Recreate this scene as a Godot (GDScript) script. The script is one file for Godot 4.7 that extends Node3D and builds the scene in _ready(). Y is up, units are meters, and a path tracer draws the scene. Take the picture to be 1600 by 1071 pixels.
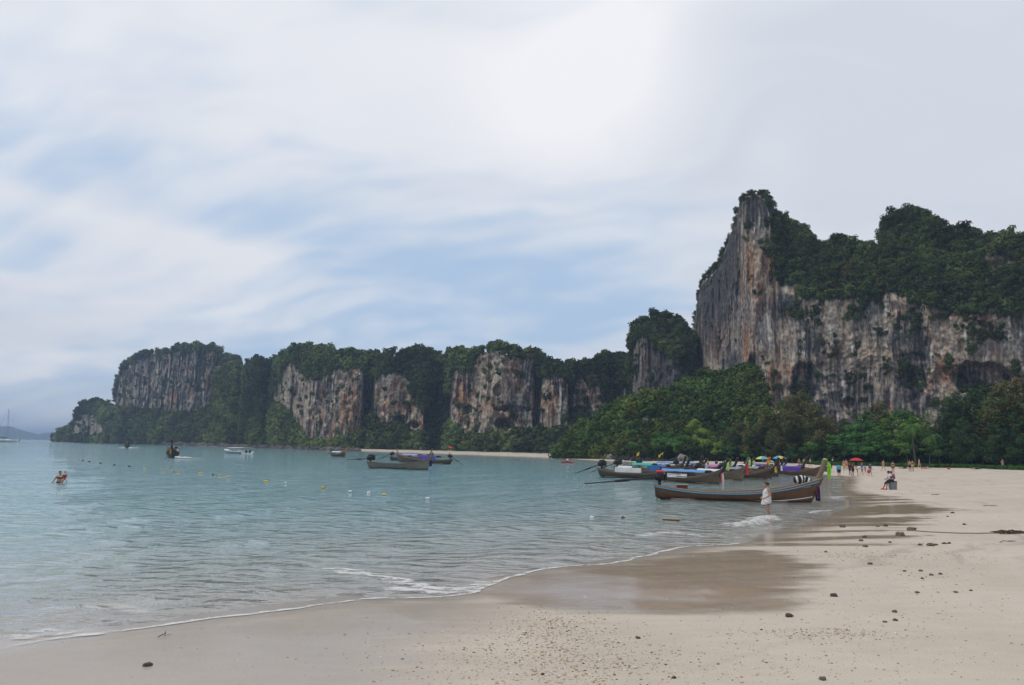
extends Node3D
# A bay with limestone cliffs, wooden longtail boats and a wide sandy beach under a thin overcast.

const H := 2.8            # eye height above the sea
const FPX := 1250.0       # focal length in pixels of the 1600 x 1071 photograph
const ROLL := 0.02
const PITCH := 0.1317
var cam_basis: Basis
var rng := RandomNumberGenerator.new()
var noise_a := FastNoiseLite.new()   # single octave
var noise_f := FastNoiseLite.new()   # fractal
var noise_r := FastNoiseLite.new()   # ridged
var used_names := {}
var mats := {}

func _ready():
	rng.seed = 20240
	setup_noise()
	setup_camera_and_light()
	make_materials()
	make_coast()
	build_ground()
	build_sea()
	build_wet_sand_and_foam()
	build_cliffs()
	build_forest()
	build_boats()
	build_people()
	build_small_things()

func setup_noise():
	noise_a.noise_type = FastNoiseLite.TYPE_SIMPLEX_SMOOTH
	noise_a.frequency = 1.0; noise_a.fractal_type = FastNoiseLite.FRACTAL_NONE; noise_a.seed = 11
	noise_f.noise_type = FastNoiseLite.TYPE_SIMPLEX_SMOOTH
	noise_f.frequency = 1.0; noise_f.fractal_type = FastNoiseLite.FRACTAL_FBM; noise_f.fractal_octaves = 4; noise_f.seed = 23
	noise_r.noise_type = FastNoiseLite.TYPE_SIMPLEX_SMOOTH
	noise_r.frequency = 1.0; noise_r.fractal_type = FastNoiseLite.FRACTAL_RIDGED; noise_r.fractal_octaves = 3; noise_r.seed = 37

func setup_camera_and_light():
	cam_basis = Basis(Vector3.RIGHT, PITCH) * Basis(Vector3.BACK, ROLL)
	var cam := Camera3D.new(); cam.name = "camera"; add_child(cam)
	cam.fov = rad_to_deg(2.0 * atan(535.5 / FPX)); cam.near = 0.1; cam.far = 20000.0
	cam.transform = Transform3D(cam_basis, Vector3(0, H, 0)); cam.current = true
	var env := Environment.new()
	env.background_mode = Environment.BG_SKY
	env.tonemap_mode = Environment.TONE_MAPPER_LINEAR
	env.tonemap_exposure = 1.0
	env.sdfgi_enabled = true; env.ssao_enabled = true; env.ssil_enabled = true
	env.fog_enabled = true; env.fog_density = 0.00027; env.fog_light_color = Color(0.74, 0.85, 1.0)
	var sky := Sky.new()
	var pano := PanoramaSkyMaterial.new()
	pano.panorama = sky_texture()
	sky.sky_material = pano
	env.sky = sky
	var we := WorldEnvironment.new(); we.name = "world_environment"; we.environment = env; add_child(we)
	var sun := DirectionalLight3D.new(); sun.name = "sun"; add_child(sun)
	sun.light_energy = 0.38; sun.light_angular_distance = 14.0; sun.light_color = Color(1.0, 0.965, 0.91)
	sun.shadow_enabled = true
	sun.look_at_from_position(Vector3(-50, 90, 14), Vector3.ZERO, Vector3.UP)

# thin cloud over pale blue, as a function of the direction; the same weather all the way round
func sky_color(dir: Vector3) -> Color:
	var y := maxf(dir.y, 0.0)
	var k := 1.0 / (y + 0.16)
	var p := Vector2(dir.x * k, dir.z * k)
	# streaks run across the view and drift down to the right
	var q := Vector2(p.x * 0.92 + p.y * 0.38, -p.x * 0.38 + p.y * 0.92)
	var w := noise_f.get_noise_2d(p.x * 0.5 + 3.0, p.y * 0.5) * 0.9
	var big := noise_f.get_noise_2d(q.x * 0.22 + 7.3 + w * 0.3, q.y * 0.5 + w * 0.4)
	var fine := noise_f.get_noise_2d(q.x * 0.7 + 2.0 + w, q.y * 2.1 - 4.0 + w)
	var wisp := noise_f.get_noise_2d(q.x * 2.2 + w * 1.5, q.y * 5.5 + w * 1.5)
	var cover := 0.70 + big * 0.55 + fine * 0.34 + wisp * 0.28
	# openings and banks of this afternoon's cloud, placed by bearing and height
	var az := atan2(dir.x, -dir.z)
	var el := asin(clampf(dir.y, -1.0, 1.0))
	var t := az - 0.0
	var gap := exp(-pow((el - (0.235 - 0.20 * (t + 0.20))) / 0.055, 2.0)) * exp(-pow((t + 0.16) / 0.30, 2.0))
	cover -= 0.42 * gap
	cover -= 0.35 * exp(-pow((el - 0.10) / 0.05, 2.0)) * exp(-pow((t + 0.10) / 0.35, 2.0))
	cover -= 0.18 * exp(-pow((el - 0.26) / 0.04, 2.0)) * exp(-pow((t + 0.55) / 0.16, 2.0))
	cover += 0.45 * exp(-pow((el - (0.245 - 0.16 * (t + 0.5))) / 0.018, 2.0)) * exp(-pow((t + 0.47) / 0.19, 2.0))
	cover += 0.30 * smoothstep(0.30, 0.42, el)
	cover += 0.30 * smoothstep(0.10, 0.32, t)
	cover = clampf(cover, 0.0, 1.0)
	cover = cover * cover * (3.0 - 2.0 * cover)
	var hi := clampf(el / 0.9, 0.0, 1.0)
	var blue := Vector3(0.455, 0.610, 0.810).lerp(Vector3(0.34, 0.50, 0.75), hi)
	blue = blue.lerp(Vector3(0.50, 0.62, 0.77), exp(-el / 0.06))
	var bright := 0.42 + 0.5 * noise_f.get_noise_2d(q.x * 0.42 - 5.0, q.y * 0.75 + 9.0 + w)
	bright += 0.75 * exp(-pow((el - 0.455) / 0.10, 2.0)) * exp(-pow((t - 0.12) / 0.14, 2.0))
	bright -= 0.30 * smoothstep(0.10, 0.3, t)
	var white := Vector3(0.668, 0.710, 0.790).lerp(Vector3(0.91, 0.92, 0.955), clampf(bright, 0.0, 1.0))
	var c := blue.lerp(white, cover)
	return Color(c.x, c.y, c.z)

func sky_texture() -> ImageTexture:
	var w := 1536
	var h := 768
	var im := Image.create(w, h, false, Image.FORMAT_RGBF)
	im.fill(Color(0.36, 0.42, 0.45))
	for y in range(0, h / 2 + 2):
		var el := PI * (0.5 - (y + 0.5) / h)
		var step := 1 if el < 0.75 else (2 if el < 1.1 else 4)
		for x in range(0, w, step):
			var az := wrapf((x + 0.5 * step) / w * TAU, -PI, PI)
			var c := sky_color(Vector3(sin(az) * cos(el), sin(el), -cos(az) * cos(el)))
			if step == 1:
				im.set_pixel(x, y, c)
			else:
				im.fill_rect(Rect2i(x, y, step, 1), c)
	return ImageTexture.create_from_image(im)

# ---------------------------------------------------------------- where things stand
func ray(px: float, py: float) -> Vector3:
	return (cam_basis * Vector3((px - 800.0) / FPX, -(py - 535.5) / FPX, -1.0)).normalized()

func bearing(px: float) -> Vector3:
	var r := ray(px, 686.0 + ROLL * (px - 45.0))
	return Vector3(r.x, 0, r.z).normalized()

func slope_at(px: float, py: float) -> float:
	var r := ray(px, py)
	return r.y / Vector2(r.x, r.z).length()

func on_level(px: float, py: float, y := 0.0) -> Vector3:
	var r := ray(px, py)
	return Vector3(0, H, 0) + r * ((y - H) / r.y)

func away(px: float, d: float, y := 0.0) -> Vector3:
	var b := bearing(px)
	return Vector3(b.x * d, y, b.z * d)

func bearing_px(x: float, z: float) -> float:   # about which photograph column looks that way
	return 800.0 + FPX * x / maxf(-z, 0.001) / cos(PITCH)

func project(p: Vector3) -> Vector2:     # where a point shows in the photograph
	var q := cam_basis.inverse() * (p - Vector3(0, H, 0))
	return Vector2(800.0 - FPX * q.x / q.z, 535.5 + FPX * q.y / q.z)

func on_ground(px: float, py: float) -> Vector3:
	var y := 0.0
	var p := on_level(px, py, y)
	for k in 7:
		y = lerpf(y, minf(ground_height(p.x, p.z), 2.4), 0.8)
		p = on_level(px, py, y)
	return Vector3(p.x, ground_height(p.x, p.z), p.z)

# ---------------------------------------------------------------- scene helpers
func lin(r: float, g: float, b: float) -> Color:
	return Color(r, g, b).linear_to_srgb()

func numbered(called: String) -> String:
	if not used_names.has(called):
		used_names[called] = 0
		return called
	used_names[called] += 1
	return "%s_%03d" % [called, used_names[called]]

func tag(o: Node, label: String, category: String, group := "", kind := ""):
	if label: o.set_meta("label", label)
	if category: o.set_meta("category", category)
	if group: o.set_meta("group", group)
	if kind: o.set_meta("kind", kind)

func thing(called: String, label: String, category: String, at := Vector3.ZERO, turn := 0.0, group := "") -> Node3D:
	var o := Node3D.new()
	o.name = numbered(called); add_child(o)
	o.position = at; o.rotation.y = turn
	tag(o, label, category, group)
	return o

func part(called: String, mesh: Mesh, mat: Material, parent: Node, at := Transform3D()) -> MeshInstance3D:
	var o := MeshInstance3D.new()
	o.name = called; o.mesh = mesh
	if mat: o.material_override = mat
	o.transform = at
	parent.add_child(o, true)
	return o

func single(called: String, mesh: Mesh, mat: Material, label: String, category: String, at := Transform3D(), group := "", kind := "") -> MeshInstance3D:
	var o := MeshInstance3D.new()
	o.name = numbered(called); o.mesh = mesh
	if mat: o.material_override = mat
	o.transform = at
	add_child(o)
	tag(o, label, category, group, kind)
	return o

func structure(called: String, mesh: Mesh, mat: Material, label := "") -> MeshInstance3D:
	return single(called, mesh, mat, label, "", Transform3D(), "", "structure")

# triangles (clockwise seen from the front) with smooth normals made here
func mesh_of(v: PackedVector3Array, idx: PackedInt32Array, col := PackedColorArray(), uv := PackedVector2Array(), given_normals := PackedVector3Array()) -> ArrayMesh:
	var n := given_normals
	if n.is_empty():
		n.resize(v.size())
		for k in range(0, idx.size(), 3):
			var a := idx[k]
			var b := idx[k + 1]
			var c := idx[k + 2]
			var f := (v[c] - v[a]).cross(v[b] - v[a])
			n[a] += f; n[b] += f; n[c] += f
		for k in n.size():
			n[k] = n[k].normalized() if n[k].length_squared() > 1e-20 else Vector3.UP
	var arr := []
	arr.resize(Mesh.ARRAY_MAX)
	arr[Mesh.ARRAY_VERTEX] = v; arr[Mesh.ARRAY_NORMAL] = n; arr[Mesh.ARRAY_INDEX] = idx
	if col.size(): arr[Mesh.ARRAY_COLOR] = col
	if uv.size(): arr[Mesh.ARRAY_TEX_UV] = uv
	var m := ArrayMesh.new()
	m.add_surface_from_arrays(Mesh.PRIMITIVE_TRIANGLES, arr)
	return m

# rows x columns grid; front side: looking so that columns run right and rows run down/away -> see flip
func grid_index(rows: int, cols: int, flip := false, closed := false) -> PackedInt32Array:
	var idx := PackedInt32Array()
	var cc := cols if closed else cols - 1
	idx.resize((rows - 1) * cc * 6)
	var k := 0
	for r in rows - 1:
		for c in cc:
			var a := r * cols + c
			var b := r * cols + (c + 1) % cols
			var d := a + cols
			var e := b + cols
			if flip:
				idx[k] = a; idx[k + 1] = d; idx[k + 2] = b; idx[k + 3] = b; idx[k + 4] = d; idx[k + 5] = e
			else:
				idx[k] = a; idx[k + 1] = b; idx[k + 2] = d; idx[k + 3] = b; idx[k + 4] = e; idx[k + 5] = d
			k += 6
	return idx
# ---------------------------------------------------------------- materials
func noise_texture(size: int, freq: float, octaves: int, sd: int, as_normal := false, bump := 4.0, ramp: Gradient = null, kind := FastNoiseLite.TYPE_SIMPLEX_SMOOTH) -> NoiseTexture2D:
	var n := FastNoiseLite.new()
	n.noise_type = kind; n.frequency = freq; n.fractal_octaves = octaves; n.seed = sd
	n.fractal_type = FastNoiseLite.FRACTAL_FBM if octaves > 1 else FastNoiseLite.FRACTAL_NONE
	var t := NoiseTexture2D.new()
	t.width = size; t.height = size; t.seamless = true; t.noise = n
	t.as_normal_map = as_normal; t.bump_strength = bump
	if ramp: t.color_ramp = ramp
	return t

func ramp_of(stops: Array) -> Gradient:
	var g := Gradient.new()
	var o := PackedFloat32Array()
	var c := PackedColorArray()
	for s in stops:
		o.append(s[0]); c.append(s[1])
	g.offsets = o; g.colors = c
	return g

func plain(called: String, r: float, g: float, b: float, rough := 0.8, metal := 0.0) -> StandardMaterial3D:
	var m := StandardMaterial3D.new()
	m.resource_name = called
	m.albedo_color = lin(r, g, b); m.roughness = rough; m.metallic = metal
	mats[called] = m
	return m

func tinted(called: String, rough := 0.9) -> StandardMaterial3D:   # colour comes from the vertices
	var m := plain(called, 1, 1, 1, rough)
	m.vertex_color_use_as_albedo = true
	return m

func tri(m: StandardMaterial3D, scale: float, world := false):
	m.uv1_triplanar = true; m.uv1_world_triplanar = world; m.uv1_scale = Vector3.ONE * scale

func make_materials():
	var m: StandardMaterial3D
	# sand: grains and patches over the vertex colour
	m = tinted("sand", 0.92)
	m.albedo_texture = noise_texture(1024, 0.09, 5, 5, false, 1.0, ramp_of([[0.0, Color(0.80, 0.79, 0.77)], [0.45, Color(0.95, 0.95, 0.95)], [0.7, Color(1, 1, 1)], [1.0, Color(1, 1, 1)]]))
	m.uv1_scale = Vector3(1.0 / 1.7, 1.0 / 1.7, 1)
	m.heightmap_enabled = false
	m.normal_enabled = true
	m.normal_texture = noise_texture(1024, 0.035, 6, 6, true, 5.0)
	m.normal_scale = 0.85
	m.metallic_specular = 0.25
	# wet sand: the same sand under a film of water
	m = tinted("wet_sand", 0.10)
	m.transparency = BaseMaterial3D.TRANSPARENCY_ALPHA
	m.albedo_texture = noise_texture(512, 0.11, 4, 15, false, 1.0, ramp_of([[0.0, Color(0.84, 0.83, 0.82)], [0.5, Color(1, 1, 1)], [1.0, Color(1, 1, 1)]]))
	m.uv1_scale = Vector3(1.0 / 0.9, 1.0 / 0.9, 1)
	m.normal_enabled = true
	m.normal_texture = noise_texture(1024, 0.02, 5, 16, true, 2.5)
	m.normal_scale = 0.22
	m.metallic_specular = 0.38
	# sea: turbid half, clear half, so that the bed shows through the shallows
	m = tinted("sea", 0.045)
	m.transparency = BaseMaterial3D.TRANSPARENCY_ALPHA
	m.albedo_color = Color(1, 1, 1, 0.55)
	m.normal_enabled = true
	m.normal_texture = noise_texture(2048, 0.0085, 5, 31, true, 22.0)
	m.normal_scale = 0.62
	m.uv1_scale = Vector3(1.0 / 25.0, 1.0 / 14.0, 1)
	# foam
	m = tinted("foam", 0.7)
	m.transparency = BaseMaterial3D.TRANSPARENCY_ALPHA
	m.albedo_texture = noise_texture(256, 0.05, 3, 41, false, 1.0, ramp_of([[0.0, Color(0.9, 0.9, 0.9)], [1.0, Color(1, 1, 1)]]))
	m.uv1_scale = Vector3(2, 2, 1)
	# rock
	m = tinted("limestone", 0.95)
	m.metallic_specular = 0.2
	m.albedo_texture = noise_texture(1024, 0.02, 6, 51, false, 1.0, ramp_of([[0.0, Color(0.45, 0.45, 0.46)], [0.4, Color(0.86, 0.86, 0.86)], [0.62, Color(1, 1, 1)], [1.0, Color(1, 1, 1)]]))
	m.normal_enabled = true
	m.normal_texture = noise_texture(1024, 0.02, 6, 52, true, 10.0)
	m.normal_scale = 0.9
	m.uv1_triplanar = true; m.uv1_world_triplanar = true; m.uv1_scale = Vector3(1.0 / 22.0, 1.0 / 44.0, 1.0 / 22.0)
	m = tinted("far_hill", 1.0)
	m = tinted("boulder", 0.9)
	m.albedo_texture = noise_texture(512, 0.03, 5, 53, false, 1.0, ramp_of([[0.0, Color(0.4, 0.4, 0.4)], [0.6, Color(0.95, 0.95, 0.95)], [1.0, Color(1, 1, 1)]]))
	tri(m, 0.6)
	m = tinted("gravel", 0.9)
	# leaves
	m = tinted("leaves", 0.75)
	m.metallic_specular = 0.10
	m.backlight_enabled = true; m.backlight = Color(0.62, 0.62, 0.62)
	m = tinted("bark", 0.95)
	m.albedo_texture = noise_texture(256, 0.05, 4, 61, false, 1.0, ramp_of([[0.0, Color(0.5, 0.5, 0.5)], [1.0, Color(1, 1, 1)]]))
	tri(m, 0.7)
	# boats
	m = tinted("hull_wood", 0.62)
	m.albedo_texture = noise_texture(512, 0.03, 5, 71, false, 1.0, ramp_of([[0.0, Color(0.5, 0.47, 0.45)], [0.5, Color(0.92, 0.91, 0.9)], [1.0, Color(1, 1, 1)]]))
	m.uv1_triplanar = true; m.uv1_scale = Vector3(0.35, 2.6, 1.2)
	m.normal_enabled = true; m.normal_texture = noise_texture(512, 0.03, 4, 72, true, 4.0); m.normal_scale = 0.5
	m = plain("weathered_wood", 0.21, 0.165, 0.125, 0.8)
	m.albedo_texture = mats["hull_wood"].albedo_texture
	m.uv1_triplanar = true; m.uv1_scale = Vector3(0.4, 2.0, 2.0)
	m = plain("pale_wood", 0.40, 0.335, 0.26, 0.8)
	m.albedo_texture = mats["hull_wood"].albedo_texture
	m.uv1_triplanar = true; m.uv1_scale = Vector3(0.4, 2.0, 2.0)
	m = plain("red_wood", 0.17, 0.045, 0.025, 0.65)
	m.albedo_texture = mats["hull_wood"].albedo_texture
	m.uv1_triplanar = true; m.uv1_scale = Vector3(1.4, 2.0, 2.0)
	m = plain("dark_post", 0.035, 0.028, 0.024, 0.6)
	m.albedo_texture = mats["hull_wood"].albedo_texture
	m.uv1_triplanar = true; m.uv1_scale = Vector3(1.4, 1.0, 1.4)
	plain("black_iron", 0.018, 0.018, 0.020, 0.5, 0.3)
	plain("grey_steel", 0.30, 0.31, 0.32, 0.4, 0.7)
	plain("worn_steel", 0.42, 0.41, 0.38, 0.5, 0.4)
	plain("engine_red", 0.55, 0.03, 0.02, 0.45)
	plain("sky_blue_paint", 0.15, 0.40, 0.64, 0.5)
	plain("white_paint", 0.72, 0.72, 0.70, 0.5)
	plain("gelcoat", 0.80, 0.81, 0.82, 0.25)
	plain("navy_paint", 0.02, 0.035, 0.10, 0.35)
	plain("tinted_glass", 0.015, 0.02, 0.025, 0.1)
	plain("rope", 0.20, 0.165, 0.11, 0.95)
	for c in [["cloth_teal", 0.03, 0.42, 0.38], ["cloth_blue", 0.045, 0.15, 0.42], ["cloth_sky", 0.13, 0.30, 0.60], ["cloth_purple", 0.10, 0.05, 0.34], ["cloth_lilac", 0.36, 0.32, 0.58], ["cloth_pink", 0.50, 0.13, 0.26],
			["cloth_white", 0.72, 0.71, 0.70], ["cloth_grey", 0.26, 0.27, 0.28], ["cloth_lime", 0.33, 0.78, 0.05], ["cloth_pale_lime", 0.46, 0.68, 0.20], ["cloth_navy", 0.012, 0.016, 0.085], ["cloth_red", 0.58, 0.03, 0.025],
			["cloth_yellow", 0.75, 0.52, 0.04], ["cloth_orange", 0.70, 0.20, 0.03], ["cloth_black", 0.012, 0.012, 0.014], ["cloth_maroon", 0.17, 0.02, 0.03], ["cloth_turquoise", 0.06, 0.42, 0.62],
			["cloth_plum", 0.30, 0.06, 0.15], ["cloth_tan", 0.42, 0.32, 0.22], ["cloth_jean", 0.05, 0.08, 0.16], ["cloth_offwhite", 0.66, 0.68, 0.74]]:
		m = plain(c[0], c[1], c[2], c[3], 0.9)
		m.rim_enabled = true; m.rim = 0.2
		m.albedo_texture = noise_texture(256, 0.03, 3, 81, false, 1.0, ramp_of([[0.0, Color(0.72, 0.72, 0.72)], [0.6, Color(1, 1, 1)], [1.0, Color(1, 1, 1)]])) if not mats.has("_cloth") else mats["_cloth"]
		mats["_cloth"] = m.albedo_texture
		tri(m, 0.9)
	m = tinted("skin", 0.55)
	m.subsurf_scatter_enabled = true; m.subsurf_scatter_strength = 0.06
	m = plain("hair_dark", 0.012, 0.009, 0.008, 0.55)
	m = plain("hair_blond", 0.30, 0.20, 0.09, 0.6)
	m = plain("hair_brown", 0.06, 0.035, 0.02, 0.6)
	plain("buoy_white", 0.74, 0.74, 0.71, 0.5)
	plain("buoy_yellow", 0.62, 0.42, 0.06, 0.5)
	plain("buoy_dark", 0.03, 0.035, 0.035, 0.6)
	m = plain("bin_grey", 0.19, 0.215, 0.225, 0.6)
	m.albedo_texture = mats["_cloth"]; tri(m, 1.2)
	m = plain("driftwood", 0.11, 0.085, 0.06, 0.95)
	m.albedo_texture = mats["hull_wood"].albedo_texture
	tri(m, 3.0)
# ---------------------------------------------------------------- coast, ground, sea
var coast := PackedVector2Array()        # outline of the land
var shore_line := PackedVector2Array()   # the part that matters near the beach

func make_coast():
	var near := [[-900, 1180], [-300, 1071], [0, 1013], [100, 997], [200, 985], [300, 971], [400, 959], [480, 949], [560, 938], [620, 936], [690, 934], [735, 926], [775, 908], [850, 890], [950, 882], [1010, 869], [1060, 856], [1130, 852], [1180, 845], [1206, 836], [1290, 817], [1325, 801], [1335, 790], [1322, 776], [1316, 763], [1327, 752], [1318, 746], [1288, 741], [1240, 737], [1180, 733], [1100, 729], [1000, 724.5]]
	coast.append(Vector2(-60, 12)); 
	for p in near:
		var q := on_level(p[0], p[1])
		coast.append(Vector2(q.x, q.z))
	for p in [[985, 216], [960, 212], [930, 222], [900, 238], [880, 255], [868, 268], [800, 292], [700, 335], [600, 385], [520, 425], [480, 450], [430, 495], [380, 560], [300, 690], [230, 850], [160, 980], [112, 1040], [86, 1180]]:
		var q := away(p[0], p[1])
		coast.append(Vector2(q.x, q.z))
	shore_line = coast.duplicate()
	for p in [[120, 1600], [700, 1800], [1300, 1800], [2000, 1500]]:
		var q := away(p[0], p[1])
		coast.append(Vector2(q.x, q.z))
	coast.append(Vector2(1500, 300)); coast.append(Vector2(900, 700)); coast.append(Vector2(-60, 700))

# a single test can go wrong where its ray passes through a corner
func within(p: Vector2, poly: PackedVector2Array) -> bool:
	var a := Geometry2D.is_point_in_polygon(p + Vector2(0.0013, 0.0007), poly)
	var b := Geometry2D.is_point_in_polygon(p + Vector2(-0.0031, 0.0053), poly)
	return a if a == b else Geometry2D.is_point_in_polygon(p + Vector2(0.0071, -0.0043), poly)

func shore_distance(x: float, z: float) -> float:    # positive on land
	var p := Vector2(x, z)
	var best := 1e12
	for k in shore_line.size() - 1:
		var a := shore_line[k]
		var ab := shore_line[k + 1] - a
		var t := clampf((p - a).dot(ab) / ab.length_squared(), 0.0, 1.0)
		best = minf(best, p.distance_squared_to(a + ab * t))
	best = sqrt(best)
	return best if within(p, coast) else -best

func height_for(s: float, x: float, z: float) -> float:
	var h: float
	var r := sqrt(x * x + z * z)
	if s > 0.0:
		h = 0.012 + 1.42 * (1.0 - exp(-s / 30.0))
		h += clampf(s / 6.0, 0.0, 1.0) * (0.05 * noise_f.get_noise_2d(x * 0.07, z * 0.07) + 0.014 * noise_f.get_noise_2d(x * 0.5, z * 0.5) - 0.020 * clampf(noise_a.get_noise_2d(x * 2.3, z * 2.3) - 0.35 + 0.5 * noise_a.get_noise_2d(x * 0.13 + 9.0, z * 0.13), 0.0, 1.0) * clampf(s / 6.0 - 0.6, 0.0, 1.0))
	else:
		h = 0.012 + 0.050 * s
		if h < -1.2: h = -1.2 + (h + 1.2) * 0.35
		h = maxf(h, -6.0)
	if r > 260.0: h = minf(h, 2.0)
	return h

func ground_height(x: float, z: float) -> float:
	return height_for(shore_distance(x, z), x, z)

func tree_line(px: float) -> float:
	var t := [[880, 262], [985, 226], [1050, 214], [1100, 206], [1200, 190], [1320, 176], [1450, 167], [1600, 160], [2200, 150]]
	return interp(t, px)

func interp(t: Array, x: float, col := 1) -> float:
	if x <= t[0][0]: return t[0][col]
	for k in range(1, t.size()):
		if x <= t[k][0]:
			return lerpf(t[k - 1][col], t[k][col], (x - t[k - 1][0]) / (t[k][0] - t[k - 1][0]))
	return t[-1][col]

func sector_angles(dense: int, half: float, rest: int) -> PackedFloat32Array:
	var out := PackedFloat32Array()
	for k in dense: out.append(lerpf(-half, half, float(k) / (dense - 1)))
	for k in range(1, rest): out.append(lerpf(half, TAU - half, float(k) / rest))
	return out

func build_ground():
	var ang := sector_angles(430, 0.66, 40)
	var rad := PackedFloat32Array([0.5, 3.0, 5.5, 7.0])
	var r := 8.0
	while r < 2600.0:
		rad.append(r)
		r *= 1.0085 if r < 34.0 else 1.0125 if r < 60.0 else (1.022 if r < 260.0 else 1.06)
	var cols := ang.size()
	var v := PackedVector3Array()
	var c := PackedColorArray()
	var uv := PackedVector2Array()
	for q in rad:
		for a in ang:
			var x := sin(a) * q
			var z := -cos(a) * q
			var s := shore_distance(x, z)
			var y := height_for(s, x, z)
			var sand := Vector3(0.560, 0.493, 0.415)
			var n1 := noise_f.get_noise_2d(x * 0.16, z * 0.16)
			var n2 := noise_f.get_noise_2d(x * 0.9 + 40.0, z * 2.4)
			sand *= 1.0 + 0.10 * n1 + 0.07 * n2
			sand = sand.lerp(Vector3(0.62, 0.56, 0.49), clampf(n1 * 0.8 + 0.2, 0, 1) * 0.35)
			var line := noise_f.get_noise_2d(s * 0.55 + 0.8 * n1, (x - z) * 0.035)
			sand *= 1.0 - 0.16 * smoothstep(0.30, 0.5, line) * smoothstep(1.0, 4.0, s)
			if s < 0.0:
				var deep := clampf(-y / 1.5, 0.0, 1.0)
				sand = (sand * 0.80).lerp(Vector3(0.10, 0.27, 0.29), pow(deep, 0.7))
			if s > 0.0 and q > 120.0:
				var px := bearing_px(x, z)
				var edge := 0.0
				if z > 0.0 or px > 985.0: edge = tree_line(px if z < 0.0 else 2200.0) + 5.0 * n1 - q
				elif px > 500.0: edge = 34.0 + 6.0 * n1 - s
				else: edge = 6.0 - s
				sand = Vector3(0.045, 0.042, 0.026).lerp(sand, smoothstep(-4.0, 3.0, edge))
			v.append(Vector3(x, y, z)); c.append(Color(sand.x, sand.y, sand.z)); uv.append(Vector2(x, z))
	structure("ground", mesh_of(v, grid_index(rad.size(), cols, true, true), c, uv), mats["sand"], "pale sand beach running from the foreground to the trees and down under the sea")

var swell := []
func sea_height(x: float, z: float, r: float, s: float) -> float:
	var y := 0.0
	for w in swell:
		var k: float = w[2]
		var cut: float = w[4]
		if r > cut: continue
		var ph: float = x * w[0] + z * w[1]
		y += w[3] * sin(ph * k + w[5] + 1.7 * noise_a.get_noise_2d(x * 0.06 + w[5], z * 0.06)) * clampf((cut - r) / (cut * 0.4), 0.0, 1.0)
	var calm := clampf(0.35 - s * 0.05, 0.12, 1.0)
	y *= calm
	return y

func build_sea():
	var g := RandomNumberGenerator.new(); g.seed = 77
	for k in 9:
		var wl := 0.75 * pow(1.27, k)
		var dirn := 0.55 + g.randf_range(-0.75, 0.75)
		swell.append([sin(dirn), cos(dirn), TAU / wl, 0.012 * wl / (1.0 + wl * 0.34) * g.randf_range(0.7, 1.2), wl * 40.0, g.randf_range(0, 6.28)])
	var ang := PackedFloat32Array()
	for k in 560: ang.append(lerpf(-0.66, 0.46, k / 559.0))
	for k in range(1, 20): ang.append(lerpf(0.46, TAU - 0.66, k / 20.0))
	var rad := PackedFloat32Array([5.0])
	var r := 8.5
	while r < 12000.0:
		rad.append(r)
		r *= 1.0080 if r < 70.0 else (1.012 if r < 170.0 else (1.035 if r < 600.0 else 1.12))
	var v := PackedVector3Array()
	var c := PackedColorArray()
	var uv := PackedVector2Array()
	var srow := PackedFloat32Array()
	srow.resize(ang.size())
	for i in rad.size():
		var q := rad[i]
		for j in ang.size():
			var a := ang[j]
			var x := sin(a) * q
			var z := -cos(a) * q
			if i % 2 == 0 or j % 2 == 0 or q > 100.0: srow[j] = shore_distance(x, z) if (j % 2 == 0 or j > 550) else srow[j - 1]
			var s := srow[j]
			var y := -0.3
			if s < 6.0: y = sea_height(x, z, q, minf(s, 0.0)) + 0.004
			if s > 1.5: y -= (s - 1.5) * 0.12
			if s > -14.0 and s < 2.0:      # the last small rollers before the sand
				var ph := -s * 0.62 + 1.3 * noise_a.get_noise_2d(x * 0.09, z * 0.09) + 0.35 * x * 0.12
				y += 0.055 * pow(0.5 + 0.5 * sin(ph * 1.55), 5.0) * smoothstep(0.3, -2.0, s) * smoothstep(-14.0, -6.0, s) * (0.5 + 0.5 * noise_a.get_noise_2d(x * 0.12 + 9.0, z * 0.12))
			var depth := clampf(-s * 0.05, 0.0, 6.0)
			var t := 1.0 - exp(-depth * 1.35)
			var w := Vector3(0.44, 0.41, 0.35).lerp(Vector3(0.032, 0.305, 0.345), t)
			v.append(Vector3(x, maxf(y, -0.6), z)); c.append(Color(w.x, w.y, w.z)); uv.append(Vector2(x, z))
	structure("sea", mesh_of(v, grid_index(rad.size(), ang.size(), true, true), c, uv), mats["sea"], "calm blue green sea with small ripples filling the bay")

# distance inside (positive) or outside of a polygon
func inside_by(p: Vector2, poly: PackedVector2Array) -> float:
	var best := 1e12
	for k in poly.size():
		var a := poly[k]
		var ab := poly[(k + 1) % poly.size()] - a
		var t := clampf((p - a).dot(ab) / ab.length_squared(), 0.0, 1.0)
		best = minf(best, p.distance_squared_to(a + ab * t))
	best = sqrt(best)
	return best if within(p, poly) else -best

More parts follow.
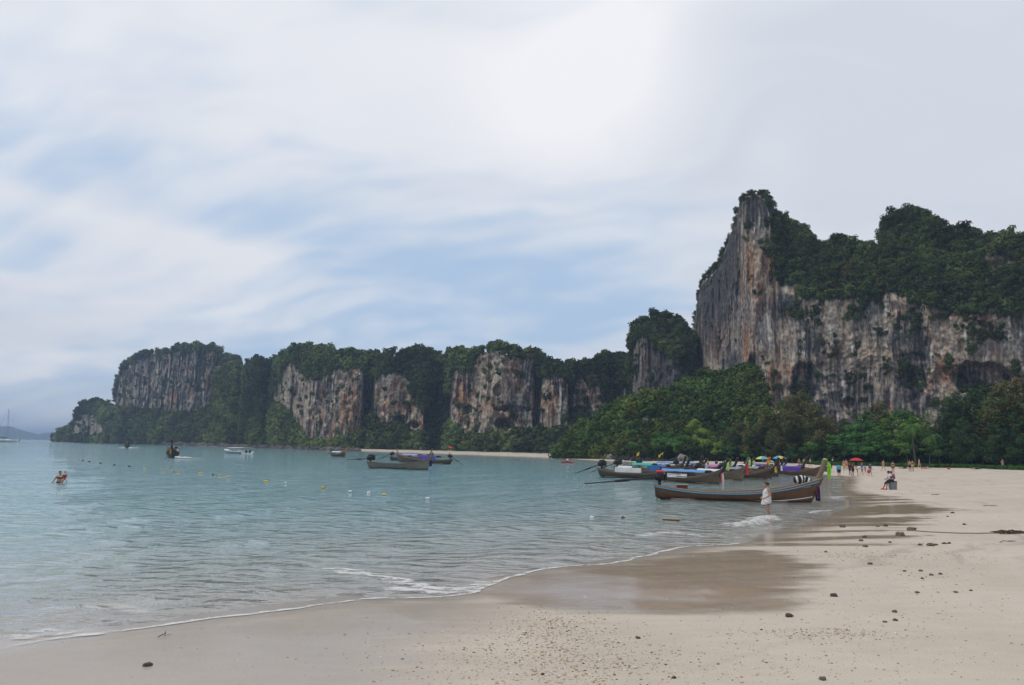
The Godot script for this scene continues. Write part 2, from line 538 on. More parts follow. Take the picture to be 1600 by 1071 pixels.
func build_wet_sand_and_foam():
	var polys := []
	for o in [
		[[735, 932], [800, 907], [950, 886], [1060, 868], [1180, 862], [1235, 868], [1262, 884], [1248, 908], [1222, 932], [1205, 950], [1100, 957], [900, 949], [790, 944]],
		[[1180, 843], [1260, 829], [1380, 829], [1425, 837], [1440, 848], [1300, 852], [1190, 853]],
		[[1300, 752], [1336, 744], [1330, 760], [1350, 772], [1420, 779], [1440, 788], [1478, 796], [1440, 810], [1420, 824], [1330, 826], [1200, 835], [1290, 803], [1320, 780]],
		[[-500, 1120], [0, 1014], [200, 986], [400, 960], [560, 940], [735, 930], [775, 948], [700, 985], [610, 1040], [560, 1100], [-300, 1400]]]:
		var poly := PackedVector2Array()
		for p in o:
			var q := on_ground(p[0], p[1])
			poly.append(Vector2(q.x, q.z))
		polys.append(poly)
	var v := PackedVector3Array()
	var c := PackedColorArray()
	var uv := PackedVector2Array()
	var rad := PackedFloat32Array()
	var r := 6.0
	while r < 118.0:
		rad.append(r); r *= 1.0115
	var cols := 340
	for q in rad:
		for j in cols:
			var a := lerpf(-0.70, 0.62, j / (cols - 1.0))
			var x := sin(a) * q
			var z := -cos(a) * q
			var s := shore_distance(x, z)
			var y := height_for(s, x, z)
			var alpha := 0.0
			var tone := 0.0
			if s > -3.0:
				var streak := noise_f.get_noise_2d(x * 0.10 + z * 0.02, z * 0.9) * 1.1 + noise_f.get_noise_2d(x * 0.6, z * 1.6) * 0.35
				alpha = 0.75 * smoothstep(1.6 + streak, 0.0, s) * smoothstep(-3.0, -1.0, s)
				for k in 4:
					var e := inside_by(Vector2(x, z), polys[k])
					if e > -3.0:
						var soft: float = [0.5, 0.5, 0.6, 1.2][k]
						var al: float = [0.92, 0.85, 0.85, 0.45][k] * smoothstep(-soft, soft, e + streak * (0.75 if q < 30.0 else 1.2))
						if k == 0: al *= 0.72 + 0.28 * smoothstep(-0.3, 0.25, noise_f.get_noise_2d(x * 0.12, z * 1.5 + 0.3 * x))
						if k == 1 or k == 2: al *= smoothstep(-0.22, 0.16, noise_f.get_noise_2d(x * 0.055 + 20.0, z * 0.42) + 0.06)
						alpha = maxf(alpha, al)
						if k < 3: tone = maxf(tone, al)
			var col := Vector3(0.56, 0.505, 0.45).lerp(Vector3(0.435, 0.32, 0.215), tone)
			v.append(Vector3(x, y + 0.005 + q * 0.00006, z)); c.append(Color(col.x, col.y, col.z, alpha)); uv.append(Vector2(x, z))
	# keep only the cells that are wet at all
	var all := grid_index(rad.size(), cols, true)
	var idx := PackedInt32Array()
	for k in range(0, all.size(), 3):
		if c[all[k]].a + c[all[k + 1]].a + c[all[k + 2]].a > 0.01:
			idx.append(all[k]); idx.append(all[k + 1]); idx.append(all[k + 2])
	structure("wet_sand", mesh_of(v, idx, c, uv), mats["wet_sand"], "brown wet sand left shining by the last waves")
	# foam
	foam_strip("shore_foam", [[-60, 1024], [0, 1012], [100, 995], [200, 984], [300, 970], [400, 958], [480, 948], [560, 937], [620, 935], [690, 933], [735, 925], [772, 909], [800, 900], [850, 889], [900, 884], [950, 881], [1000, 870], [1060, 856], [1130, 852], [1180, 845]], 0.20, 0.85, 1)
	foam_strip("foam_patch", [[510, 884], [560, 897], [620, 905], [660, 917], [700, 922], [740, 920]], 0.45, 0.85, 2)
	foam_strip("foam_patch", [[600, 916], [640, 922], [690, 927], [730, 922], [760, 908]], 0.4, 0.85, 3)
	foam_strip("breaking_wave_foam", [[1120, 823], [1145, 824], [1170, 821], [1190, 815], [1205, 809]], 0.9, 0.55, 4)
	foam_strip("foam_patch", [[1215, 806], [1240, 803], [1270, 800], [1300, 797]], 0.6, 0.6, 5)
	foam_strip("foam_patch", [[0, 968], [60, 952], [120, 945], [190, 950], [220, 960]], 0.5, 0.35, 6)
	foam_strip("foam_patch", [[20, 1000], [80, 985], [110, 992]], 0.5, 0.6, 7)
	foam_strip("foam_patch", [[1000, 838], [1040, 832], [1090, 835], [1120, 840]], 0.6, 0.55, 8)
	foam_strip("foam_patch", [[1290, 780], [1310, 776], [1330, 777]], 0.9, 0.45, 9)

func foam_strip(called: String, pts: Array, width: float, strength: float, sd: int):
	var curve := Curve3D.new()
	for p in pts:
		var q := on_level(p[0], p[1], 0.02)
		curve.add_point(q)
	for k in range(1, curve.point_count - 1):
		var t := (curve.get_point_position(k + 1) - curve.get_point_position(k - 1)) * 0.16
		curve.set_point_in(k, -t); curve.set_point_out(k, t)
	curve.bake_interval = 0.05
	var length := curve.get_baked_length()
	var n := int(clampf(length / 0.045, 40, 900))
	var across := 15 if called == "shore_foam" else 35
	var v := PackedVector3Array()
	var c := PackedColorArray()
	var uv := PackedVector2Array()
	for i in n:
		var o := length * i / (n - 1.0)
		var p := curve.sample_baked(o)
		var d := curve.sample_baked(minf(o + 0.1, length)) - curve.sample_baked(maxf(o - 0.1, 0.0))
		var side := Vector3(-d.z, 0, d.x).normalized()
		var wob := 0.10 * noise_f.get_noise_2d(o * 0.8, sd * 7.0)
		var wide := width * (0.65 + 0.9 * absf(noise_f.get_noise_2d(o * 0.35, sd * 3.0 + 50.0)))
		for j in across:
			var u := j / (across - 1.0) * 2.0 - 1.0
			var q := p + side * (u * wide + wob)
			var g := shore_distance(q.x, q.z)
			q.y = maxf(height_for(g, q.x, q.z), sea_height(q.x, q.z, Vector2(q.x, q.z).length(), minf(g, 0.0))) + 0.018
			var body := 1.0 - u * u
			if called == "shore_foam": body = smoothstep(-1.0, 0.75, u) * smoothstep(1.0, 0.80, u)
			var tex := 0.55 + 0.9 * noise_f.get_noise_2d(q.x * 2.0, q.z * 3.4) + 0.5 * noise_f.get_noise_2d(q.x * 9.0, q.z * 9.0)
			var ends := smoothstep(0.0, 0.08, i / (n - 1.0)) * smoothstep(1.0, 0.92, i / (n - 1.0))
			var al := clampf((body * (0.55 + tex) - 0.45) * 1.5, 0.0, 1.0) * strength * ends
			if called == "foam_patch":
				var lace := noise_r.get_noise_2d(q.x * 1.3 + 0.4 * tex, q.z * 2.0)
				al = clampf((body * 0.9 + lace * 0.9 + 0.3 * tex - 0.95) * 2.2, 0.0, 1.0) * strength * ends
			if called == "breaking_wave_foam": al *= smoothstep(0.05, 0.75, tex)
			if called == "breaking_wave_foam": q.y += 0.14 * body * body * (0.6 + 0.5 * tex)
			v.append(q); c.append(Color(0.80, 0.80, 0.79, al)); uv.append(Vector2(q.x, q.z))
	var o2 := structure(called, mesh_of(v, grid_index(n, across, false), c, uv), mats["foam"])
# ---------------------------------------------------------------- cliffs
var ridges := {}

func rock_color(a: float, y: float, o: Dictionary, px: float, py: float) -> Vector3:
	var base := Vector3(0.42, 0.345, 0.27)
	var k: float = o.streak          # metres between streaks
	var wa := a + 1.1 * noise_a.get_noise_2d(a / (k * 6.0) + 3.0, y / 24.0)
	var patch := noise_f.get_noise_2d(a / 26.0 + o.sd, y / 30.0)
	var s1 := noise_f.get_noise_2d(wa / k + o.sd * 3.1, y / (k * 11.0))
	var s2 := noise_f.get_noise_2d(wa / (k * 0.45) + 31.0, y / (k * 7.0) + o.sd)
	var s3 := noise_f.get_noise_2d(wa / (k * 0.6) + 71.0, y / (k * 9.0) + o.sd * 2.0)
	var grain := noise_f.get_noise_2d(a / 1.9, y / 2.6)
	base = base.lerp(Vector3(0.30, 0.28, 0.265), clampf(patch * 1.6 + 0.3, 0.0, 1.0))
	base = base.lerp(Vector3(0.50, 0.405, 0.315), clampf(s1 * 1.3, 0.0, 1.0) * 0.8)
	base = base.lerp(Vector3(0.66, 0.63, 0.60), smoothstep(0.22, 0.5, s3) * 0.75)
	var orange := clampf(noise_f.get_noise_2d(a / 13.0 + 90.0 + o.sd, y / 20.0) * 1.8 - 0.25 + o.get("orange", 0.0), 0.0, 1.0)
	for e in o.get("orange_at", []):
		orange = maxf(orange, clampf(1.35 - Vector2((px - e[0]) / e[2], (py - e[1]) / e[3]).length() + s1 * 0.8, 0.0, 1.0))
	base = base.lerp(Vector3(0.40, 0.20, 0.11), orange * clampf(0.62 + s1 * 0.9, 0.0, 0.95))
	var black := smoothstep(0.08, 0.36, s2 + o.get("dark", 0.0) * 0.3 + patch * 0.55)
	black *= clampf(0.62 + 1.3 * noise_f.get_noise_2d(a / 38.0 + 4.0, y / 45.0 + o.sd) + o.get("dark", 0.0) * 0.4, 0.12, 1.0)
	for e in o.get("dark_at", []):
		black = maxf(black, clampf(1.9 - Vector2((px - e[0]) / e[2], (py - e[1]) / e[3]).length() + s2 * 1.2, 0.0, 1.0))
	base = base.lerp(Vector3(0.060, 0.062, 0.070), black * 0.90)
	base *= 1.0 + 0.55 * grain
	base *= 1.0 + 0.45 * (o.get("rough", 1.0) - 0.6) * noise_f.get_noise_2d(a / 6.0 + 5.0, y / 5.0)
	return base

func make_ridge(o: Dictionary):
	var pts: Array = o.pts
	var nu: int = o.nu
	var rows: Array = o.rows          # quads over: apron, wall, cap, back
	var nv: int = rows[0] + rows[1] + rows[2] + rows[3] + 1
	var px0: float = pts[0][0]
	var px1: float = pts[-1][0]
	var v := PackedVector3Array(); v.resize(nu * nv)
	var c := PackedColorArray(); c.resize(nu * nv)
	var zone := PackedByteArray(); zone.resize(nu * nv)
	var amp: float = o.amp
	var last := Vector3.ZERO
	var a := 0.0
	var cap_lean: float = o.get("cap_lean", 0.7)
	var talus: float = o.get("talus", 1.0)
	var back: float = o.get("back", 60.0)
	var bump: float = o.get("bump", 3.0)
	for i in nu:
		var px := lerpf(px0, px1, i / (nu - 1.0))
		var top: float = interp(pts, px, 1) + o.get("drop", 0.0)
		var rt: float = interp(pts, px, 2)
		var rb := interp(pts, px, 3)
		if rb - rt > 14.0: rt -= o.get("more_rock", 0.0)
		rt = maxf(rt, top + 3.0)
		var d0 := interp(pts, px, 4)
		var dir := bearing(px)
		var foot := dir * d0
		if i > 0: a += Vector2(foot.x - last.x, foot.z - last.z).length()
		last = foot
		var jit := noise_f.get_noise_2d(a / 14.0, o.sd * 5.0)
		# heights where the profile bends, from the ground up
		var y0 := -1.0
		var d1 := d0
		var y1 := y0
		for k in 3:
			y1 = maxf(y0 + 0.5, H + d1 * slope_at(px, rb + 5.0 * jit))
			d1 = d0 + (y1 - y0) * talus
		var d2 := d1
		var y2 := y1
		for k in 3:
			y2 = maxf(y1 + 0.5, H + d2 * slope_at(px, rt + 6.0 * jit))
			d2 = d1 + (y2 - y1) * o.get("wall_lean", 0.06)
		var d3 := d2
		var y3 := y2
		for k in 3:
			y3 = maxf(y2 + 0.5, H + d3 * slope_at(px, top))
			d3 = d2 + (y3 - y2) * cap_lean
		var knots := [[d0, y0], [d1, y1], [d2, y2], [d3, y3], [d3 + back * 0.5, y3 * 0.93], [d3 + back, y3 * 0.55], [d3 + back * 1.3, -1.0]]
		var acc: float = d0 / FPX
		for j in nv:
			var seg: int
			var t: float
			if j <= rows[0]: seg = 0; t = float(j) / rows[0]
			elif j <= rows[0] + rows[1]: seg = 1; t = float(j - rows[0]) / rows[1]
			elif j <= rows[0] + rows[1] + rows[2]: seg = 2; t = float(j - rows[0] - rows[1]) / rows[2]
			else:
				var tt: float = float(j - rows[0] - rows[1] - rows[2]) / rows[3] * 3.0
				seg = 3 + mini(int(tt), 2); t = tt - (seg - 3)
			var d: float = lerpf(knots[seg][0], knots[seg + 1][0], t)
			var y: float = lerpf(knots[seg][1], knots[seg + 1][1], t)
			var dome := 0.0
			if seg == 2: dome = sin(t * PI * 0.5) - t
			d -= dome * (d3 - d2) * 0.0
			y += dome * (y3 - y2) * 0.25
			var wallness := 0.0
			if seg == 1: wallness = 1.0
			elif seg == 0: wallness = 0.25 + 0.75 * t * t
			elif seg == 2: wallness = 1.0 - 0.6 * t
			else: wallness = 0.3
			# relief
			var wy := y + 6.0 * noise_a.get_noise_2d(a / 30.0, y / 30.0)
			var push: float = amp * o.get("broad", 1.5) * noise_f.get_noise_2d(a / 34.0 + o.sd, wy / 110.0)
			push += amp * 0.75 * noise_r.get_noise_2d(a / 15.0 + o.sd * 2.0, wy / 95.0)
			push += amp * 0.55 * o.get("rough", 1.0) * noise_f.get_noise_2d(a / 7.0, wy / 9.0 + o.sd)
			push += amp * 0.30 * noise_r.get_noise_2d(a / 3.6 + 9.0, wy / 42.0)
			push += amp * 0.16 * noise_f.get_noise_2d(a / 1.7, wy / 2.4 + o.sd)
			var py := 0.0
			if seg <= 1:
				py = project(Vector3(dir.x * d, y, dir.z * d)).y
				for e in o.get("caves", []):
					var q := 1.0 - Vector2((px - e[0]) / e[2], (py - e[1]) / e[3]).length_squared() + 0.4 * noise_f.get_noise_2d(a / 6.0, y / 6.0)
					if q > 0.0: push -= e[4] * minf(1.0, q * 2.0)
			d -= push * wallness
			if seg >= 2: y += bump * noise_f.get_noise_2d(a / 11.0, d / 11.0 + o.sd) * (t if seg == 2 else 1.0)
			var k2 := i * nv + j
			v[k2] = Vector3(dir.x * d, y, dir.z * d)
			zone[k2] = seg
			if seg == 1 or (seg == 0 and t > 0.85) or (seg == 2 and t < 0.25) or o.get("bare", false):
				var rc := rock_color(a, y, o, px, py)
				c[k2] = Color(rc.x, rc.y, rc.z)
			else:
				var q2 := noise_f.get_noise_2d(a / 4.0, y / 4.0)
				var rk := rock_color(a, y, o, px, py) * 0.8
				var g := Vector3(0.032, 0.040, 0.020).lerp(rk, clampf(q2 * 1.5 + 0.1, 0.0, 1.0))
				c[k2] = Color(g.x, g.y, g.z)
	var idx := grid_index(nu, nv, o.get("flip", true))
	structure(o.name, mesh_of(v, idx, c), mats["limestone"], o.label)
	ridges[o.key] = {"v": v, "zone": zone, "nu": nu, "nv": nv, "px0": px0, "px1": px1, "rows": rows}

func build_cliffs():
	# far blue hills across the water
	var v := PackedVector3Array()
	var c := PackedColorArray()
	var n := 140
	var rowsn := 9
	for i in n:
		var px := lerpf(-420.0, 135.0, i / (n - 1.0))
		var topp := interp([[-420, 676], [-300, 668], [-180, 674], [-60, 669], [0, 667], [12, 666.5], [25, 670], [40, 675], [60, 679], [72, 677], [90, 676], [110, 680], [135, 687.5]], px)
		topp += 1.2 * noise_f.get_noise_2d(px / 9.0, 1.0)
		for j in rowsn:
			var t := j / (rowsn - 1.0)
			var d := 3900.0 + 500.0 * t + 60.0 * noise_f.get_noise_2d(px / 14.0, t * 2.0)
			var y := maxf(-1.0, (H + 4400.0 * slope_at(px, topp)) * sin(minf(t * 1.25, 1.0) * PI * 0.5) * (1.0 if t < 0.9 else 0.55))
			if j == 0: y = -2.0
			var b := bearing(px)
			v.append(Vector3(b.x * d, y, b.z * d))
			c.append(Color(0.045, 0.085, 0.075))
	structure("hills", mesh_of(v, grid_index(n, rowsn, true), c), mats["far_hill"], "distant hills across the water, blue with haze")

	make_ridge({"key": "outcrop", "name": "cliff", "label": "low grey headland with a pale seaward face at the far left end of the cliffs",
		"sd": 3.0, "streak": 5.0, "amp": 4.0, "nu": 150, "rows": [10, 40, 22, 9], "talus": 0.9, "bump": 2.0, "cap_lean": 1.1, "back": 60.0,
		"pts": [[84, 689, 689, 689.5, 1120], [90, 684, 686, 688, 1090], [100, 674, 678, 688, 1060], [112, 667, 672, 688, 1030], [117, 652, 658, 689, 1000], [122, 640, 646, 689, 980], [135, 634, 645, 689, 955], [150, 633, 654, 690, 930], [160, 638, 668, 690, 910], [170, 641, 686, 690, 900], [182, 646, 690, 691, 890], [205, 655, 691, 692, 860], [235, 668, 692, 693, 820], [262, 690, 693, 694, 780]]})
	make_ridge({"key": "massif", "drop": 3.0, "more_rock": 7.0, "name": "cliff", "label": "broad grey rock massif with orange scars behind the far left headland",
		"sd": 9.0, "streak": 6.0, "amp": 5.0, "nu": 260, "rows": [22, 130, 26, 9], "talus": 1.25, "bump": 2.5, "cap_lean": 0.75, "back": 90.0, "rough": 1.6, "dark": 1.0, "orange": 0.08,
		"orange_at": [[310, 562, 10, 14], [332, 575, 5, 18], [270, 622, 14, 16], [318, 600, 7, 14], [290, 610, 10, 10]],
		"pts": [[172, 690, 690, 691, 1010], [174, 646, 652, 660, 990], [176, 604, 612, 643, 965], [180, 580, 588, 642, 930], [190, 566, 578, 642, 895], [205, 555, 568, 644, 860], [222, 549, 561, 646, 835], [240, 548, 560, 648, 815], [252, 549, 560, 650, 800], [262, 544, 556, 652, 785], [275, 541, 553, 654, 770], [290, 545, 556, 655, 755], [300, 542, 553, 652, 745], [315, 540, 551, 645, 730], [330, 546, 556, 640, 715], [338, 552, 566, 628, 705], [344, 557, 600, 620, 700], [352, 561, 625, 628, 690], [362, 563, 640, 642, 675], [372, 578, 650, 652, 660], [385, 604, 660, 662, 640], [400, 640, 670, 672, 620], [412, 690, 692, 693, 600]]})
	make_ridge({"key": "range", "drop": 6.0, "more_rock": 14.0, "name": "cliff", "label": "long wooded cliff range with pale orange rock walls across the far side of the bay",
		"sd": 14.0, "streak": 3.4, "amp": 4.2, "broad": 3.0, "rough": 2.0, "nu": 760, "rows": [22, 96, 30, 8], "talus": 0.95, "bump": 4.2, "cap_lean": 0.65, "back": 80.0, "orange": 0.24,
		"caves": [[625, 657, 11, 9, 9.0], [787, 663, 16, 9, 12.0], [776, 612, 8, 10, 5.0], [730, 640, 10, 8, 4.0], [800, 640, 30, 6, 4.0], [645, 664, 10, 6, 5.0], [490, 690, 8, 5, 5.0]],
		"orange_at": [[540, 645, 12, 40], [632, 640, 14, 12], [655, 660, 7, 14], [805, 600, 8, 16], [715, 620, 10, 30], [545, 672, 8, 10], [860, 630, 12, 25], [475, 580, 4, 6]],
		"pts": [[330, 576, 660, 661, 655], [345, 570, 655, 656, 640], [362, 567, 650, 651, 622], [372, 580, 650, 651, 640], [385, 562, 650, 650.5, 590], [400, 559, 645, 645.5, 570], [418, 567, 640, 641, 585], [428, 556, 616, 634, 550], [440, 549, 590, 645, 535], [452, 544, 580, 655, 525], [466, 541, 598, 672, 512], [478, 541, 604, 690, 500], [490, 542, 612, 696, 490], [505, 545, 606, 697, 482], [520, 548, 596, 694, 474], [535, 548, 592, 692, 468], [552, 553, 590, 688, 462], [562, 553, 596, 676, 458], [568, 557, 652, 653, 482], [576, 553, 652, 653, 478], [582, 555, 606, 662, 448], [600, 555, 602, 668, 444], [616, 552, 600, 670, 440], [636, 545, 603, 674, 436], [642, 545, 630, 682, 434], [652, 547, 652, 686, 431], [660, 549, 656, 686, 428], [664, 555, 666, 667, 445], [682, 557, 660, 661, 446], [700, 558, 655, 656, 430], [705, 550, 600, 668, 410], [714, 548, 595, 680, 407], [724, 551, 600, 686, 403], [735, 556, 590, 688, 400], [745, 549, 575, 690, 397], [752, 545, 568, 692, 395], [770, 541, 566, 690, 391], [790, 544, 566, 685, 387], [806, 550, 566, 684, 384], [822, 553, 572, 683, 381], [832, 555, 580, 680, 379], [838, 560, 612, 678, 396], [848, 562, 606, 676, 375], [862, 568, 600, 684, 372], [876, 578, 604, 682, 370], [886, 572, 620, 672, 369], [889, 578, 650, 651, 388], [894, 570, 606, 650, 367], [904, 569, 600, 655, 366], [916, 567, 602, 648, 365], [922, 566, 622, 660, 365], [938, 560, 620, 656, 365], [944, 555, 640, 641, 366], [960, 553, 628, 629, 368], [975, 556, 620, 640, 370], [985, 560, 600, 636, 372], [1000, 569, 615, 640, 376], [1025, 580, 640, 641, 380], [1060, 600, 650, 651, 385], [1110, 640, 660, 661, 390]]})
	make_ridge({"key": "pillar", "drop": 7.0, "name": "cliff", "label": "dark rounded rock pillar standing left of the tall cliff",
		"sd": 21.0, "streak": 3.0, "amp": 3.2, "nu": 150, "rows": [12, 90, 30, 8], "talus": 0.6, "bump": 2.0, "cap_lean": 0.5, "back": 45.0, "dark": 0.75,
		"dark_at": [[1040, 585, 36, 60]], "orange_at": [[1012, 568, 8, 14], [1030, 590, 6, 22]],
		"pts": [[986, 690, 691, 692, 372], [988, 560, 575, 640, 360], [990, 528, 545, 636, 350], [995, 510, 535, 634, 342], [1003, 500, 532, 632, 335], [1012, 496, 534, 632, 330], [1025, 492, 540, 632, 326], [1040, 492, 552, 632, 323], [1055, 499, 566, 632, 322], [1068, 508, 580, 632, 322], [1078, 518, 592, 632, 324], [1086, 530, 600, 634, 328], [1100, 560, 620, 640, 336], [1120, 640, 650, 655, 350]]})
	make_ridge({"key": "tower", "drop": 9.0, "name": "cliff", "label": "tall limestone cliff with black and white streaks and a wooded top, right of the bay",
		"sd": 30.0, "streak": 3.2, "amp": 3.3, "nu": 660, "rows": [4, 200, 60, 9], "talus": 0.3, "bump": 2.6, "cap_lean": 0.55, "back": 70.0, "wall_lean": 0.045,
		"caves": [[1178, 590, 8, 40, 7.0], [1262, 600, 26, 34, 4.0], [1540, 590, 50, 26, 5.0], [1440, 600, 16, 28, 2.5], [1330, 630, 10, 10, 3.0], [1430, 560, 30, 8, 1.5], [1510, 600, 10, 18, 3.0]],
		"dark_at": [[1148, 565, 8, 14], [1112, 470, 18, 60], [1135, 420, 22, 60], [1186, 315, 26, 32], [1120, 450, 30, 60], [1145, 400, 16, 60], [1445, 545, 12, 24], [1258, 610, 16, 26], [1180, 600, 6, 30], [1425, 585, 14, 30], [1520, 590, 18, 14], [1230, 478, 22, 10], [1100, 440, 12, 30]],
		"orange_at": [[1178, 415, 12, 45], [1190, 470, 10, 40], [1170, 540, 12, 40], [1478, 585, 12, 16], [1240, 582, 16, 16], [1212, 600, 10, 30], [1195, 640, 5, 14], [1122, 530, 14, 30], [1208, 410, 8, 20], [1485, 575, 20, 12]],
		"pts": [[1084, 690, 692, 700, 372], [1086, 512, 518, 700, 364], [1090, 480, 490, 700, 354], [1096, 438, 450, 700, 344], [1103, 426, 440, 700, 336], [1112, 420, 436, 700, 328], [1122, 408, 422, 700, 320], [1135, 386, 398, 700, 312], [1146, 361, 373, 700, 305], [1155, 344, 356, 700, 300], [1160, 320, 330, 700, 297], [1166, 308, 318, 700, 293], [1174, 299, 310, 700, 289], [1182, 296, 308, 700, 286], [1192, 295, 308, 700, 284], [1204, 296, 312, 700, 282], [1212, 300, 350, 700, 281], [1218, 316, 430, 700, 280], [1226, 331, 455, 700, 279], [1238, 341, 462, 700, 279], [1255, 351, 468, 700, 278], [1268, 361, 470, 700, 278], [1280, 373, 471, 700, 277], [1290, 382, 472, 700, 277], [1300, 384, 473, 700, 276], [1318, 374, 474, 700, 275], [1332, 370, 475, 700, 274], [1345, 374, 474, 700, 273], [1355, 384, 472, 700, 272], [1372, 378, 470, 700, 271], [1392, 378, 466, 700, 270], [1398, 350, 465, 700, 270], [1408, 336, 468, 700, 269], [1420, 328, 472, 700, 268], [1436, 324, 478, 700, 267], [1460, 335, 484, 700, 266], [1490, 351, 492, 700, 265], [1520, 361, 500, 700, 264], [1550, 367, 498, 700, 263], [1575, 364, 494, 700, 262], [1600, 359, 492, 700, 262], [1660, 352, 488, 700, 261], [1740, 370, 490, 700, 261], [1850, 390, 500, 700, 262], [1960, 420, 510, 700, 265], [2050, 470, 520, 700, 270], [2120, 600, 610, 700, 280]]})
	make_ridge({"key": "jungle_hill", "name": "hillside", "label": "steep wooded slope below the tall cliff with a few grey rocks showing",
		"sd": 40.0, "streak": 2.4, "amp": 2.2, "nu": 220, "rows": [60, 16, 24, 7], "talus": 0.75, "bump": 1.6, "cap_lean": 1.0, "back": 45.0, "dark": -0.4,
		"pts": [[872, 718, 719, 720, 262], [885, 706, 714, 716, 256], [905, 686, 700, 702, 248], [925, 674, 690, 692, 240], [945, 660, 684, 686, 236], [965, 645, 676, 678, 233], [985, 640, 672, 673, 231], [998, 634, 652, 690, 230], [1012, 632, 652, 690, 230], [1020, 630, 668, 670, 229], [1045, 622, 664, 665, 229], [1064, 612, 664, 678, 229], [1080, 606, 662, 664, 229], [1100, 602, 655, 656, 228], [1118, 600, 650, 651, 227], [1135, 595, 650, 651, 225], [1160, 590, 650, 651, 222], [1176, 586, 650, 651, 220], [1184, 610, 660, 661, 218], [1192, 655, 680, 681, 216], [1215, 680, 695, 696, 212], [1250, 700, 710, 711, 206]]})
# ---------------------------------------------------------------- leaves, trees, forest
# a cloud of small leaf faces; blobs: [centre, radii], share by volume
func leaf_cloud(blobs: Array, count: int, size: float, stretch: float, droop: float, tints: Array, sd: int) -> ArrayMesh:
	var g := RandomNumberGenerator.new(); g.seed = sd
	var v := PackedVector3Array()
	var nn := PackedVector3Array()
	var c := PackedColorArray()
	var idx := PackedInt32Array()
	var total := 0.0
	var cum := []
	var mid := Vector3.ZERO
	for b in blobs:
		total += pow(b[1].x * b[1].y * b[1].z, 0.66)
		cum.append(total)
		mid += b[0] / blobs.size()
	for k in count:
		var pick := g.randf() * total
		var bi := 0
		while cum[bi] < pick: bi += 1
		var b = blobs[bi]
		var d := Vector3(g.randfn(), g.randfn(), g.randfn()).normalized()
		var rr := pow(g.randf(), 0.28)
		var p: Vector3 = b[0] + Vector3(d.x * b[1].x, d.y * b[1].y, d.z * b[1].z) * rr
		var out := (d + Vector3(0, 0.35, 0) + (p - mid).normalized() * 0.5).normalized()
		var along := Vector3(g.randfn(), g.randfn() * 0.6 - droop, g.randfn()) + d * 0.5
		var face := (out + Vector3(g.randfn(), g.randfn() * 0.6 + 0.35, g.randfn()) * 0.55).normalized()
		if stretch < 2.0: along = along - face * along.dot(face)
		along = along.normalized()
		var side := along.cross(face).normalized()
		var s := size * g.randf_range(0.6, 1.35)
		var l := along * s * stretch
		var w := side * s * 0.5
		var f := along.cross(side).normalized()
		if f.dot(out) < 0.0: f = -f
		var nrm := (f * 0.75 + out).normalized()
		var t: Vector3 = tints[bi % tints.size()]
		t = t * g.randf_range(0.62, 1.38)
		t.x *= g.randf_range(0.85, 1.25)
		var q := v.size()
		v.append(p - l * 0.5); v.append(p + w); v.append(p + l * 0.5); v.append(p - w)
		for m in 4:
			nn.append(nrm); c.append(Color(t.x, t.y, t.z))
		if (v[q + 2] - v[q]).cross(v[q + 1] - v[q]).dot(nrm) > 0.0: idx.append_array(PackedInt32Array([q, q + 1, q + 2, q, q + 2, q + 3]))
		else: idx.append_array(PackedInt32Array([q, q + 2, q + 1, q, q + 3, q + 2]))
	return mesh_of(v, idx, c, PackedVector2Array(), nn)

func tube(pts: Array, radii: Array, sides: int, col: Color, v: PackedVector3Array, c: PackedColorArray, idx: PackedInt32Array, capped := true):
	var n := pts.size()
	var start := v.size()
	for i in n:
		var d: Vector3 = (pts[mini(i + 1, n - 1)] - pts[maxi(i - 1, 0)]).normalized()
		var x := d.cross(Vector3(0.31, 0.2, 0.93)).normalized()
		var y := d.cross(x)
		for k in sides:
			var a := TAU * k / sides
			v.append(pts[i] + (x * cos(a) + y * sin(a)) * radii[i]); c.append(col)
	for i in n - 1:
		for k in sides:
			var a := start + i * sides + k
			var b := start + i * sides + (k + 1) % sides
			idx.append_array(PackedInt32Array([a, a + sides, b, b, a + sides, b + sides]))
	if capped:
		for e in 2:
			var q := v.size()
			v.append(pts[0] if e == 0 else pts[n - 1]); c.append(col)
			var o := start if e == 0 else start + (n - 1) * sides
			for k in sides:
				var a := o + k
				var b := o + (k + 1) % sides
				idx.append_array(PackedInt32Array([q, a, b]) if e == 0 else PackedInt32Array([q, b, a]))

func tube_mesh(pts: Array, radii: Array, sides := 8, col := Color(1, 1, 1)) -> ArrayMesh:
	var v := PackedVector3Array()
	var c := PackedColorArray()
	var idx := PackedInt32Array()
	tube(pts, radii, sides, col, v, c, idx)
	return mesh_of(v, idx, c)

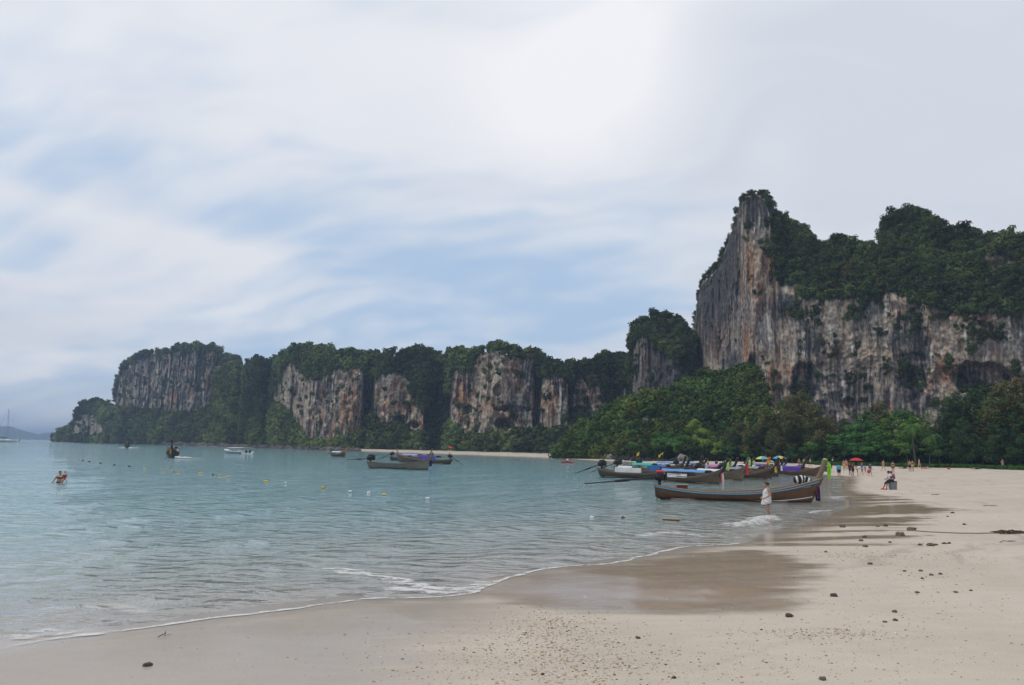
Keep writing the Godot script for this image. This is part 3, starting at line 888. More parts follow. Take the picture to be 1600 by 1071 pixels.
# trunk and crown of one tree, about h tall
func tree_meshes(kind: String, h: float, sd: int) -> Array:
	var g := RandomNumberGenerator.new(); g.seed = sd
	var tv := PackedVector3Array()
	var tc := PackedColorArray()
	var ti := PackedInt32Array()
	var bark := Color(0.16, 0.13, 0.10)
	var blobs := []
	var tints := []
	var lean := Vector3(g.randf_range(-0.06, 0.06), 0, g.randf_range(-0.06, 0.06))
	var crown: ArrayMesh
	if kind == "casuarina":
		var pts := []
		var rad := []
		for k in 8:
			var t := k / 7.0
			pts.append(Vector3(lean.x * t * h + 0.25 * sin(t * 5.0 + sd), t * h * 0.95 - 0.6, lean.z * t * h)); rad.append(lerpf(0.26, 0.04, t))
		tube(pts, rad, 7, bark, tv, tc, ti)
		var nb := int(h * 3.6)
		for k in nb:
			var t := lerpf(0.12, 0.98, (k + g.randf()) / nb)
			var yaw := g.randf() * TAU
			var reach := h * (0.25 * pow(sin(minf(t * 1.05, 1.0) * PI * 0.86 + 0.32), 0.8) + 0.02) * g.randf_range(0.6, 1.2)
			var root := Vector3(lean.x * t * h, t * h * 0.95, lean.z * t * h)
			var out := Vector3(cos(yaw), g.randf_range(0.25, 0.8), sin(yaw)).normalized()
			var tip := root + out * reach
			tube([root, root.lerp(tip, 0.5) + Vector3(0, 0.1, 0), tip], [0.06 * (1.2 - t), 0.035, 0.015], 4, bark, tv, tc, ti, false)
			for m in 3:
				var q := root.lerp(tip, 0.40 + 0.3 * m)
				var rr := reach * (0.30 - 0.05 * m) + 0.25
				blobs.append([q, Vector3(rr, rr * 0.85, rr)])
				tints.append([Vector3(0.095, 0.122, 0.045), Vector3(0.139, 0.139, 0.055), Vector3(0.078, 0.117, 0.047), Vector3(0.167, 0.145, 0.060)][g.randi() % 4])
		crown = leaf_cloud(blobs, int(h * 420), 0.17, 4.2, 0.5, tints, sd + 1)
	elif kind == "dark_casuarina":
		var pts := []
		var rad := []
		for k in 8:
			var t := k / 7.0
			pts.append(Vector3(lean.x * t * h, t * h * 0.95 - 0.6, lean.z * t * h)); rad.append(lerpf(0.30, 0.04, t))
		tube(pts, rad, 7, bark, tv, tc, ti)
		var nb := int(h * 3.6)
		for k in nb:
			var t := lerpf(0.10, 0.98, (k + g.randf()) / nb)
			var yaw := g.randf() * TAU
			var reach := h * (0.24 * pow(1.0 - t, 0.7) + 0.05) * g.randf_range(0.6, 1.25)
			var root := Vector3(lean.x * t * h, t * h * 0.95, lean.z * t * h)
			var tip := root + Vector3(cos(yaw), g.randf_range(0.15, 0.6), sin(yaw)).normalized() * reach
			tube([root, root.lerp(tip, 0.5) + Vector3(0, 0.1, 0), tip], [0.06, 0.035, 0.015], 4, bark, tv, tc, ti, false)
			for m in 3:
				var rr := reach * (0.32 - 0.05 * m) + 0.25
				blobs.append([root.lerp(tip, 0.40 + 0.3 * m), Vector3(rr, rr * 0.85, rr)])
				tints.append([Vector3(0.055, 0.106, 0.045), Vector3(0.071, 0.122, 0.051), Vector3(0.051, 0.089, 0.039)][g.randi() % 3])
		crown = leaf_cloud(blobs, int(h * 430), 0.17, 4.2, 0.5, tints, sd + 1)
	elif kind == "almond" or kind == "lime_almond":      # layered flat boughs of broad leaves
		var pts := [Vector3(0, -0.6, 0), Vector3(lean.x * 6, h * 0.3, 0.1), Vector3(lean.x * 10, h * 0.62, 0), Vector3(lean.x * 14, h * 0.9, 0)]
		tube(pts, [0.34, 0.26, 0.17, 0.06], 8, bark, tv, tc, ti)
		var tiers := 5
		for k in tiers:
			var t := lerpf(0.36, 0.95, k / (tiers - 1.0))
			var n := 9 - k
			for m in n:
				var yaw := TAU * (m + g.randf() * 0.7) / n + k
				var reach := h * lerpf(0.52, 0.20, pow(k / (tiers - 1.0), 1.3)) * g.randf_range(0.65, 1.12)
				var root := Vector3(lean.x * 12 * t, t * h - h * 0.07, 0)
				var tip := root + Vector3(cos(yaw) * reach, h * g.randf_range(-0.02, 0.16), sin(yaw) * reach)
				tube([root, root.lerp(tip, 0.5) + Vector3(0, 0.15, 0), tip], [0.11, 0.07, 0.03], 5, bark, tv, tc, ti, false)
				for b in 3:
					var q := root.lerp(tip, 0.5 + 0.25 * b) + Vector3(0, 0.2, 0)
					blobs.append([q, Vector3(reach * g.randf_range(0.18, 0.34), h * g.randf_range(0.03, 0.075), reach * g.randf_range(0.18, 0.34))])
					var tt: Vector3 = [Vector3(0.118, 0.222, 0.043), Vector3(0.094, 0.185, 0.043), Vector3(0.146, 0.246, 0.051)][g.randi() % 3] if kind == "lime_almond" else [Vector3(0.071, 0.184, 0.051), Vector3(0.089, 0.217, 0.055), Vector3(0.060, 0.155, 0.045)][g.randi() % 3]
					tints.append(tt)
		crown = leaf_cloud(blobs, int(h * 520), 0.26, 1.5, 0.0, tints, sd + 1)
	elif kind == "palm":
		var pts := []
		var rad := []
		var bend := g.randf_range(-0.16, 0.16)
		for k in 8:
			var t := k / 7.0
			pts.append(Vector3(bend * h * t * t, t * h - 0.5, 0.05 * h * sin(t * 2.0))); rad.append(lerpf(0.17, 0.10, t))
		tube(pts, rad, 7, Color(0.22, 0.19, 0.15), tv, tc, ti)
		var v := PackedVector3Array()
		var c := PackedColorArray()
		var idx := PackedInt32Array()
		var nn := PackedVector3Array()
		var top: Vector3 = pts[7]
		for f in 17:
			var yaw := TAU * f / 17.0 + g.randf() * 0.3
			var rise := g.randf_range(-0.3, 0.95)
			var fl := g.randf_range(2.4, 3.4)
			var prev := top
			var tint := Vector3(0.125, 0.237, 0.060).lerp(Vector3(0.191, 0.175, 0.063), clampf(-rise * 2.0, 0, 1)) * g.randf_range(0.7, 1.2)
			for k in 13:
				var t := (k + 1) / 13.0
				var q := top + Vector3(cos(yaw) * fl * t * (1.0 - 0.18 * t), fl * (rise * t - (0.62 + rise * 0.5) * t * t), sin(yaw) * fl * t * (1.0 - 0.18 * t))
				var d := (q - prev).normalized()
				var sd2 := d.cross(Vector3.UP).normalized()
				for e in [-1.0, 1.0]:
					var ll := 0.72 * sin(PI * clampf(t, 0.08, 0.96)) + 0.12
					var tip: Vector3 = q + sd2 * e * ll + d * 0.25 + Vector3(0, -0.35 * ll, 0)
					var s := v.size()
					v.append(q - d * 0.07); v.append(q + d * 0.07); v.append(tip)
					var nr: Vector3 = (Vector3.UP + sd2 * e * 0.4).normalized()
					for m in 3:
						nn.append(nr); c.append(Color(tint.x, tint.y, tint.z))
					if (v[s + 2] - v[s]).cross(v[s + 1] - v[s]).dot(nr) > 0.0: idx.append_array(PackedInt32Array([s, s + 1, s + 2]))
					else: idx.append_array(PackedInt32Array([s, s + 2, s + 1]))
				prev = q
		crown = mesh_of(v, idx, c, PackedVector2Array(), nn)
	else:       # bushy broadleaf trees: "bushy", "yellow_bushy", "dark_bushy", "bare_bushy"
		var pts := [Vector3(0, -0.8, 0), Vector3(lean.x * 5, h * 0.25, 0.1), Vector3(lean.x * 9, h * 0.5, 0), Vector3(lean.x * 12, h * 0.78, 0.1)]
		tube(pts, [0.30, 0.23, 0.15, 0.06], 7, bark, tv, tc, ti)
		var set_: Array = {"bushy": [Vector3(0.083, 0.196, 0.051), Vector3(0.106, 0.233, 0.055), Vector3(0.067, 0.155, 0.045)], "yellow_bushy": [Vector3(0.208, 0.310, 0.055), Vector3(0.171, 0.273, 0.055), Vector3(0.206, 0.284, 0.062)],
			"dark_bushy": [Vector3(0.045, 0.100, 0.039), Vector3(0.059, 0.129, 0.045), Vector3(0.075, 0.151, 0.047)], "brown_bushy": [Vector3(0.167, 0.152, 0.071), Vector3(0.139, 0.155, 0.060), Vector3(0.112, 0.145, 0.055)]}[kind]
		for k in 17:
			var t := g.randf_range(0.34, 0.92)
			var yaw := k * 2.4 + g.randf() * 0.6
			var reach := h * 0.36 * pow(maxf(sin(t * PI * 0.95), 0.1), 0.7) * g.randf_range(0.35, 1.1)
			var q := Vector3(cos(yaw) * reach + lean.x * 10 * t, t * h, sin(yaw) * reach)
			var rr := h * g.randf_range(0.10, 0.17)
			tube([Vector3(lean.x * 6, h * (0.22 + t * 0.32), 0), q * 0.6 + Vector3(0, h * t * 0.3, 0), q], [0.10, 0.06, 0.02], 4, bark, tv, tc, ti, false)
			blobs.append([q, Vector3(rr, rr * 0.75, rr)])
			tints.append(set_[g.randi() % 3])
		crown = leaf_cloud(blobs, int(h * 400), 0.24, 1.6, 0.1, tints, sd + 1)
	return [mesh_of(tv, ti, tc), crown]

func scatter(key: String, called: String, label: String, count: int, clumps: Array, size: Vector2, sd: int, tint: Vector3, rows_from: int, rows_to: int, wall_share: float, spread := 0.35, places := [], gaps := 0.34):
	var rg: Dictionary = ridges[key]
	var v: PackedVector3Array = rg.v
	var zone: PackedByteArray = rg.zone
	var nv: int = rg.nv
	var nu: int = rg.nu
	var g := RandomNumberGenerator.new(); g.seed = sd
	var picks := []
	for k in clumps.size(): picks.append([])
	var biggest := 0.0
	for k in 3000:
		var i := g.randi_range(0, nu - 2)
		var j := g.randi_range(rows_from, rows_to - 1)
		var q := i * nv + j
		biggest = maxf(biggest, (v[q + 1] - v[q]).cross(v[q + nv] - v[q]).length() if zone[q] != 1 else 0.0)
	biggest *= 0.6
	var made := 0
	var tries := 0
	while made < count and tries < count * 60:
		tries += 1
		var i := g.randi_range(0, nu - 2)
		var j := g.randi_range(rows_from, rows_to - 1)
		var q := i * nv + j
		var e1 := v[q + 1] - v[q]
		var e2 := v[q + nv] - v[q]
		var cr := e1.cross(e2)
		var area := cr.length()
		if area < 1e-6: continue
		var up := absf(cr.y) / area
		var on_wall := zone[q] == 1
		if g.randf() > area / biggest * (wall_share if on_wall else 1.0): continue
		var p := v[q] + e1 * g.randf() + e2 * g.randf()
		var scale := g.randf_range(size.x, size.y)
		if key == "tower":
			var tq := project(p)
			if tq.x < 1166.0 or (tq.x < 1222.0 and tq.y < 345.0):
				if tq.y > 318.0 and g.randf() < 0.55: continue
				scale *= 0.55
		if on_wall:
			var near := 0.0
			var pq := project(p)
			for e in places: near = maxf(near, 1.0 - Vector2((pq.x - e[0]) / e[2], (pq.y - e[1]) / e[3]).length_squared())
			if noise_f.get_noise_2d(p.x * 0.11 + p.z * 0.07, p.y * 0.10 + sd) < (0.36 if key == "tower" else 0.16) - up * 0.5 - 0.8 * near: continue
			scale *= 0.55
		elif up < 0.12 and g.randf() < 0.5: continue
		elif noise_f.get_noise_3d(p.x / 13.0, p.y / 17.0 + sd, p.z / 13.0) > gaps: continue
		var hue := noise_f.get_noise_3d(p.x / 16.0 + sd, p.y / 16.0, p.z / 16.0)
		var b := clampf(g.randf_range(0.72, 1.25) * (1.0 + 1.05 * hue), 0.30, 2.1)
		if key in ["range", "massif", "outcrop"]: b *= lerpf(1.28, 0.98, clampf(p.y / 38.0, 0.0, 1.0)) * (1.0 + 0.6 * noise_a.get_noise_2d(p.x / 55.0, p.z / 55.0))
		var brown := clampf(noise_f.get_noise_3d(p.x / 9.0, p.y / 9.0 + 40.0, p.z / 9.0) * 1.6 - 0.25, 0.0, 0.8)
		var col := Vector3(tint.x * b, tint.y * b, tint.z * b).lerp(Vector3(tint.x * 1.7, tint.y * 0.95, tint.z * 1.1) * b, brown)
		if key == "jungle_hill": col = col.lerp(Vector3(0.115, 0.135, 0.030) * b, clampf(noise_f.get_noise_3d(p.x / 15.0 + 60.0, p.y / 12.0, p.z / 15.0) * 2.4 - 0.1 + (0.35 - p.y / 40.0), 0.0, 0.85))
		var basis := Basis(Vector3.UP, g.randf() * TAU).scaled(Vector3(scale, scale * g.randf_range(0.75, 1.25), scale))
		picks[g.randi() % clumps.size()].append([Transform3D(basis, p + Vector3(0, scale * spread, 0)), Color(col.x, col.y, col.z)])
		made += 1
	for k in clumps.size():
		if picks[k].is_empty(): continue
		var mm := MultiMesh.new()
		mm.transform_format = MultiMesh.TRANSFORM_3D
		mm.use_colors = true
		mm.mesh = clumps[k]
		mm.instance_count = picks[k].size()
		for n in picks[k].size():
			mm.set_instance_transform(n, picks[k][n][0])
			mm.set_instance_color(n, picks[k][n][1])
		var o := MultiMeshInstance3D.new()
		o.name = numbered(called); o.multimesh = mm; o.material_override = mats["leaves"]
		add_child(o)
		tag(o, label, "forest", "", "stuff")

func far_clumps(n: int, cards: int, size: float) -> Array:
	var out := []
	for k in n:
		var g := RandomNumberGenerator.new(); g.seed = 900 + k
		var blobs := []
		for b in 7:
			var r := g.randf_range(0.34, 0.55)
			blobs.append([Vector3(g.randf_range(-0.62, 0.62), g.randf_range(-0.25, 0.65), g.randf_range(-0.62, 0.62)), Vector3(r, r * 0.8, r)])
		out.append(leaf_cloud(blobs, cards, size, 1.5, 0.1, [Vector3(1.0, 1.0, 1.0), Vector3(0.75, 0.8, 0.8), Vector3(1.2, 1.15, 1.0)], 950 + k))
	return out

func build_forest():
	var clumps := far_clumps(4, 260, 0.24)
	var fine := far_clumps(4, 420, 0.17)
	var green := Vector3(0.088, 0.124, 0.038)
	var dark := Vector3(0.076, 0.108, 0.033)
	scatter("outcrop", "forest", "low forest on the far left headland", 900, clumps, Vector2(3.0, 6.5), 1, green, 0, 72, 0.10)
	scatter("massif", "forest", "forest on and below the grey massif at the left", 3400, clumps, Vector2(2.4, 5.6), 2, green, 0, 178, 0.11)
	scatter("range", "forest", "forest covering the long cliff range", 11500, clumps, Vector2(1.8, 4.3), 3, green, 0, 148, 0.06)
	scatter("pillar", "forest", "shrubs on the dark rock pillar", 800, fine, Vector2(1.5, 3.8), 4, dark, 12, 132, 0.10)
	scatter("tower", "forest", "forest on the top of the tall streaked cliff", 6500, fine, Vector2(1.1, 3.2), 5, dark, 204, 268, 0.0)
	scatter("tower", "cliff_shrubs", "shrubs clinging to the upper wall of the tall streaked cliff", 560, fine, Vector2(1.2, 3.4), 6, dark, 60, 204, 1.0, 0.35, [[1185, 362, 26, 18], [1225, 380, 18, 40], [1125, 430, 20, 24], [1178, 330, 12, 14], [1212, 440, 14, 30], [1182, 560, 8, 50], [1262, 490, 40, 22], [1340, 492, 30, 16], [1440, 500, 60, 20], [1540, 520, 50, 24]])
	scatter("jungle_hill", "forest", "dense jungle on the slope below the tall cliff", 2300, fine, Vector2(1.4, 3.7), 7, Vector3(0.068, 0.116, 0.031), 0, 100, 0.25)
	# the trees along the edge of the beach
	var kinds := {}
	var list := [["casuarina", 15.0], ["casuarina", 17.0], ["casuarina", 13.5], ["dark_casuarina", 19.0], ["dark_casuarina", 16.5], ["almond", 10.0], ["lime_almond", 10.0], ["palm", 9.0], ["palm", 7.0], ["bushy", 9.0], ["bushy", 7.5], ["yellow_bushy", 8.5], ["dark_bushy", 9.5], ["dark_bushy", 7.5], ["brown_bushy", 9.0], ["yellow_bushy", 6.5]]
	for k in list.size():
		if not kinds.has(list[k][0]): kinds[list[k][0]] = []
		kinds[list[k][0]].append([tree_meshes(list[k][0], list[k][1], 300 + k * 13), list[k][1]])
	var looks := {"casuarina": ["casuarina_tree", "olive brown feathery casuarina", "tree"], "dark_casuarina": ["casuarina_tree", "tall dark green casuarina", "tree"], "almond": ["almond_tree", "mid green tree with layered flat boughs", "tree"], "lime_almond": ["almond_tree", "bright green tree with layered flat boughs", "tree"],
		"palm": ["palm_tree", "slender palm", "palm"], "bushy": ["broadleaf_tree", "round green broadleaf tree", "tree"], "yellow_bushy": ["broadleaf_tree", "yellow green broadleaf tree", "tree"], "dark_bushy": ["broadleaf_tree", "dark green broadleaf tree", "tree"], "brown_bushy": ["broadleaf_tree", "thin brownish broadleaf tree", "tree"]}
	var g := RandomNumberGenerator.new(); g.seed = 5150
	# kind, photograph column, its top row, metres behind the edge of the sand, words that place it
	var spots := [
		["yellow_bushy", 905, 678, 3, "at the far left tip of the wooded point"], ["bushy", 932, 668, 8, "second from the left on the wooded point"], ["yellow_bushy", 950, 680, 3, "low on the wooded point above the dark rocks"], ["brown_bushy", 968, 660, 12, "leaning above the dark shore rocks"],
		["bushy", 990, 690, 2, "at the foot of the grey rock on the slope"], ["dark_bushy", 1012, 668, 16, "beside the grey rock halfway up the slope"], ["bushy", 1040, 668, 4, "big and round where the sand begins behind the boats"], ["bushy", 1062, 680, 3, "right of the big round tree at the start of the sand"],
		["yellow_bushy", 1084, 655, 10, "tallest yellow one on the slope"], ["yellow_bushy", 1100, 668, 5, "below the tallest yellow one"], ["yellow_bushy", 1122, 690, 2, "low behind the pink boat awning"], ["dark_bushy", 1128, 655, 12, "between the yellow trees and the brown casuarinas"],
		["dark_bushy", 1140, 690, 2, "low, left of the brown casuarinas"], ["casuarina", 1152, 655, 9, "leftmost of the brown casuarina row"], ["casuarina", 1172, 662, 3, "second of the brown casuarina row"], ["bushy", 1166, 702, 0, "low bush shaped, below the leftmost casuarinas"],
		["casuarina", 1198, 640, 10, "behind the rainbow parasols"], ["casuarina", 1222, 622, 14, "left of the tallest brown casuarina"], ["casuarina", 1240, 612, 8, "tallest of the brown casuarinas"], ["casuarina", 1262, 605, 13, "just right of the tallest brown casuarina"],
		["casuarina", 1280, 628, 4, "right of the tallest brown casuarinas"], ["casuarina", 1298, 650, 9, "at the right end of the brown casuarina group"], ["bushy", 1270, 690, 1, "low and fresh green under the brown casuarinas"], ["casuarina", 1212, 668, 2, "low in front of the brown casuarinas"],
		["dark_casuarina", 1318, 650, 16, "behind the layered trees, left"], ["casuarina", 1382, 622, 20, "pointed, rising behind the layered trees"], ["dark_bushy", 1345, 640, 18, "behind the layered trees under the cliff"], ["dark_bushy", 1412, 640, 20, "right of the pointed casuarina under the cliff"],
		["almond", 1345, 652, 6, "left of the two layered trees"], ["lime_almond", 1395, 650, 8, "middle of the layered trees, brightest"], ["lime_almond", 1440, 650, 6, "right one of the bright layered trees"], ["almond", 1368, 672, 2, "low in front between the layered trees"], ["almond", 1458, 664, 9, "dim, at the right edge of the layered trees"],
		["palm", 1432, 662, 1, "tall, in front of the bright layered tree"], ["palm", 1452, 678, 2, "short, right of the tall palm"], ["palm", 1418, 702, -2, "young, standing on the sand edge"], ["dark_bushy", 1390, 700, 3, "low and dark beside the young palm"], ["dark_bushy", 1320, 694, 2, "low and dark left of the layered trees"],
		["dark_casuarina", 1482, 618, 5, "leftmost of the tall dark group at the right"], ["dark_casuarina", 1505, 606, 9, "second of the tall dark group at the right"], ["dark_casuarina", 1530, 600, 4, "tallest of the dark group at the right"], ["dark_casuarina", 1552, 598, 10, "behind the tallest of the dark group"],
		["casuarina", 1575, 592, 4, "brownish, near the right edge of the view"], ["casuarina", 1598, 584, 7, "brownish, at the right edge of the view"], ["dark_casuarina", 1560, 640, 0, "lower, in front of the dark group"], ["dark_casuarina", 1512, 650, 0, "lower, left in front of the dark group"], ["dark_casuarina", 1592, 640, 1, "lower, at the right edge of the view"],
		["dark_bushy", 1468, 690, 1, "low under the dark group, left"], ["dark_bushy", 1535, 690, 1, "low under the dark group, middle"], ["dark_bushy", 1580, 692, 0, "low under the dark group, right"], ["dark_bushy", 1300, 700, 2, "low behind the red parasol"], ["dark_bushy", 1238, 698, 1, "low behind the blue parasol"], ["dark_bushy", 1198, 702, 1, "low behind the rainbow parasol"],
		["casuarina", 1640, 580, 5, "beyond the right edge, near"], ["dark_casuarina", 1690, 585, 6, "beyond the right edge, farther"], ["dark_casuarina", 1750, 590, 5, "beyond the right edge, farthest"]]
	for s in spots:
		var d: float = tree_line(s[1]) + s[3]
		var p := away(s[1], d)
		p.y = ground_height(p.x, p.z)
		if s[1] < 1190: p.y = maxf(p.y, 1.0)
		var hill: float = clampf((s[3] - 3.0) * 0.75, 0.0, 12.0) if s[1] < 1135 else 0.0
		p.y += hill
		var want: float = (H + d * slope_at(s[1], s[2])) - p.y
		var options: Array = kinds[s[0]]
		var pick = options[g.randi() % options.size()]
		var k: float = want / pick[1]
		var w := k * g.randf_range(0.95, 1.2)
		var look = looks[s[0]]
		var t := thing(look[0], "%s %s" % [look[1], s[4]], look[2], p, g.randf() * TAU, "trees along the edge of the beach")
		t.scale = Vector3(w, k, w)
		part("trunk", pick[0][0], mats["bark"], t)
		part("crown", pick[0][1], mats["leaves"], t)
	# undergrowth: dim bushes that close the wood behind the first trees, and the green creeper on the sand
	var under := [[], [], [], []]
	for k in 900:
		var px := g.randf_range(985, 2000)
		var back := g.randf_range(2.0, 34.0)
		var p := away(px, tree_line(px) + back)
		p.y = ground_height(p.x, p.z) + 0.4
		var sc := g.randf_range(1.2, 2.6) + back * 0.05
		var b := g.randf_range(0.6, 1.2)
		under[g.randi() % 4].append([Transform3D(Basis(Vector3.UP, g.randf() * TAU).scaled(Vector3(sc, sc * 1.2, sc)), p), Color(0.034 * b, 0.058 * b, 0.020 * b)])
	for k in 1500:
		var px := g.randf_range(1255, 1900)
		var n := noise_a.get_noise_2d(px * 0.02, 5.0)
		var p := away(px, tree_line(px) - g.randf_range(-1.5, 3.0 + 5.0 * clampf(n + 0.3, 0.0, 1.0)))
		p.y = ground_height(p.x, p.z) + 0.05
		var sc := g.randf_range(0.45, 1.0)
		var b := g.randf_range(0.7, 1.3)
		under[g.randi() % 4].append([Transform3D(Basis(Vector3.UP, g.randf() * TAU).scaled(Vector3(sc, sc * 0.7, sc)), p), Color(0.060 * b, 0.140 * b, 0.030 * b)])
	for k in 4:
		var mm := MultiMesh.new()
		mm.transform_format = MultiMesh.TRANSFORM_3D; mm.use_colors = true; mm.mesh = fine[k]
		mm.instance_count = under[k].size()
		for n in under[k].size():
			mm.set_instance_transform(n, under[k][n][0]); mm.set_instance_color(n, under[k][n][1])
		var o := MultiMeshInstance3D.new()
		o.name = numbered("undergrowth"); o.multimesh = mm; o.material_override = mats["leaves"]
		add_child(o)
		tag(o, "low bushes and green creeper along the top of the beach", "undergrowth", "", "stuff")
# ---------------------------------------------------------------- boats
func hull_point(o: Dictionary, s: float, f: float, side: float, inset := 0.0) -> Vector3:
	var L: float = o.L
	var rise := pow(maxf((s - 0.42) / 0.58, 0.0), 2.1)
	var sheer: float = o.mid + (o.bow - o.mid) * rise + (o.stern - o.mid) * pow(maxf((0.34 - s) / 0.34, 0.0), 1.8)
	var keel: float = -0.28 + 0.20 * pow(maxf((0.25 - s) / 0.25, 0.0), 2.0) + 0.10 * pow(maxf((s - 0.8) / 0.2, 0.0), 2.0) + inset * 1.6
	var beam: float = o.beam * (0.56 + 0.44 * sin(minf(s / 0.42, 1.0) * PI * 0.5)) if s < 0.42 else o.beam * pow(maxf(1.0 - pow((s - 0.42) / 0.58, 2.3), 0.0), 0.85)
	var b: float = maxf(beam * pow(sin(f * PI * 0.5), 0.62) * (0.86 + 0.14 * f) - inset, 0.012 if inset == 0.0 else 0.0)
	var xk := lerpf(0.045 * L, 0.94 * L, s)
	var xs := lerpf(0.0, L * 1.03, s)
	var ff := pow(f, 0.9)
	return Vector3(lerpf(xk, xs, ff) - L * 0.5, lerpf(keel, sheer, f), side * b)

func hull_mesh(o: Dictionary, inset: float) -> ArrayMesh:
	var ns := 34
	var nf := 10
	var v := PackedVector3Array()
	var c := PackedColorArray()
	var col: Vector3 = o.color
	var low: Vector3 = o.get("low", col * 0.55)
	for i in ns:
		var s := i / (ns - 1.0)
		if inset > 0.0: s = lerpf(0.02, 0.97, s)
		for j in range(-nf, nf + 1):
			var f := absf(j) / nf
			var p := hull_point(o, s, f, 1.0 if j >= 0 else -1.0, inset)
			v.append(p)
			var n := 1.0 + 0.35 * noise_f.get_noise_2d(p.x * 0.9 + o.L * 7.0, p.y * 5.0)
			var q := (low if p.y < 0.13 else col) * n
			if p.y < 0.05: q = q.lerp(Vector3(0.035, 0.04, 0.02), 0.5)
			if inset > 0.0: q = Vector3(0.28, 0.22, 0.16) * n
			c.append(Color(q.x, q.y, q.z))
	var idx := grid_index(ns, nf * 2 + 1, inset == 0.0)
	# transom and its twin at the bow
	var q0 := v.size()
	if inset == 0.0:
		v.append(Vector3(v[0].x + 0.06, 0.1, 0)); c.append(Color(low.x, low.y, low.z))
		for j in nf * 2:
			idx.append_array(PackedInt32Array([q0, j, j + 1]))
	return mesh_of(v, idx, c)

func sheer_line(o: Dictionary, s0: float, s1: float, f: float, side: float, lift: Vector3, n := 22) -> Array:
	var out := []
	for k in n:
		out.append(hull_point(o, lerpf(s0, s1, k / (n - 1.0)), f, side) + Vector3(lift.x, lift.y, lift.z * side))
	return out

func flat_rail(pts: Array, w: float, h: float) -> ArrayMesh:
	var v := PackedVector3Array()
	var idx := PackedInt32Array()
	var n := pts.size()
	for i in n:
		var d: Vector3 = (pts[mini(i + 1, n - 1)] - pts[maxi(i - 1, 0)]).normalized()
		var side := d.cross(Vector3.UP).normalized() * w * 0.5
		var up := Vector3(0, h * 0.5, 0)
		for e in [side + up, -side + up, -side + up, -side - up, -side - up, side - up, side - up, side + up]:
			v.append(pts[i] + e)
	for i in n - 1:
		for k in 4:
			var a := i * 8 + k * 2
			idx.append_array(PackedInt32Array([a, a + 1, a + 8, a + 1, a + 9, a + 8]))
	for e in [0, (n - 1) * 8]:
		idx.append_array(PackedInt32Array([e, e + 2, e + 4, e, e + 4, e + 6]))
	return mesh_of(v, idx)

func box_mesh(size: Vector3, bevel := 0.02) -> ArrayMesh:     # bevelled block
	var v := PackedVector3Array()
	var idx := PackedInt32Array()
	var h := size * 0.5
	var b := minf(bevel, minf(h.x, minf(h.y, h.z)) * 0.6)
	var st := SurfaceTool.new()
	st.begin(Mesh.PRIMITIVE_TRIANGLES)
	var rings := [[-h.y, b], [-h.y + b, 0.0], [h.y - b, 0.0], [h.y, b]]
	var loops := []
	for r in rings:
		var x: float = h.x - r[1]
		var z: float = h.z - r[1]
		loops.append([Vector3(x - b, r[0], z), Vector3(x, r[0], z - b), Vector3(x, r[0], -z + b), Vector3(x - b, r[0], -z), Vector3(-x + b, r[0], -z), Vector3(-x, r[0], -z + b), Vector3(-x, r[0], z - b), Vector3(-x + b, r[0], z)])
	st.set_smooth_group(-1)
	for k in 3:
		for m in 8:
			var a: Vector3 = loops[k][m]
			var c2: Vector3 = loops[k][(m + 1) % 8]
			var d: Vector3 = loops[k + 1][m]
			var e: Vector3 = loops[k + 1][(m + 1) % 8]
			for p in [a, c2, d, c2, e, d]: st.add_vertex(p)
	for m in range(1, 7):
		for p in [loops[3][0], loops[3][m], loops[3][m + 1]]: st.add_vertex(p)
		for p in [loops[0][0], loops[0][m + 1], loops[0][m]]: st.add_vertex(p)
	st.generate_normals()
	return st.commit()

# a cloth between two rows of points, thin but two sided, with a little sag
func cloth_sheet(rows: Array, thick := 0.012) -> ArrayMesh:
	var nr := rows.size()
	var nc: int = rows[0].size()
	var v := PackedVector3Array()
	for r in rows:
		for p in r: v.append(p)
	var idx := grid_index(nr, nc)
	var m := mesh_of(v, idx)
	var nrm: PackedVector3Array = m.surface_get_arrays(0)[Mesh.ARRAY_NORMAL]
	var v2 := v.duplicate()
	for k in v.size(): v2.append(v[k] - nrm[k] * thick)
	var all := idx.duplicate()
	for k in range(0, idx.size(), 3):
		all.append(idx[k] + v.size()); all.append(idx[k + 2] + v.size()); all.append(idx[k + 1] + v.size())
	var rim := []
	for cidx in nc: rim.append(cidx)
	for r in range(1, nr): rim.append(r * nc + nc - 1)
	for cidx in range(nc - 2, -1, -1): rim.append((nr - 1) * nc + cidx)
	for r in range(nr - 2, 0, -1): rim.append(r * nc)
	for k in rim.size():
		var a: int = rim[k]
		var b: int = rim[(k + 1) % rim.size()]
		all.append_array(PackedInt32Array([a, a + v.size(), b, b, a + v.size(), b + v.size()]))
	return mesh_of(v2, all)

# a scarf tied round a point and hanging down
func scarf(at: Vector3, length: float, width: float, sd: int, out := Vector3(0.1, 0, 0.12)) -> ArrayMesh:
	var rows := []
	for r in 9:
		var t := r / 8.0
		var row := []
		for k in 7:
			var u := k / 6.0 - 0.5
			var w := width * (0.35 + 0.65 * minf(t * 2.5, 1.0)) * (1.0 - 0.12 * t)
			row.append(at + out * minf(t * 4.0, 1.0) + Vector3(u * w, -length * t + 0.05 * sin(t * 6.0) * u, 0.05 * sin(u * 13.0 + sd + t * 2.0) * minf(t * 3.0, 1.0)))
		rows.append(row)
	return cloth_sheet(rows, 0.015)

func knot(at: Vector3, dir: Vector3, r: float, h: float) -> ArrayMesh:
	var pts := []
	var rad := []
	for k in 7:
		var t := k / 6.0
		pts.append(at + dir * (t - 0.5) * h); rad.append(r * (0.78 + 0.30 * sin(t * PI) + 0.06 * sin(t * 19.0)))
	return tube_mesh(pts, rad, 10)

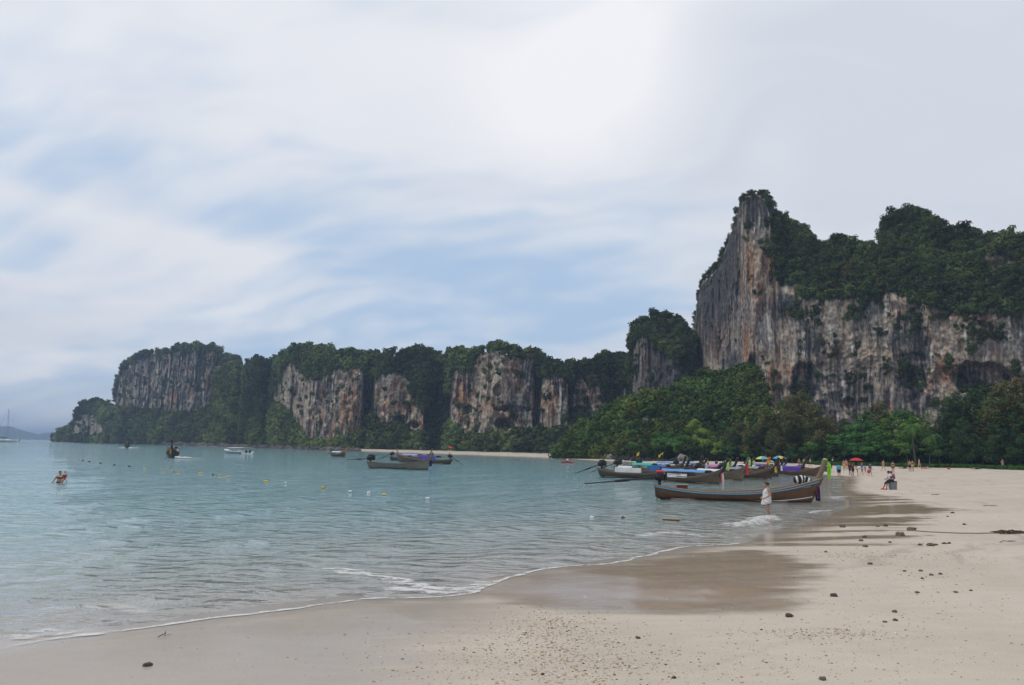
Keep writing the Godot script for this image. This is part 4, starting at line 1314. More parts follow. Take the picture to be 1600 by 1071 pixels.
func engine_parts(root: Node3D, at: Vector3, tail_to: Vector3, big := 1.0, cover := "engine_red"):
	var e := part("engine", box_mesh(Vector3(0.62, 0.42, 0.44) * big, 0.05), mats["black_iron"], root, Transform3D(Basis(), at + Vector3(0, 0.42, 0)))
	part("cover", box_mesh(Vector3(0.50, 0.16, 0.38) * big, 0.05), mats[cover], e, Transform3D(Basis(), Vector3(0.06, 0.30 * big, 0)))
	part("radiator", box_mesh(Vector3(0.12, 0.46, 0.46) * big, 0.02), mats["black_iron"], e, Transform3D(Basis(), Vector3(0.38 * big, 0.06, 0)))
	part("flywheel", tube_mesh([Vector3(-0.10, -0.02, 0.22 * big), Vector3(-0.10, -0.02, 0.30 * big)], [0.19 * big, 0.19 * big], 14), mats["black_iron"], e)
	part("exhaust", tube_mesh([Vector3(0.1, 0.3, -0.12), Vector3(0.1, 0.55, -0.12), Vector3(-0.02, 0.62, -0.12)], [0.035, 0.035, 0.03], 8), mats["black_iron"], e)
	part("mount", tube_mesh([at + Vector3(0, -0.25, 0), at + Vector3(0, 0.06, 0), at + Vector3(0, 0.24, 0)], [0.11, 0.08, 0.14], 10), mats["black_iron"], root)
	var from := at + Vector3(-0.25, 0.36, 0)
	var sh := part("drive_shaft", tube_mesh([from, from.lerp(tail_to, 0.36), from.lerp(tail_to, 0.37), from.lerp(tail_to, 0.56), from.lerp(tail_to, 0.57), tail_to], [0.05, 0.05, 0.085, 0.085, 0.04, 0.03], 8), mats["black_iron"], root)
	var pv := PackedVector3Array()
	var pi := PackedInt32Array()
	var d := (tail_to - from).normalized()
	for k in 3:
		var a := TAU * k / 3.0 + 0.4
		var rr := (Vector3.UP * cos(a) + Vector3.BACK * sin(a))
		var tt := d.cross(rr)
		var q := pv.size()
		for s in [[0.03, -0.03, 0.0], [0.16, -0.085, 0.03], [0.26, -0.02, 0.03], [0.20, 0.08, -0.03], [0.03, 0.035, 0.0]]:
			pv.append(tail_to + rr * s[0] + tt * s[1] + d * s[2])
		pi.append_array(PackedInt32Array([q, q + 1, q + 3, q + 1, q + 2, q + 3, q, q + 3, q + 4]))
	part("propeller", mesh_of(pv, pi), mats["worn_steel"], sh)
	part("fin", flat_rail([tail_to + Vector3(0.5, -0.05, 0), tail_to + Vector3(0.1, -0.30, 0), tail_to + Vector3(-0.12, -0.34, 0)], 0.03, 0.05), mats["worn_steel"], sh)
	part("tiller", tube_mesh([at + Vector3(0.3, 0.5, 0), at + Vector3(0.9, 0.62, 0.05), at + Vector3(1.25, 0.56, 0.05)], [0.022, 0.022, 0.03], 6), mats["grey_steel"], root)

func canopy(root: Node3D, o: Dictionary, s0: float, s1: float, height: float, mat: String, sag := 0.04):
	var rows := []
	var L: float = o.L
	for r in 9:
		var t := r / 8.0
		var s := lerpf(s0, s1, t)
		var row := []
		for k in 13:
			var u := k / 12.0 * 2.0 - 1.0
			var b: float = o.beam * 0.94
			var y: float = height + 0.20 * (1.0 - u * u * u * u) - 0.10 - sag * sin(t * PI * 3.0) * sin(t * PI * 3.0) + 0.03 * noise_a.get_noise_2d(s * 30.0, u * 4.0 + o.L)
			row.append(Vector3(s * L - L * 0.5, y, u * b))
		rows.append(row)
	part("canopy", cloth_sheet(rows, 0.02), mats[mat], root)
	for t in [0.04, 0.5, 0.96]:
		var s: float = lerpf(s0, s1, t)
		for side in [-1.0, 1.0]:
			var foot := hull_point(o, clampf(s, 0.05, 0.86), 0.97, side)
			part("canopy_post", tube_mesh([Vector3(s * L - L * 0.5, foot.y - 0.1, foot.z * 0.95), Vector3(s * L - L * 0.5, height - 0.05, side * o.beam * 0.93)], [0.025, 0.02], 6), mats["weathered_wood"], root)

# side panels hung under an awning
func side_panel(root: Node3D, o: Dictionary, s0: float, s1: float, y0: float, y1: float, mat: String, side: float):
	var rows := []
	for r in 4:
		var row := []
		for k in 9:
			var s := lerpf(s0, s1, k / 8.0)
			row.append(Vector3(s * o.L - o.L * 0.5, lerpf(y1, y0, r / 3.0), side * (o.beam * 1.03 + 0.02 * sin(k * 1.7 + r))))
		rows.append(row)
	part("side_panel", cloth_sheet(rows, 0.012), mats[mat], root)

func longtail(o: Dictionary) -> Node3D:
	var ps: Vector3 = on_level(o.s[0], o.s[1])
	var pb: Vector3 = on_level(o.b[0], o.b[1])
	o.L = ps.distance_to(pb) / 0.895
	if o.has("len"): o.L = o.len
	for k in [["beam", 0.72], ["mid", 0.52], ["stern", 0.80], ["bow", 1.45], ["prow", 1.9], ["color", Vector3(0.16, 0.115, 0.08)]]:
		if not o.has(k[0]): o[k[0]] = k[1]
	var dir := (pb - ps).normalized()
	var root := thing(o.get("called", "longtail_boat"), o.label, "boat", ps.lerp(pb, 0.5), atan2(-dir.z, dir.x), "wooden longtail boats")
	root.rotation.z = o.get("pitch", 0.0)
	part("hull", hull_mesh(o, 0.0), mats["hull_wood"], root)
	part("hull_lining", hull_mesh(o, 0.05), mats["hull_wood"], root)
	for side in [-1.0, 1.0]:
		part("gunwale", flat_rail(sheer_line(o, 0.0, 0.985, 1.0, side, Vector3(0, 0.01, 0.0)), 0.09, 0.07), mats[o.get("rail", "weathered_wood")], root)
		part("rubbing_strake", flat_rail(sheer_line(o, 0.0, 0.975, 0.90, side, Vector3(0, 0.0, 0.012)), 0.05, 0.06), mats[o.get("strake", "weathered_wood")], root)
	# floor and thwarts
	var fl := []
	for k in 12: fl.append(Vector3(lerpf(-0.40, 0.30, k / 11.0) * o.L, 0.06, 0))
	part("floor", flat_rail(fl, o.beam * 1.2, 0.03), mats["pale_wood"], root)
	for s in [0.16, 0.34, 0.52, 0.70]:
		var a := hull_point(o, s, 0.86, -1.0)
		var b := hull_point(o, s, 0.86, 1.0)
		part("thwart", flat_rail([a, b], 0.20, 0.035), mats["pale_wood"], root)
	# the raked prow
	var base := hull_point(o, 0.955, 0.80, 0.0)
	base.z = 0.0
	var rake: float = o.get("rake", 0.85)
	var tip := Vector3(base.x + o.prow * rake, o.bow + o.prow * 0.92, 0)
	var prow := part("prow", tube_mesh([base - Vector3(0.12, 0.25, 0), base.lerp(tip, 0.25) + Vector3(0.05, -0.05, 0), base.lerp(tip, 0.6) + Vector3(0.06, -0.05, 0), tip], [0.17, 0.16, 0.15, 0.16], 8), mats[o.get("prow_mat", "weathered_wood")], root)
	var k := 0
	for r in o.get("scarves", []):      # [share of the prow, material, length, width]
		var q := base.lerp(tip, r[0])
		var kn := part("scarf_knot", knot(q, (tip - base).normalized(), 0.135, 0.20), mats[r[1]], root)
		part("scarf", scarf(q + Vector3(0.06, 0.02, 0.0), r[2], r[3], k * 3 + 1, Vector3(0.13, 0, 0.10)), mats[r[1]], root)
		if r.size() > 4: part("scarf", scarf(q + Vector3(0.14, 0.02, 0.07), r[2] * 0.85, r[3] * 0.3, k * 3 + 2, Vector3(-0.02, 0, 0.16)), mats[r[4]], root)
		k += 1
	if o.get("engine", true):
		var at := Vector3(-o.L * 0.5 + 0.30, o.stern + 0.05, 0)
		var tail: Vector3 = o.get("tail", Vector3(-4.1, -0.30, 0.0))
		engine_parts(root, at, at + tail, o.get("engine_size", 1.0), o.get("cover", "black_iron"))
	for c in o.get("canopies", []): canopy(root, o, c[0], c[1], c[2], c[3])
	for c in o.get("panels", []): side_panel(root, o, c[0], c[1], c[2], c[3], c[4], c[5])
	for f in o.get("flags", []):       # [s, height, material]
		var q := hull_point(o, f[0], 1.0, 0.0)
		q.z = 0.0
		var pole := part("flag_pole", tube_mesh([q, q + Vector3(0, f[1], 0)], [0.018, 0.014], 6), mats["weathered_wood"], root)
		var rows := []
		for r in 4:
			var row := []
			for m in 7: row.append(q + Vector3(-0.05 * m, f[1] - 0.10 * r - 0.035 * m, 0.06 * sin(m * 1.3 + r * 0.4)))
			rows.append(row)
		part("flag", cloth_sheet(rows, 0.01), mats[f[2]], pole)
	return root

func build_boats():
	# the one in front
	var o := {"s": [1036, 779.5], "b": [1267, 786], "label": "nearest longtail boat, brown hull with a pale blue gunwale, beached behind the standing woman", "rail": "pale_wood", "strake": "sky_blue_paint", "color": Vector3(0.175, 0.100, 0.056), "low": Vector3(0.135, 0.042, 0.026),
		"beam": 0.88, "mid": 0.50, "stern": 0.82, "bow": 1.48, "prow": 1.12, "rake": 0.62, "prow_mat": "weathered_wood", "tail": Vector3(-4.5, -0.10, 0.35), "cover": "engine_red", "engine_size": 1.0,
		"scarves": [[0.97, "cloth_lime", 1.05, 0.22], [0.02, "cloth_navy", 0.95, 0.30, "cloth_plum"]]}
	var boat := longtail(o)
	for k in 13:
		for side in [-1.0, 1.0]:
			var pts := []
			for m in 5: pts.append(hull_point(o, 0.12 + 0.062 * k, 0.25 + 0.74 * m / 4.0, side, 0.06) + Vector3(0, 0.015, 0))
			part("rib", tube_mesh(pts, [0.035, 0.035, 0.035, 0.035, 0.03], 4), mats["red_wood"], boat)
	for side in [-1.0, 1.0]:
		part("inner_rail", flat_rail(sheer_line(o, 0.10, 0.93, 0.97, side, Vector3(0, 0.05, -0.09), 22), 0.07, 0.05), mats["pale_wood"], boat)
		part("waterline_stripe", flat_rail(sheer_line(o, 0.70, 0.985, 0.335, side, Vector3(0, 0, 0.004), 12), 0.02, 0.045), mats["white_paint"], boat)
	var crate := part("engine_crate", box_mesh(Vector3(0.62, 0.42, 0.55), 0.02), mats["red_wood"], boat, Transform3D(Basis(), Vector3(-o.L * 0.5 + 1.62, 0.62, 0.1)))
	part("lid", box_mesh(Vector3(0.68, 0.05, 0.60), 0.015), mats["pale_wood"], crate, Transform3D(Basis(), Vector3(0, 0.235, 0)))
	part("fore_deck", flat_rail([hull_point(o, 0.80, 0.82, 0) * Vector3(1, 1, 0), hull_point(o, 0.93, 0.80, 0) * Vector3(1, 1, 0)], 0.75, 0.04), mats["pale_wood"], boat)
	part("rudder_post", tube_mesh([Vector3(-o.L * 0.5 + 0.22, 0.55, 0.18), Vector3(-o.L * 0.5 + 0.12, -0.15, 0.2)], [0.03, 0.025], 6), mats["black_iron"], boat)
	part("mooring_line", tube_mesh([hull_point(o, 0.93, 0.98, 1.0), hull_point(o, 0.955, 0.7, 1.0) + Vector3(0.1, 0, 0.03), hull_point(o, 0.97, 0.45, 1.0) + Vector3(0.25, 0, 0.08)], [0.015, 0.015, 0.015], 5), mats["rope"], boat)
	# a bundle under a striped tarpaulin on the bow
	var bundle := thing("tarpaulin_bundle", "black and white striped tarpaulin bundle lying on the bow of the nearest boat", "tarpaulin", boat.transform * (hull_point(o, 0.875, 0.97, 0) * Vector3(1, 1, 0)), boat.rotation.y)
	for k in 9:
		var t := k / 8.0
		var pts := []
		var rad := []
		for m in 2:
			var tt := (k + m) / 9.0
			pts.append(Vector3(lerpf(-0.46, 0.52, tt), 0.22 + 0.10 * sin(tt * 3.0) - 0.10 * tt, 0.04 * sin(tt * 9.0))); rad.append(0.10 + 0.17 * sin(PI * clampf(tt * 0.86 + 0.1, 0, 1)))
		part("stripe", tube_mesh(pts, rad, 12), mats["cloth_white" if k % 2 else "cloth_black"], bundle)
	# the pale one moored in the middle of the bay
	longtail({"s": [580, 731.5], "b": [668, 734.5], "label": "pale unpainted longtail boat moored alone in the middle of the bay", "color": Vector3(0.30, 0.265, 0.215), "low": Vector3(0.10, 0.075, 0.05), "rail": "weathered_wood", "beam": 0.8, "mid": 0.62, "stern": 0.75, "bow": 1.5, "prow": 0.65, "rake": 0.7,
		"tail": Vector3(-3.3, 0.15, 0.3), "engine_size": 1.25, "scarves": [[0.25, "cloth_navy", 0.9, 0.35]]})
	longtail({"s": [700, 725.5], "b": [624, 722], "label": "purple canopied longtail boat moored behind the pale boat, bow to the left", "color": Vector3(0.13, 0.09, 0.07), "rail": "pale_wood", "mid": 0.6, "bow": 1.7, "prow": 0.7, "tail": Vector3(-4.3, -1.0, -0.3), "canopies": [[0.22, 0.56, 1.15, "cloth_purple"], [0.56, 0.84, 1.35, "cloth_lilac"]], "panels": [[0.22, 0.5, 0.45, 1.2, "cloth_purple", -1.0]], "scarves": [[0.6, "cloth_white", 0.8, 0.3]]})
	longtail({"s": [613, 719.8], "b": [668, 721.5], "label": "dark longtail boat with a blue cover moored farthest in the group in mid bay", "color": Vector3(0.10, 0.08, 0.07), "bow": 1.5, "prow": 1.0, "tail": Vector3(-3.6, -1.0, 0.5), "canopies": [[0.15, 0.5, 1.0, "cloth_blue"]], "scarves": [[0.7, "cloth_yellow", 0.8, 0.3]]})
	longtail({"s": [516, 713.2], "b": [541, 714.2], "len": 6.8, "label": "small longtail boat with a white awning anchored off the wooded far shore", "color": Vector3(0.14, 0.07, 0.05), "bow": 1.35, "prow": 0.8, "prow_mat": "cloth_orange", "tail": Vector3(-3.2, -1.0, 0), "canopies": [[0.16, 0.80, 1.15, "cloth_offwhite"]]})
	# two under way, bows towards the beach
	var m1 := on_level(268, 715.5)
	longtail({"s": [275, 713.2], "b": [262, 716.8], "len": 8.5, "label": "dark longtail boat heading for the beach with passengers and a tall prow", "color": Vector3(0.075, 0.055, 0.05), "rail": "pale_wood", "beam": 1.15, "mid": 0.8, "bow": 1.7, "prow": 1.35, "pitch": 0.03, "prow_mat": "dark_post", "tail": Vector3(-3.6, -0.9, 1.6), "canopies": [[0.12, 0.42, 1.9, "cloth_offwhite"]], "scarves": [[0.75, "cloth_tan", 0.5, 0.4], [0.2, "cloth_yellow", 1.0, 0.3, "cloth_orange"]]})
	longtail({"s": [200.5, 699.6], "b": [196, 700.6], "len": 8.0, "label": "small dark longtail boat far out throwing up white spray on both sides", "color": Vector3(0.07, 0.055, 0.05), "beam": 1.1, "mid": 0.8, "bow": 1.6, "prow": 1.2, "pitch": 0.04, "scarves": [[0.7, "cloth_white", 0.5, 0.3]], "canopies": [[0.15, 0.4, 1.6, "cloth_black"]]})
	# the fleet drawn up along the beach
	var B := [Vector3(0.16, 0.115, 0.08), Vector3(0.12, 0.085, 0.065), Vector3(0.20, 0.15, 0.10), Vector3(0.10, 0.06, 0.05), Vector3(0.18, 0.10, 0.06)]
	longtail({"s": [943, 745.5], "b": [1064, 751], "label": "dark longtail boat farthest left in the fleet, with a teal and white awning", "color": B[1], "stern": 0.9, "mid": 0.52, "bow": 1.32, "prow": 0.91, "prow_mat": "dark_post", "engine_size": 1.1, "tail": Vector3(-3.4, -0.75, 0.2), "canopies": [[0.26, 0.43, 1.10, "cloth_white"], [0.43, 0.66, 1.48, "cloth_teal"]], "panels": [[0.24, 0.55, 0.58, 1.08, "cloth_white", 1.0]], "flags": [[0.47, 2.2, "cloth_yellow"]]})
	longtail({"s": [968, 741], "b": [1092, 746], "label": "longtail boat with a bright blue tarpaulin behind the leftmost boat of the fleet", "color": B[3], "stern": 0.9, "mid": 0.52, "bow": 1.32, "prow": 0.91, "prow_mat": "dark_post", "engine_size": 1.2, "tail": Vector3(-3.6, -0.9, 0.4), "canopies": [[0.40, 0.62, 1.16, "cloth_blue"]], "panels": [[0.42, 0.56, 0.48, 1.12, "cloth_blue", 1.0]], "flags": [[0.52, 2.0, "cloth_yellow"]], "scarves": [[0.7, "cloth_offwhite", 1.1, 0.3]]})
	longtail({"s": [1041, 752.5], "b": [1124, 757], "label": "longtail boat with a long blue awning and white side cloth behind the nearest boat", "color": B[0], "mid": 0.52, "bow": 1.41, "prow": 0.96, "prow_mat": "dark_post", "engine": false, "canopies": [[0.02, 0.78, 1.08, "cloth_sky"]], "panels": [[0.08, 0.5, 0.44, 0.78, "cloth_white", 1.0]], "scarves": [[0.12, "cloth_white", 1.3, 0.35, "cloth_red"], [0.8, "cloth_pale_lime", 0.8, 0.3]]})
	longtail({"s": [1092, 747.5], "b": [1160, 751.5], "label": "brown longtail boat whose prow wears red and pale green scarves", "color": B[2], "mid": 0.52, "bow": 1.45, "prow": 1.00, "prow_mat": "weathered_wood", "canopies": [[0.10, 0.6, 0.94, "cloth_white"]], "scarves": [[0.55, "cloth_red", 1.1, 0.4], [0.9, "cloth_pale_lime", 0.7, 0.3]]})
	longtail({"s": [1128, 747], "b": [1204, 750.5], "label": "dark longtail boat with a white waterline stripe and a yellow scarf amid the fleet", "color": B[3], "low": Vector3(0.35, 0.33, 0.30), "mid": 0.52, "bow": 1.41, "prow": 1.04, "prow_mat": "dark_post", "canopies": [[0.1, 0.52, 1.12, "cloth_grey"]], "scarves": [[0.45, "cloth_yellow", 0.8, 0.3], [0.6, "cloth_navy", 0.7, 0.3]]})
	longtail({"s": [1214, 741.5], "b": [1280, 744], "label": "purple awning longtail boat with a red prow, right end of the fleet", "color": B[4], "mid": 0.52, "bow": 1.36, "prow": 1.04, "prow_mat": "red_wood", "canopies": [[0.06, 0.62, 1.08, "cloth_purple"]], "panels": [[0.06, 0.6, 0.48, 1.04, "cloth_purple", 1.0]], "scarves": [[0.5, "cloth_maroon", 0.8, 0.3]]})
	longtail({"s": [1058, 738], "b": [1135, 741.5], "label": "longtail boat with a faded pink awning behind the fleet", "color": B[4], "bow": 1.32, "prow": 1.00, "prow_mat": "dark_post", "canopies": [[0.42, 0.98, 1.02, "cloth_pink"]], "scarves": [[0.7, "cloth_pale_lime", 0.9, 0.35]]})
	longtail({"s": [1102, 737.5], "b": [1170, 741], "label": "longtail boat with a lilac and white awning behind the fleet", "color": B[2], "bow": 1.32, "prow": 1.04, "prow_mat": "dark_post", "canopies": [[0.2, 0.8, 1.06, "cloth_lilac"]], "scarves": [[0.75, "cloth_pale_lime", 0.8, 0.3]]})
	longtail({"s": [1136, 737], "b": [1196, 740.5], "label": "longtail boat with an orange prow and a white awning behind the fleet", "color": B[0], "bow": 1.32, "prow": 1.04, "prow_mat": "cloth_orange", "canopies": [[0.25, 0.8, 1.06, "cloth_offwhite"]], "scarves": [[0.7, "cloth_yellow", 0.7, 0.3]]})
	longtail({"s": [1168, 736.5], "b": [1224, 739.5], "label": "longtail boat with a turquoise scarf on a black prow left of the purple awning", "color": B[1], "bow": 1.32, "prow": 1.08, "prow_mat": "dark_post", "canopies": [[0.15, 0.7, 1.12, "cloth_purple"]], "scarves": [[0.35, "cloth_turquoise", 0.9, 0.4]]})
	longtail({"s": [1030, 733.5], "b": [1090, 736], "label": "longtail boat with a sky blue awning far back on the left of the fleet", "color": B[0], "bow": 1.32, "prow": 1.00, "prow_mat": "dark_post", "engine": false, "canopies": [[0.05, 0.45, 1.10, "cloth_sky"], [0.6, 0.98, 1.06, "cloth_blue"]], "flags": [[0.15, 2.1, "cloth_yellow"]]})
	longtail({"s": [1206, 735.5], "b": [1254, 738], "label": "brown longtail boat with a bare black prow behind the purple awning", "color": B[3], "bow": 1.32, "prow": 1.16, "prow_mat": "dark_post", "engine": false})
	longtail({"s": [1250, 736], "b": [1297, 739.5], "label": "longtail boat with a white knot on its prow beyond the bow of the nearest boat", "color": B[1], "bow": 1.28, "prow": 1.25, "prow_mat": "dark_post", "engine": false, "scarves": [[0.85, "cloth_white", 0.3, 0.3], [0.5, "cloth_navy", 0.5, 0.4]]})
	longtail({"s": [1000, 736], "b": [1064, 739.5], "label": "open dark longtail boat behind the teal and white awning, black prow bare", "color": B[1], "bow": 1.35, "prow": 0.95, "prow_mat": "dark_post", "engine_size": 1.1, "tail": Vector3(-3.4, -0.75, 0.3), "panels": [[0.2, 0.4, 0.4, 0.75, "cloth_grey", 1.0]]})
	longtail({"s": [1012, 741.5], "b": [1087, 745], "label": "open brown longtail boat between the two blue awnings, yellow scarf on its black prow", "color": B[0], "bow": 1.4, "prow": 1.0, "prow_mat": "dark_post", "engine": false, "scarves": [[0.5, "cloth_yellow", 0.5, 0.25]]})
	longtail({"s": [1076, 743.5], "b": [1143, 747], "label": "open longtail boat with a blue scarf, left of the red scarfed one", "color": B[4], "bow": 1.4, "prow": 0.95, "prow_mat": "dark_post", "engine": false, "scarves": [[0.3, "cloth_blue", 0.7, 0.3]], "panels": [[0.3, 0.5, 0.45, 0.8, "cloth_tan", 1.0]]})
	longtail({"s": [1152, 742], "b": [1216, 745.3], "label": "open longtail boat with a white scarf, just left of the purple awning", "color": B[3], "bow": 1.4, "prow": 1.0, "prow_mat": "dark_post", "engine": false, "scarves": [[0.4, "cloth_white", 0.8, 0.3]], "canopies": [[0.3, 0.6, 1.0, "cloth_grey"]]})
	motor_yacht()
	sail_yacht()
	spray(on_level(197.5, 700.4), [[-5.5, 2.2], [6.5, 2.6]])
	spray(on_level(268.0, 716.6), [[4.6, 1.4]])

func spray(at: Vector3, sides: Array):
	for s in sides:
		var v := PackedVector3Array()
		var c := PackedColorArray()
		for i in 22:
			for j in 9:
				var t := i / 21.0
				var u := j / 8.0 * 2.0 - 1.0
				var n := noise_f.get_noise_2d(i * 0.3 + at.x, j * 0.5)
				v.append(at + Vector3(s[0] * (0.12 + t) * 1.05, 0.04 + 0.35 * (1.0 - u * u) * (1.0 - t) * (0.7 + n), u * s[1] * (0.35 + t) * 0.6 - t * 2.0))
				c.append(Color(0.8, 0.8, 0.8, clampf((1.0 - u * u) * (1.05 - t) * (1.3 + n) - 0.15, 0.0, 1.0)))
		structure("wake", mesh_of(v, grid_index(22, 9, s[0] > 0.0), c), mats["foam"], "white spray beside the longtail boat under way")

func lofted(sections: Array) -> ArrayMesh:    # closed rings of equal size
	var v := PackedVector3Array()
	var n: int = sections[0].size()
	for s in sections:
		for p in s: v.append(p)
	var idx := grid_index(sections.size(), n, true, true)
	for e in [0, sections.size() - 1]:
		var q := v.size()
		var mid := Vector3.ZERO
		for p in sections[e]: mid += p / n
		v.append(mid)
		for k in n:
			var a: int = e * n + k
			var b: int = e * n + (k + 1) % n
			idx.append_array(PackedInt32Array([q, a, b]) if e > 0 else PackedInt32Array([q, b, a]))
	return mesh_of(v, idx)

func motor_yacht():
	var a := on_level(351, 708.2)
	var b := on_level(386, 709.6)
	var d := (b - a).normalized()
	var L := a.distance_to(b)
	var root := thing("speedboat", "white speedboat with a dark blue stripe moored before the wooded far shore", "boat", a.lerp(b, 0.5), atan2(-d.z, d.x) + PI)
	var secs := []
	for i in 15:          # bow at +x
		var s := i / 14.0
		var w := L * 0.15 * pow(maxf(1.0 - pow(s, 3.0), 0.0), 0.7) + 0.01
		var top := 0.62 + 0.42 * s * s
		var x := lerpf(-0.5, 0.5, s) * L
		secs.append([Vector3(x - 0.12 * s, -0.25, 0), Vector3(x - 0.08 * s, -0.05, w * 0.72), Vector3(x + 0.2 * s, top, w), Vector3(x + 0.2 * s, top + 0.06, w * 0.9), Vector3(x + 0.2 * s, top + 0.10, 0), Vector3(x + 0.2 * s, top + 0.06, -w * 0.9), Vector3(x + 0.2 * s, top, -w), Vector3(x - 0.08 * s, -0.05, -w * 0.72)])
	part("hull", lofted(secs), mats["gelcoat"], root)
	for side in [-1.0, 1.0]:
		var pts := []
		for i in range(0, 14):
			var s := i / 14.0
			pts.append(Vector3(lerpf(-0.5, 0.5, s) * L + 0.10 * s, 0.20 + 0.16 * s, side * (L * 0.15 * pow(1.0 - pow(s, 3.0), 0.7) * 0.88 + 0.035)))
		part("stripe", flat_rail(pts, 0.05, 0.16), mats["navy_paint"], root)
	var cab := part("cabin", lofted([[Vector3(-0.36 * L, 0.62, 0.13 * L), Vector3(-0.34 * L, 1.05, 0.11 * L), Vector3(-0.34 * L, 1.05, -0.11 * L), Vector3(-0.36 * L, 0.62, -0.13 * L)], [Vector3(0.12 * L, 0.66, 0.12 * L), Vector3(0.06 * L, 1.05, 0.10 * L), Vector3(0.06 * L, 1.05, -0.10 * L), Vector3(0.12 * L, 0.66, -0.12 * L)], [Vector3(0.28 * L, 0.70, 0.06 * L), Vector3(0.26 * L, 0.74, 0.05 * L), Vector3(0.26 * L, 0.74, -0.05 * L), Vector3(0.28 * L, 0.70, -0.06 * L)]]), mats["gelcoat"], root)
	for side in [-1.0, 1.0]:
		for k in 3:
			part("window", box_mesh(Vector3(0.11 * L, 0.22, 0.03), 0.01), mats["tinted_glass"], cab, Transform3D(Basis(), Vector3((-0.26 + 0.135 * k) * L, 0.86, side * 0.118 * L)))
	var roof := []
	for i in 7:
		var s := i / 6.0
		var row := []
		for k in 7:
			var u := k / 6.0 * 2.0 - 1.0
			row.append(Vector3(lerpf(-0.44, 0.16, s) * L, 1.50 + 0.10 * (1.0 - u * u) - 0.06 * s, u * 0.13 * L))
		roof.append(row)
	part("roof", cloth_sheet(roof, 0.06), mats["gelcoat"], root)
	for x in [-0.40, -0.12, 0.10]:
		for side in [-1.0, 1.0]:
			part("roof_post", tube_mesh([Vector3(x * L, 0.9, side * 0.115 * L), Vector3(x * L, 1.5, side * 0.115 * L)], [0.025, 0.025], 6), mats["grey_steel"], root)
	for side in [-0.5, 0.5]:
		part("outboard_motor", box_mesh(Vector3(0.4, 0.75, 0.35), 0.08), mats["black_iron"], root, Transform3D(Basis(), Vector3(-0.53 * L, 0.62, side)))

func sail_yacht():
	var p := on_level(8, 691.2)
	var L := 22.0
	var root := thing("sailing_yacht", "white sailing yacht with furled sails and one bare mast at the left edge", "boat", p, PI + 0.25)
	root.rotation = Vector3(0, -0.12, 0)
	var secs := []
	for i in 17:
		var s := i / 16.0
		var w := L * 0.13 * pow(maxf(sin(PI * clampf(s * 0.86 + 0.12, 0.0, 1.0)), 0.0), 0.6)
		var x := lerpf(-0.5, 0.5, s) * L
		var top := 1.25 + 0.55 * s * s
		secs.append([Vector3(x - 0.5 * s, -0.4, 0), Vector3(x - 0.3 * s, 0.1, w * 0.75), Vector3(x + 0.4 * s, top, w), Vector3(x + 0.4 * s, top + 0.08, w * 0.92), Vector3(x + 0.4 * s, top + 0.15, 0), Vector3(x + 0.4 * s, top + 0.08, -w * 0.92), Vector3(x + 0.4 * s, top, -w), Vector3(x - 0.3 * s, 0.1, -w * 0.75)])
	part("hull", lofted(secs), mats["gelcoat"], root)
	for side in [-1.0, 1.0]:
		var pts := []
		for i in range(1, 16):
			var s := i / 16.0
			pts.append(Vector3(lerpf(-0.5, 0.5, s) * L + 0.1 * s, 0.72 + 0.25 * s * s, side * (L * 0.13 * pow(sin(PI * clampf(s * 0.86 + 0.12, 0, 1)), 0.6) * 0.92 + 0.05)))
		part("stripe", flat_rail(pts, 0.06, 0.16), mats["navy_paint"], root)
	var cab := part("cabin", lofted([[Vector3(-5.2, 1.3, 1.5), Vector3(-5.0, 2.2, 1.2), Vector3(-5.0, 2.2, -1.2), Vector3(-5.2, 1.3, -1.5)], [Vector3(2.2, 1.4, 1.4), Vector3(1.6, 2.1, 1.1), Vector3(1.6, 2.1, -1.1), Vector3(2.2, 1.4, -1.4)], [Vector3(4.6, 1.5, 0.8), Vector3(4.4, 1.62, 0.7), Vector3(4.4, 1.62, -0.7), Vector3(4.6, 1.5, -0.8)]]), mats["gelcoat"], root)
	for side in [-1.0, 1.0]:
		for k in 4: part("window", box_mesh(Vector3(1.0, 0.32, 0.05), 0.02), mats["tinted_glass"], cab, Transform3D(Basis(), Vector3(-3.8 + k * 1.35, 1.78, side * 1.33)))
	var foot := Vector3(1.0, 1.9, 0)
	var top := Vector3(0.2, 25.0, 0)
	var mast := part("mast", tube_mesh([foot, top], [0.17, 0.10], 8), mats["grey_steel"], root)
	for t in [0.42, 0.70]: part("spreader", tube_mesh([foot.lerp(top, t) + Vector3(0, 0, -1.2), foot.lerp(top, t) + Vector3(0, 0, 1.2)], [0.05, 0.05], 6), mats["grey_steel"], mast)
	part("boom", tube_mesh([foot + Vector3(0, 1.0, 0), foot + Vector3(-7.0, 1.2, 0)], [0.12, 0.10], 8), mats["grey_steel"], root)
	part("furled_sail", tube_mesh([foot + Vector3(-0.3, 1.35, 0), foot + Vector3(-3.0, 1.55, 0.05), foot + Vector3(-6.8, 1.40, 0)], [0.20, 0.28, 0.14], 9), mats["cloth_navy"], root)
	part("furled_jib", tube_mesh([Vector3(10.6, 2.0, 0), Vector3(0.6, 24.0, 0)], [0.13, 0.06], 7), mats["cloth_white"], root)
	for e in [Vector3(-10.4, 1.6, 0), Vector3(0.6, 1.5, 2.6), Vector3(0.6, 1.5, -2.6)]: part("stay", tube_mesh([e, top], [0.03, 0.03], 5), mats["black_iron"], root)
	part("bimini", box_mesh(Vector3(2.6, 0.12, 2.4), 0.05), mats["cloth_navy"], root, Transform3D(Basis(), Vector3(-7.2, 3.3, 0)))
	for x in [-8.2, -6.2]:
		for z in [-1.1, 1.1]: part("bimini_post", tube_mesh([Vector3(x, 1.4, z), Vector3(x, 3.3, z)], [0.03, 0.03], 5), mats["grey_steel"], root)
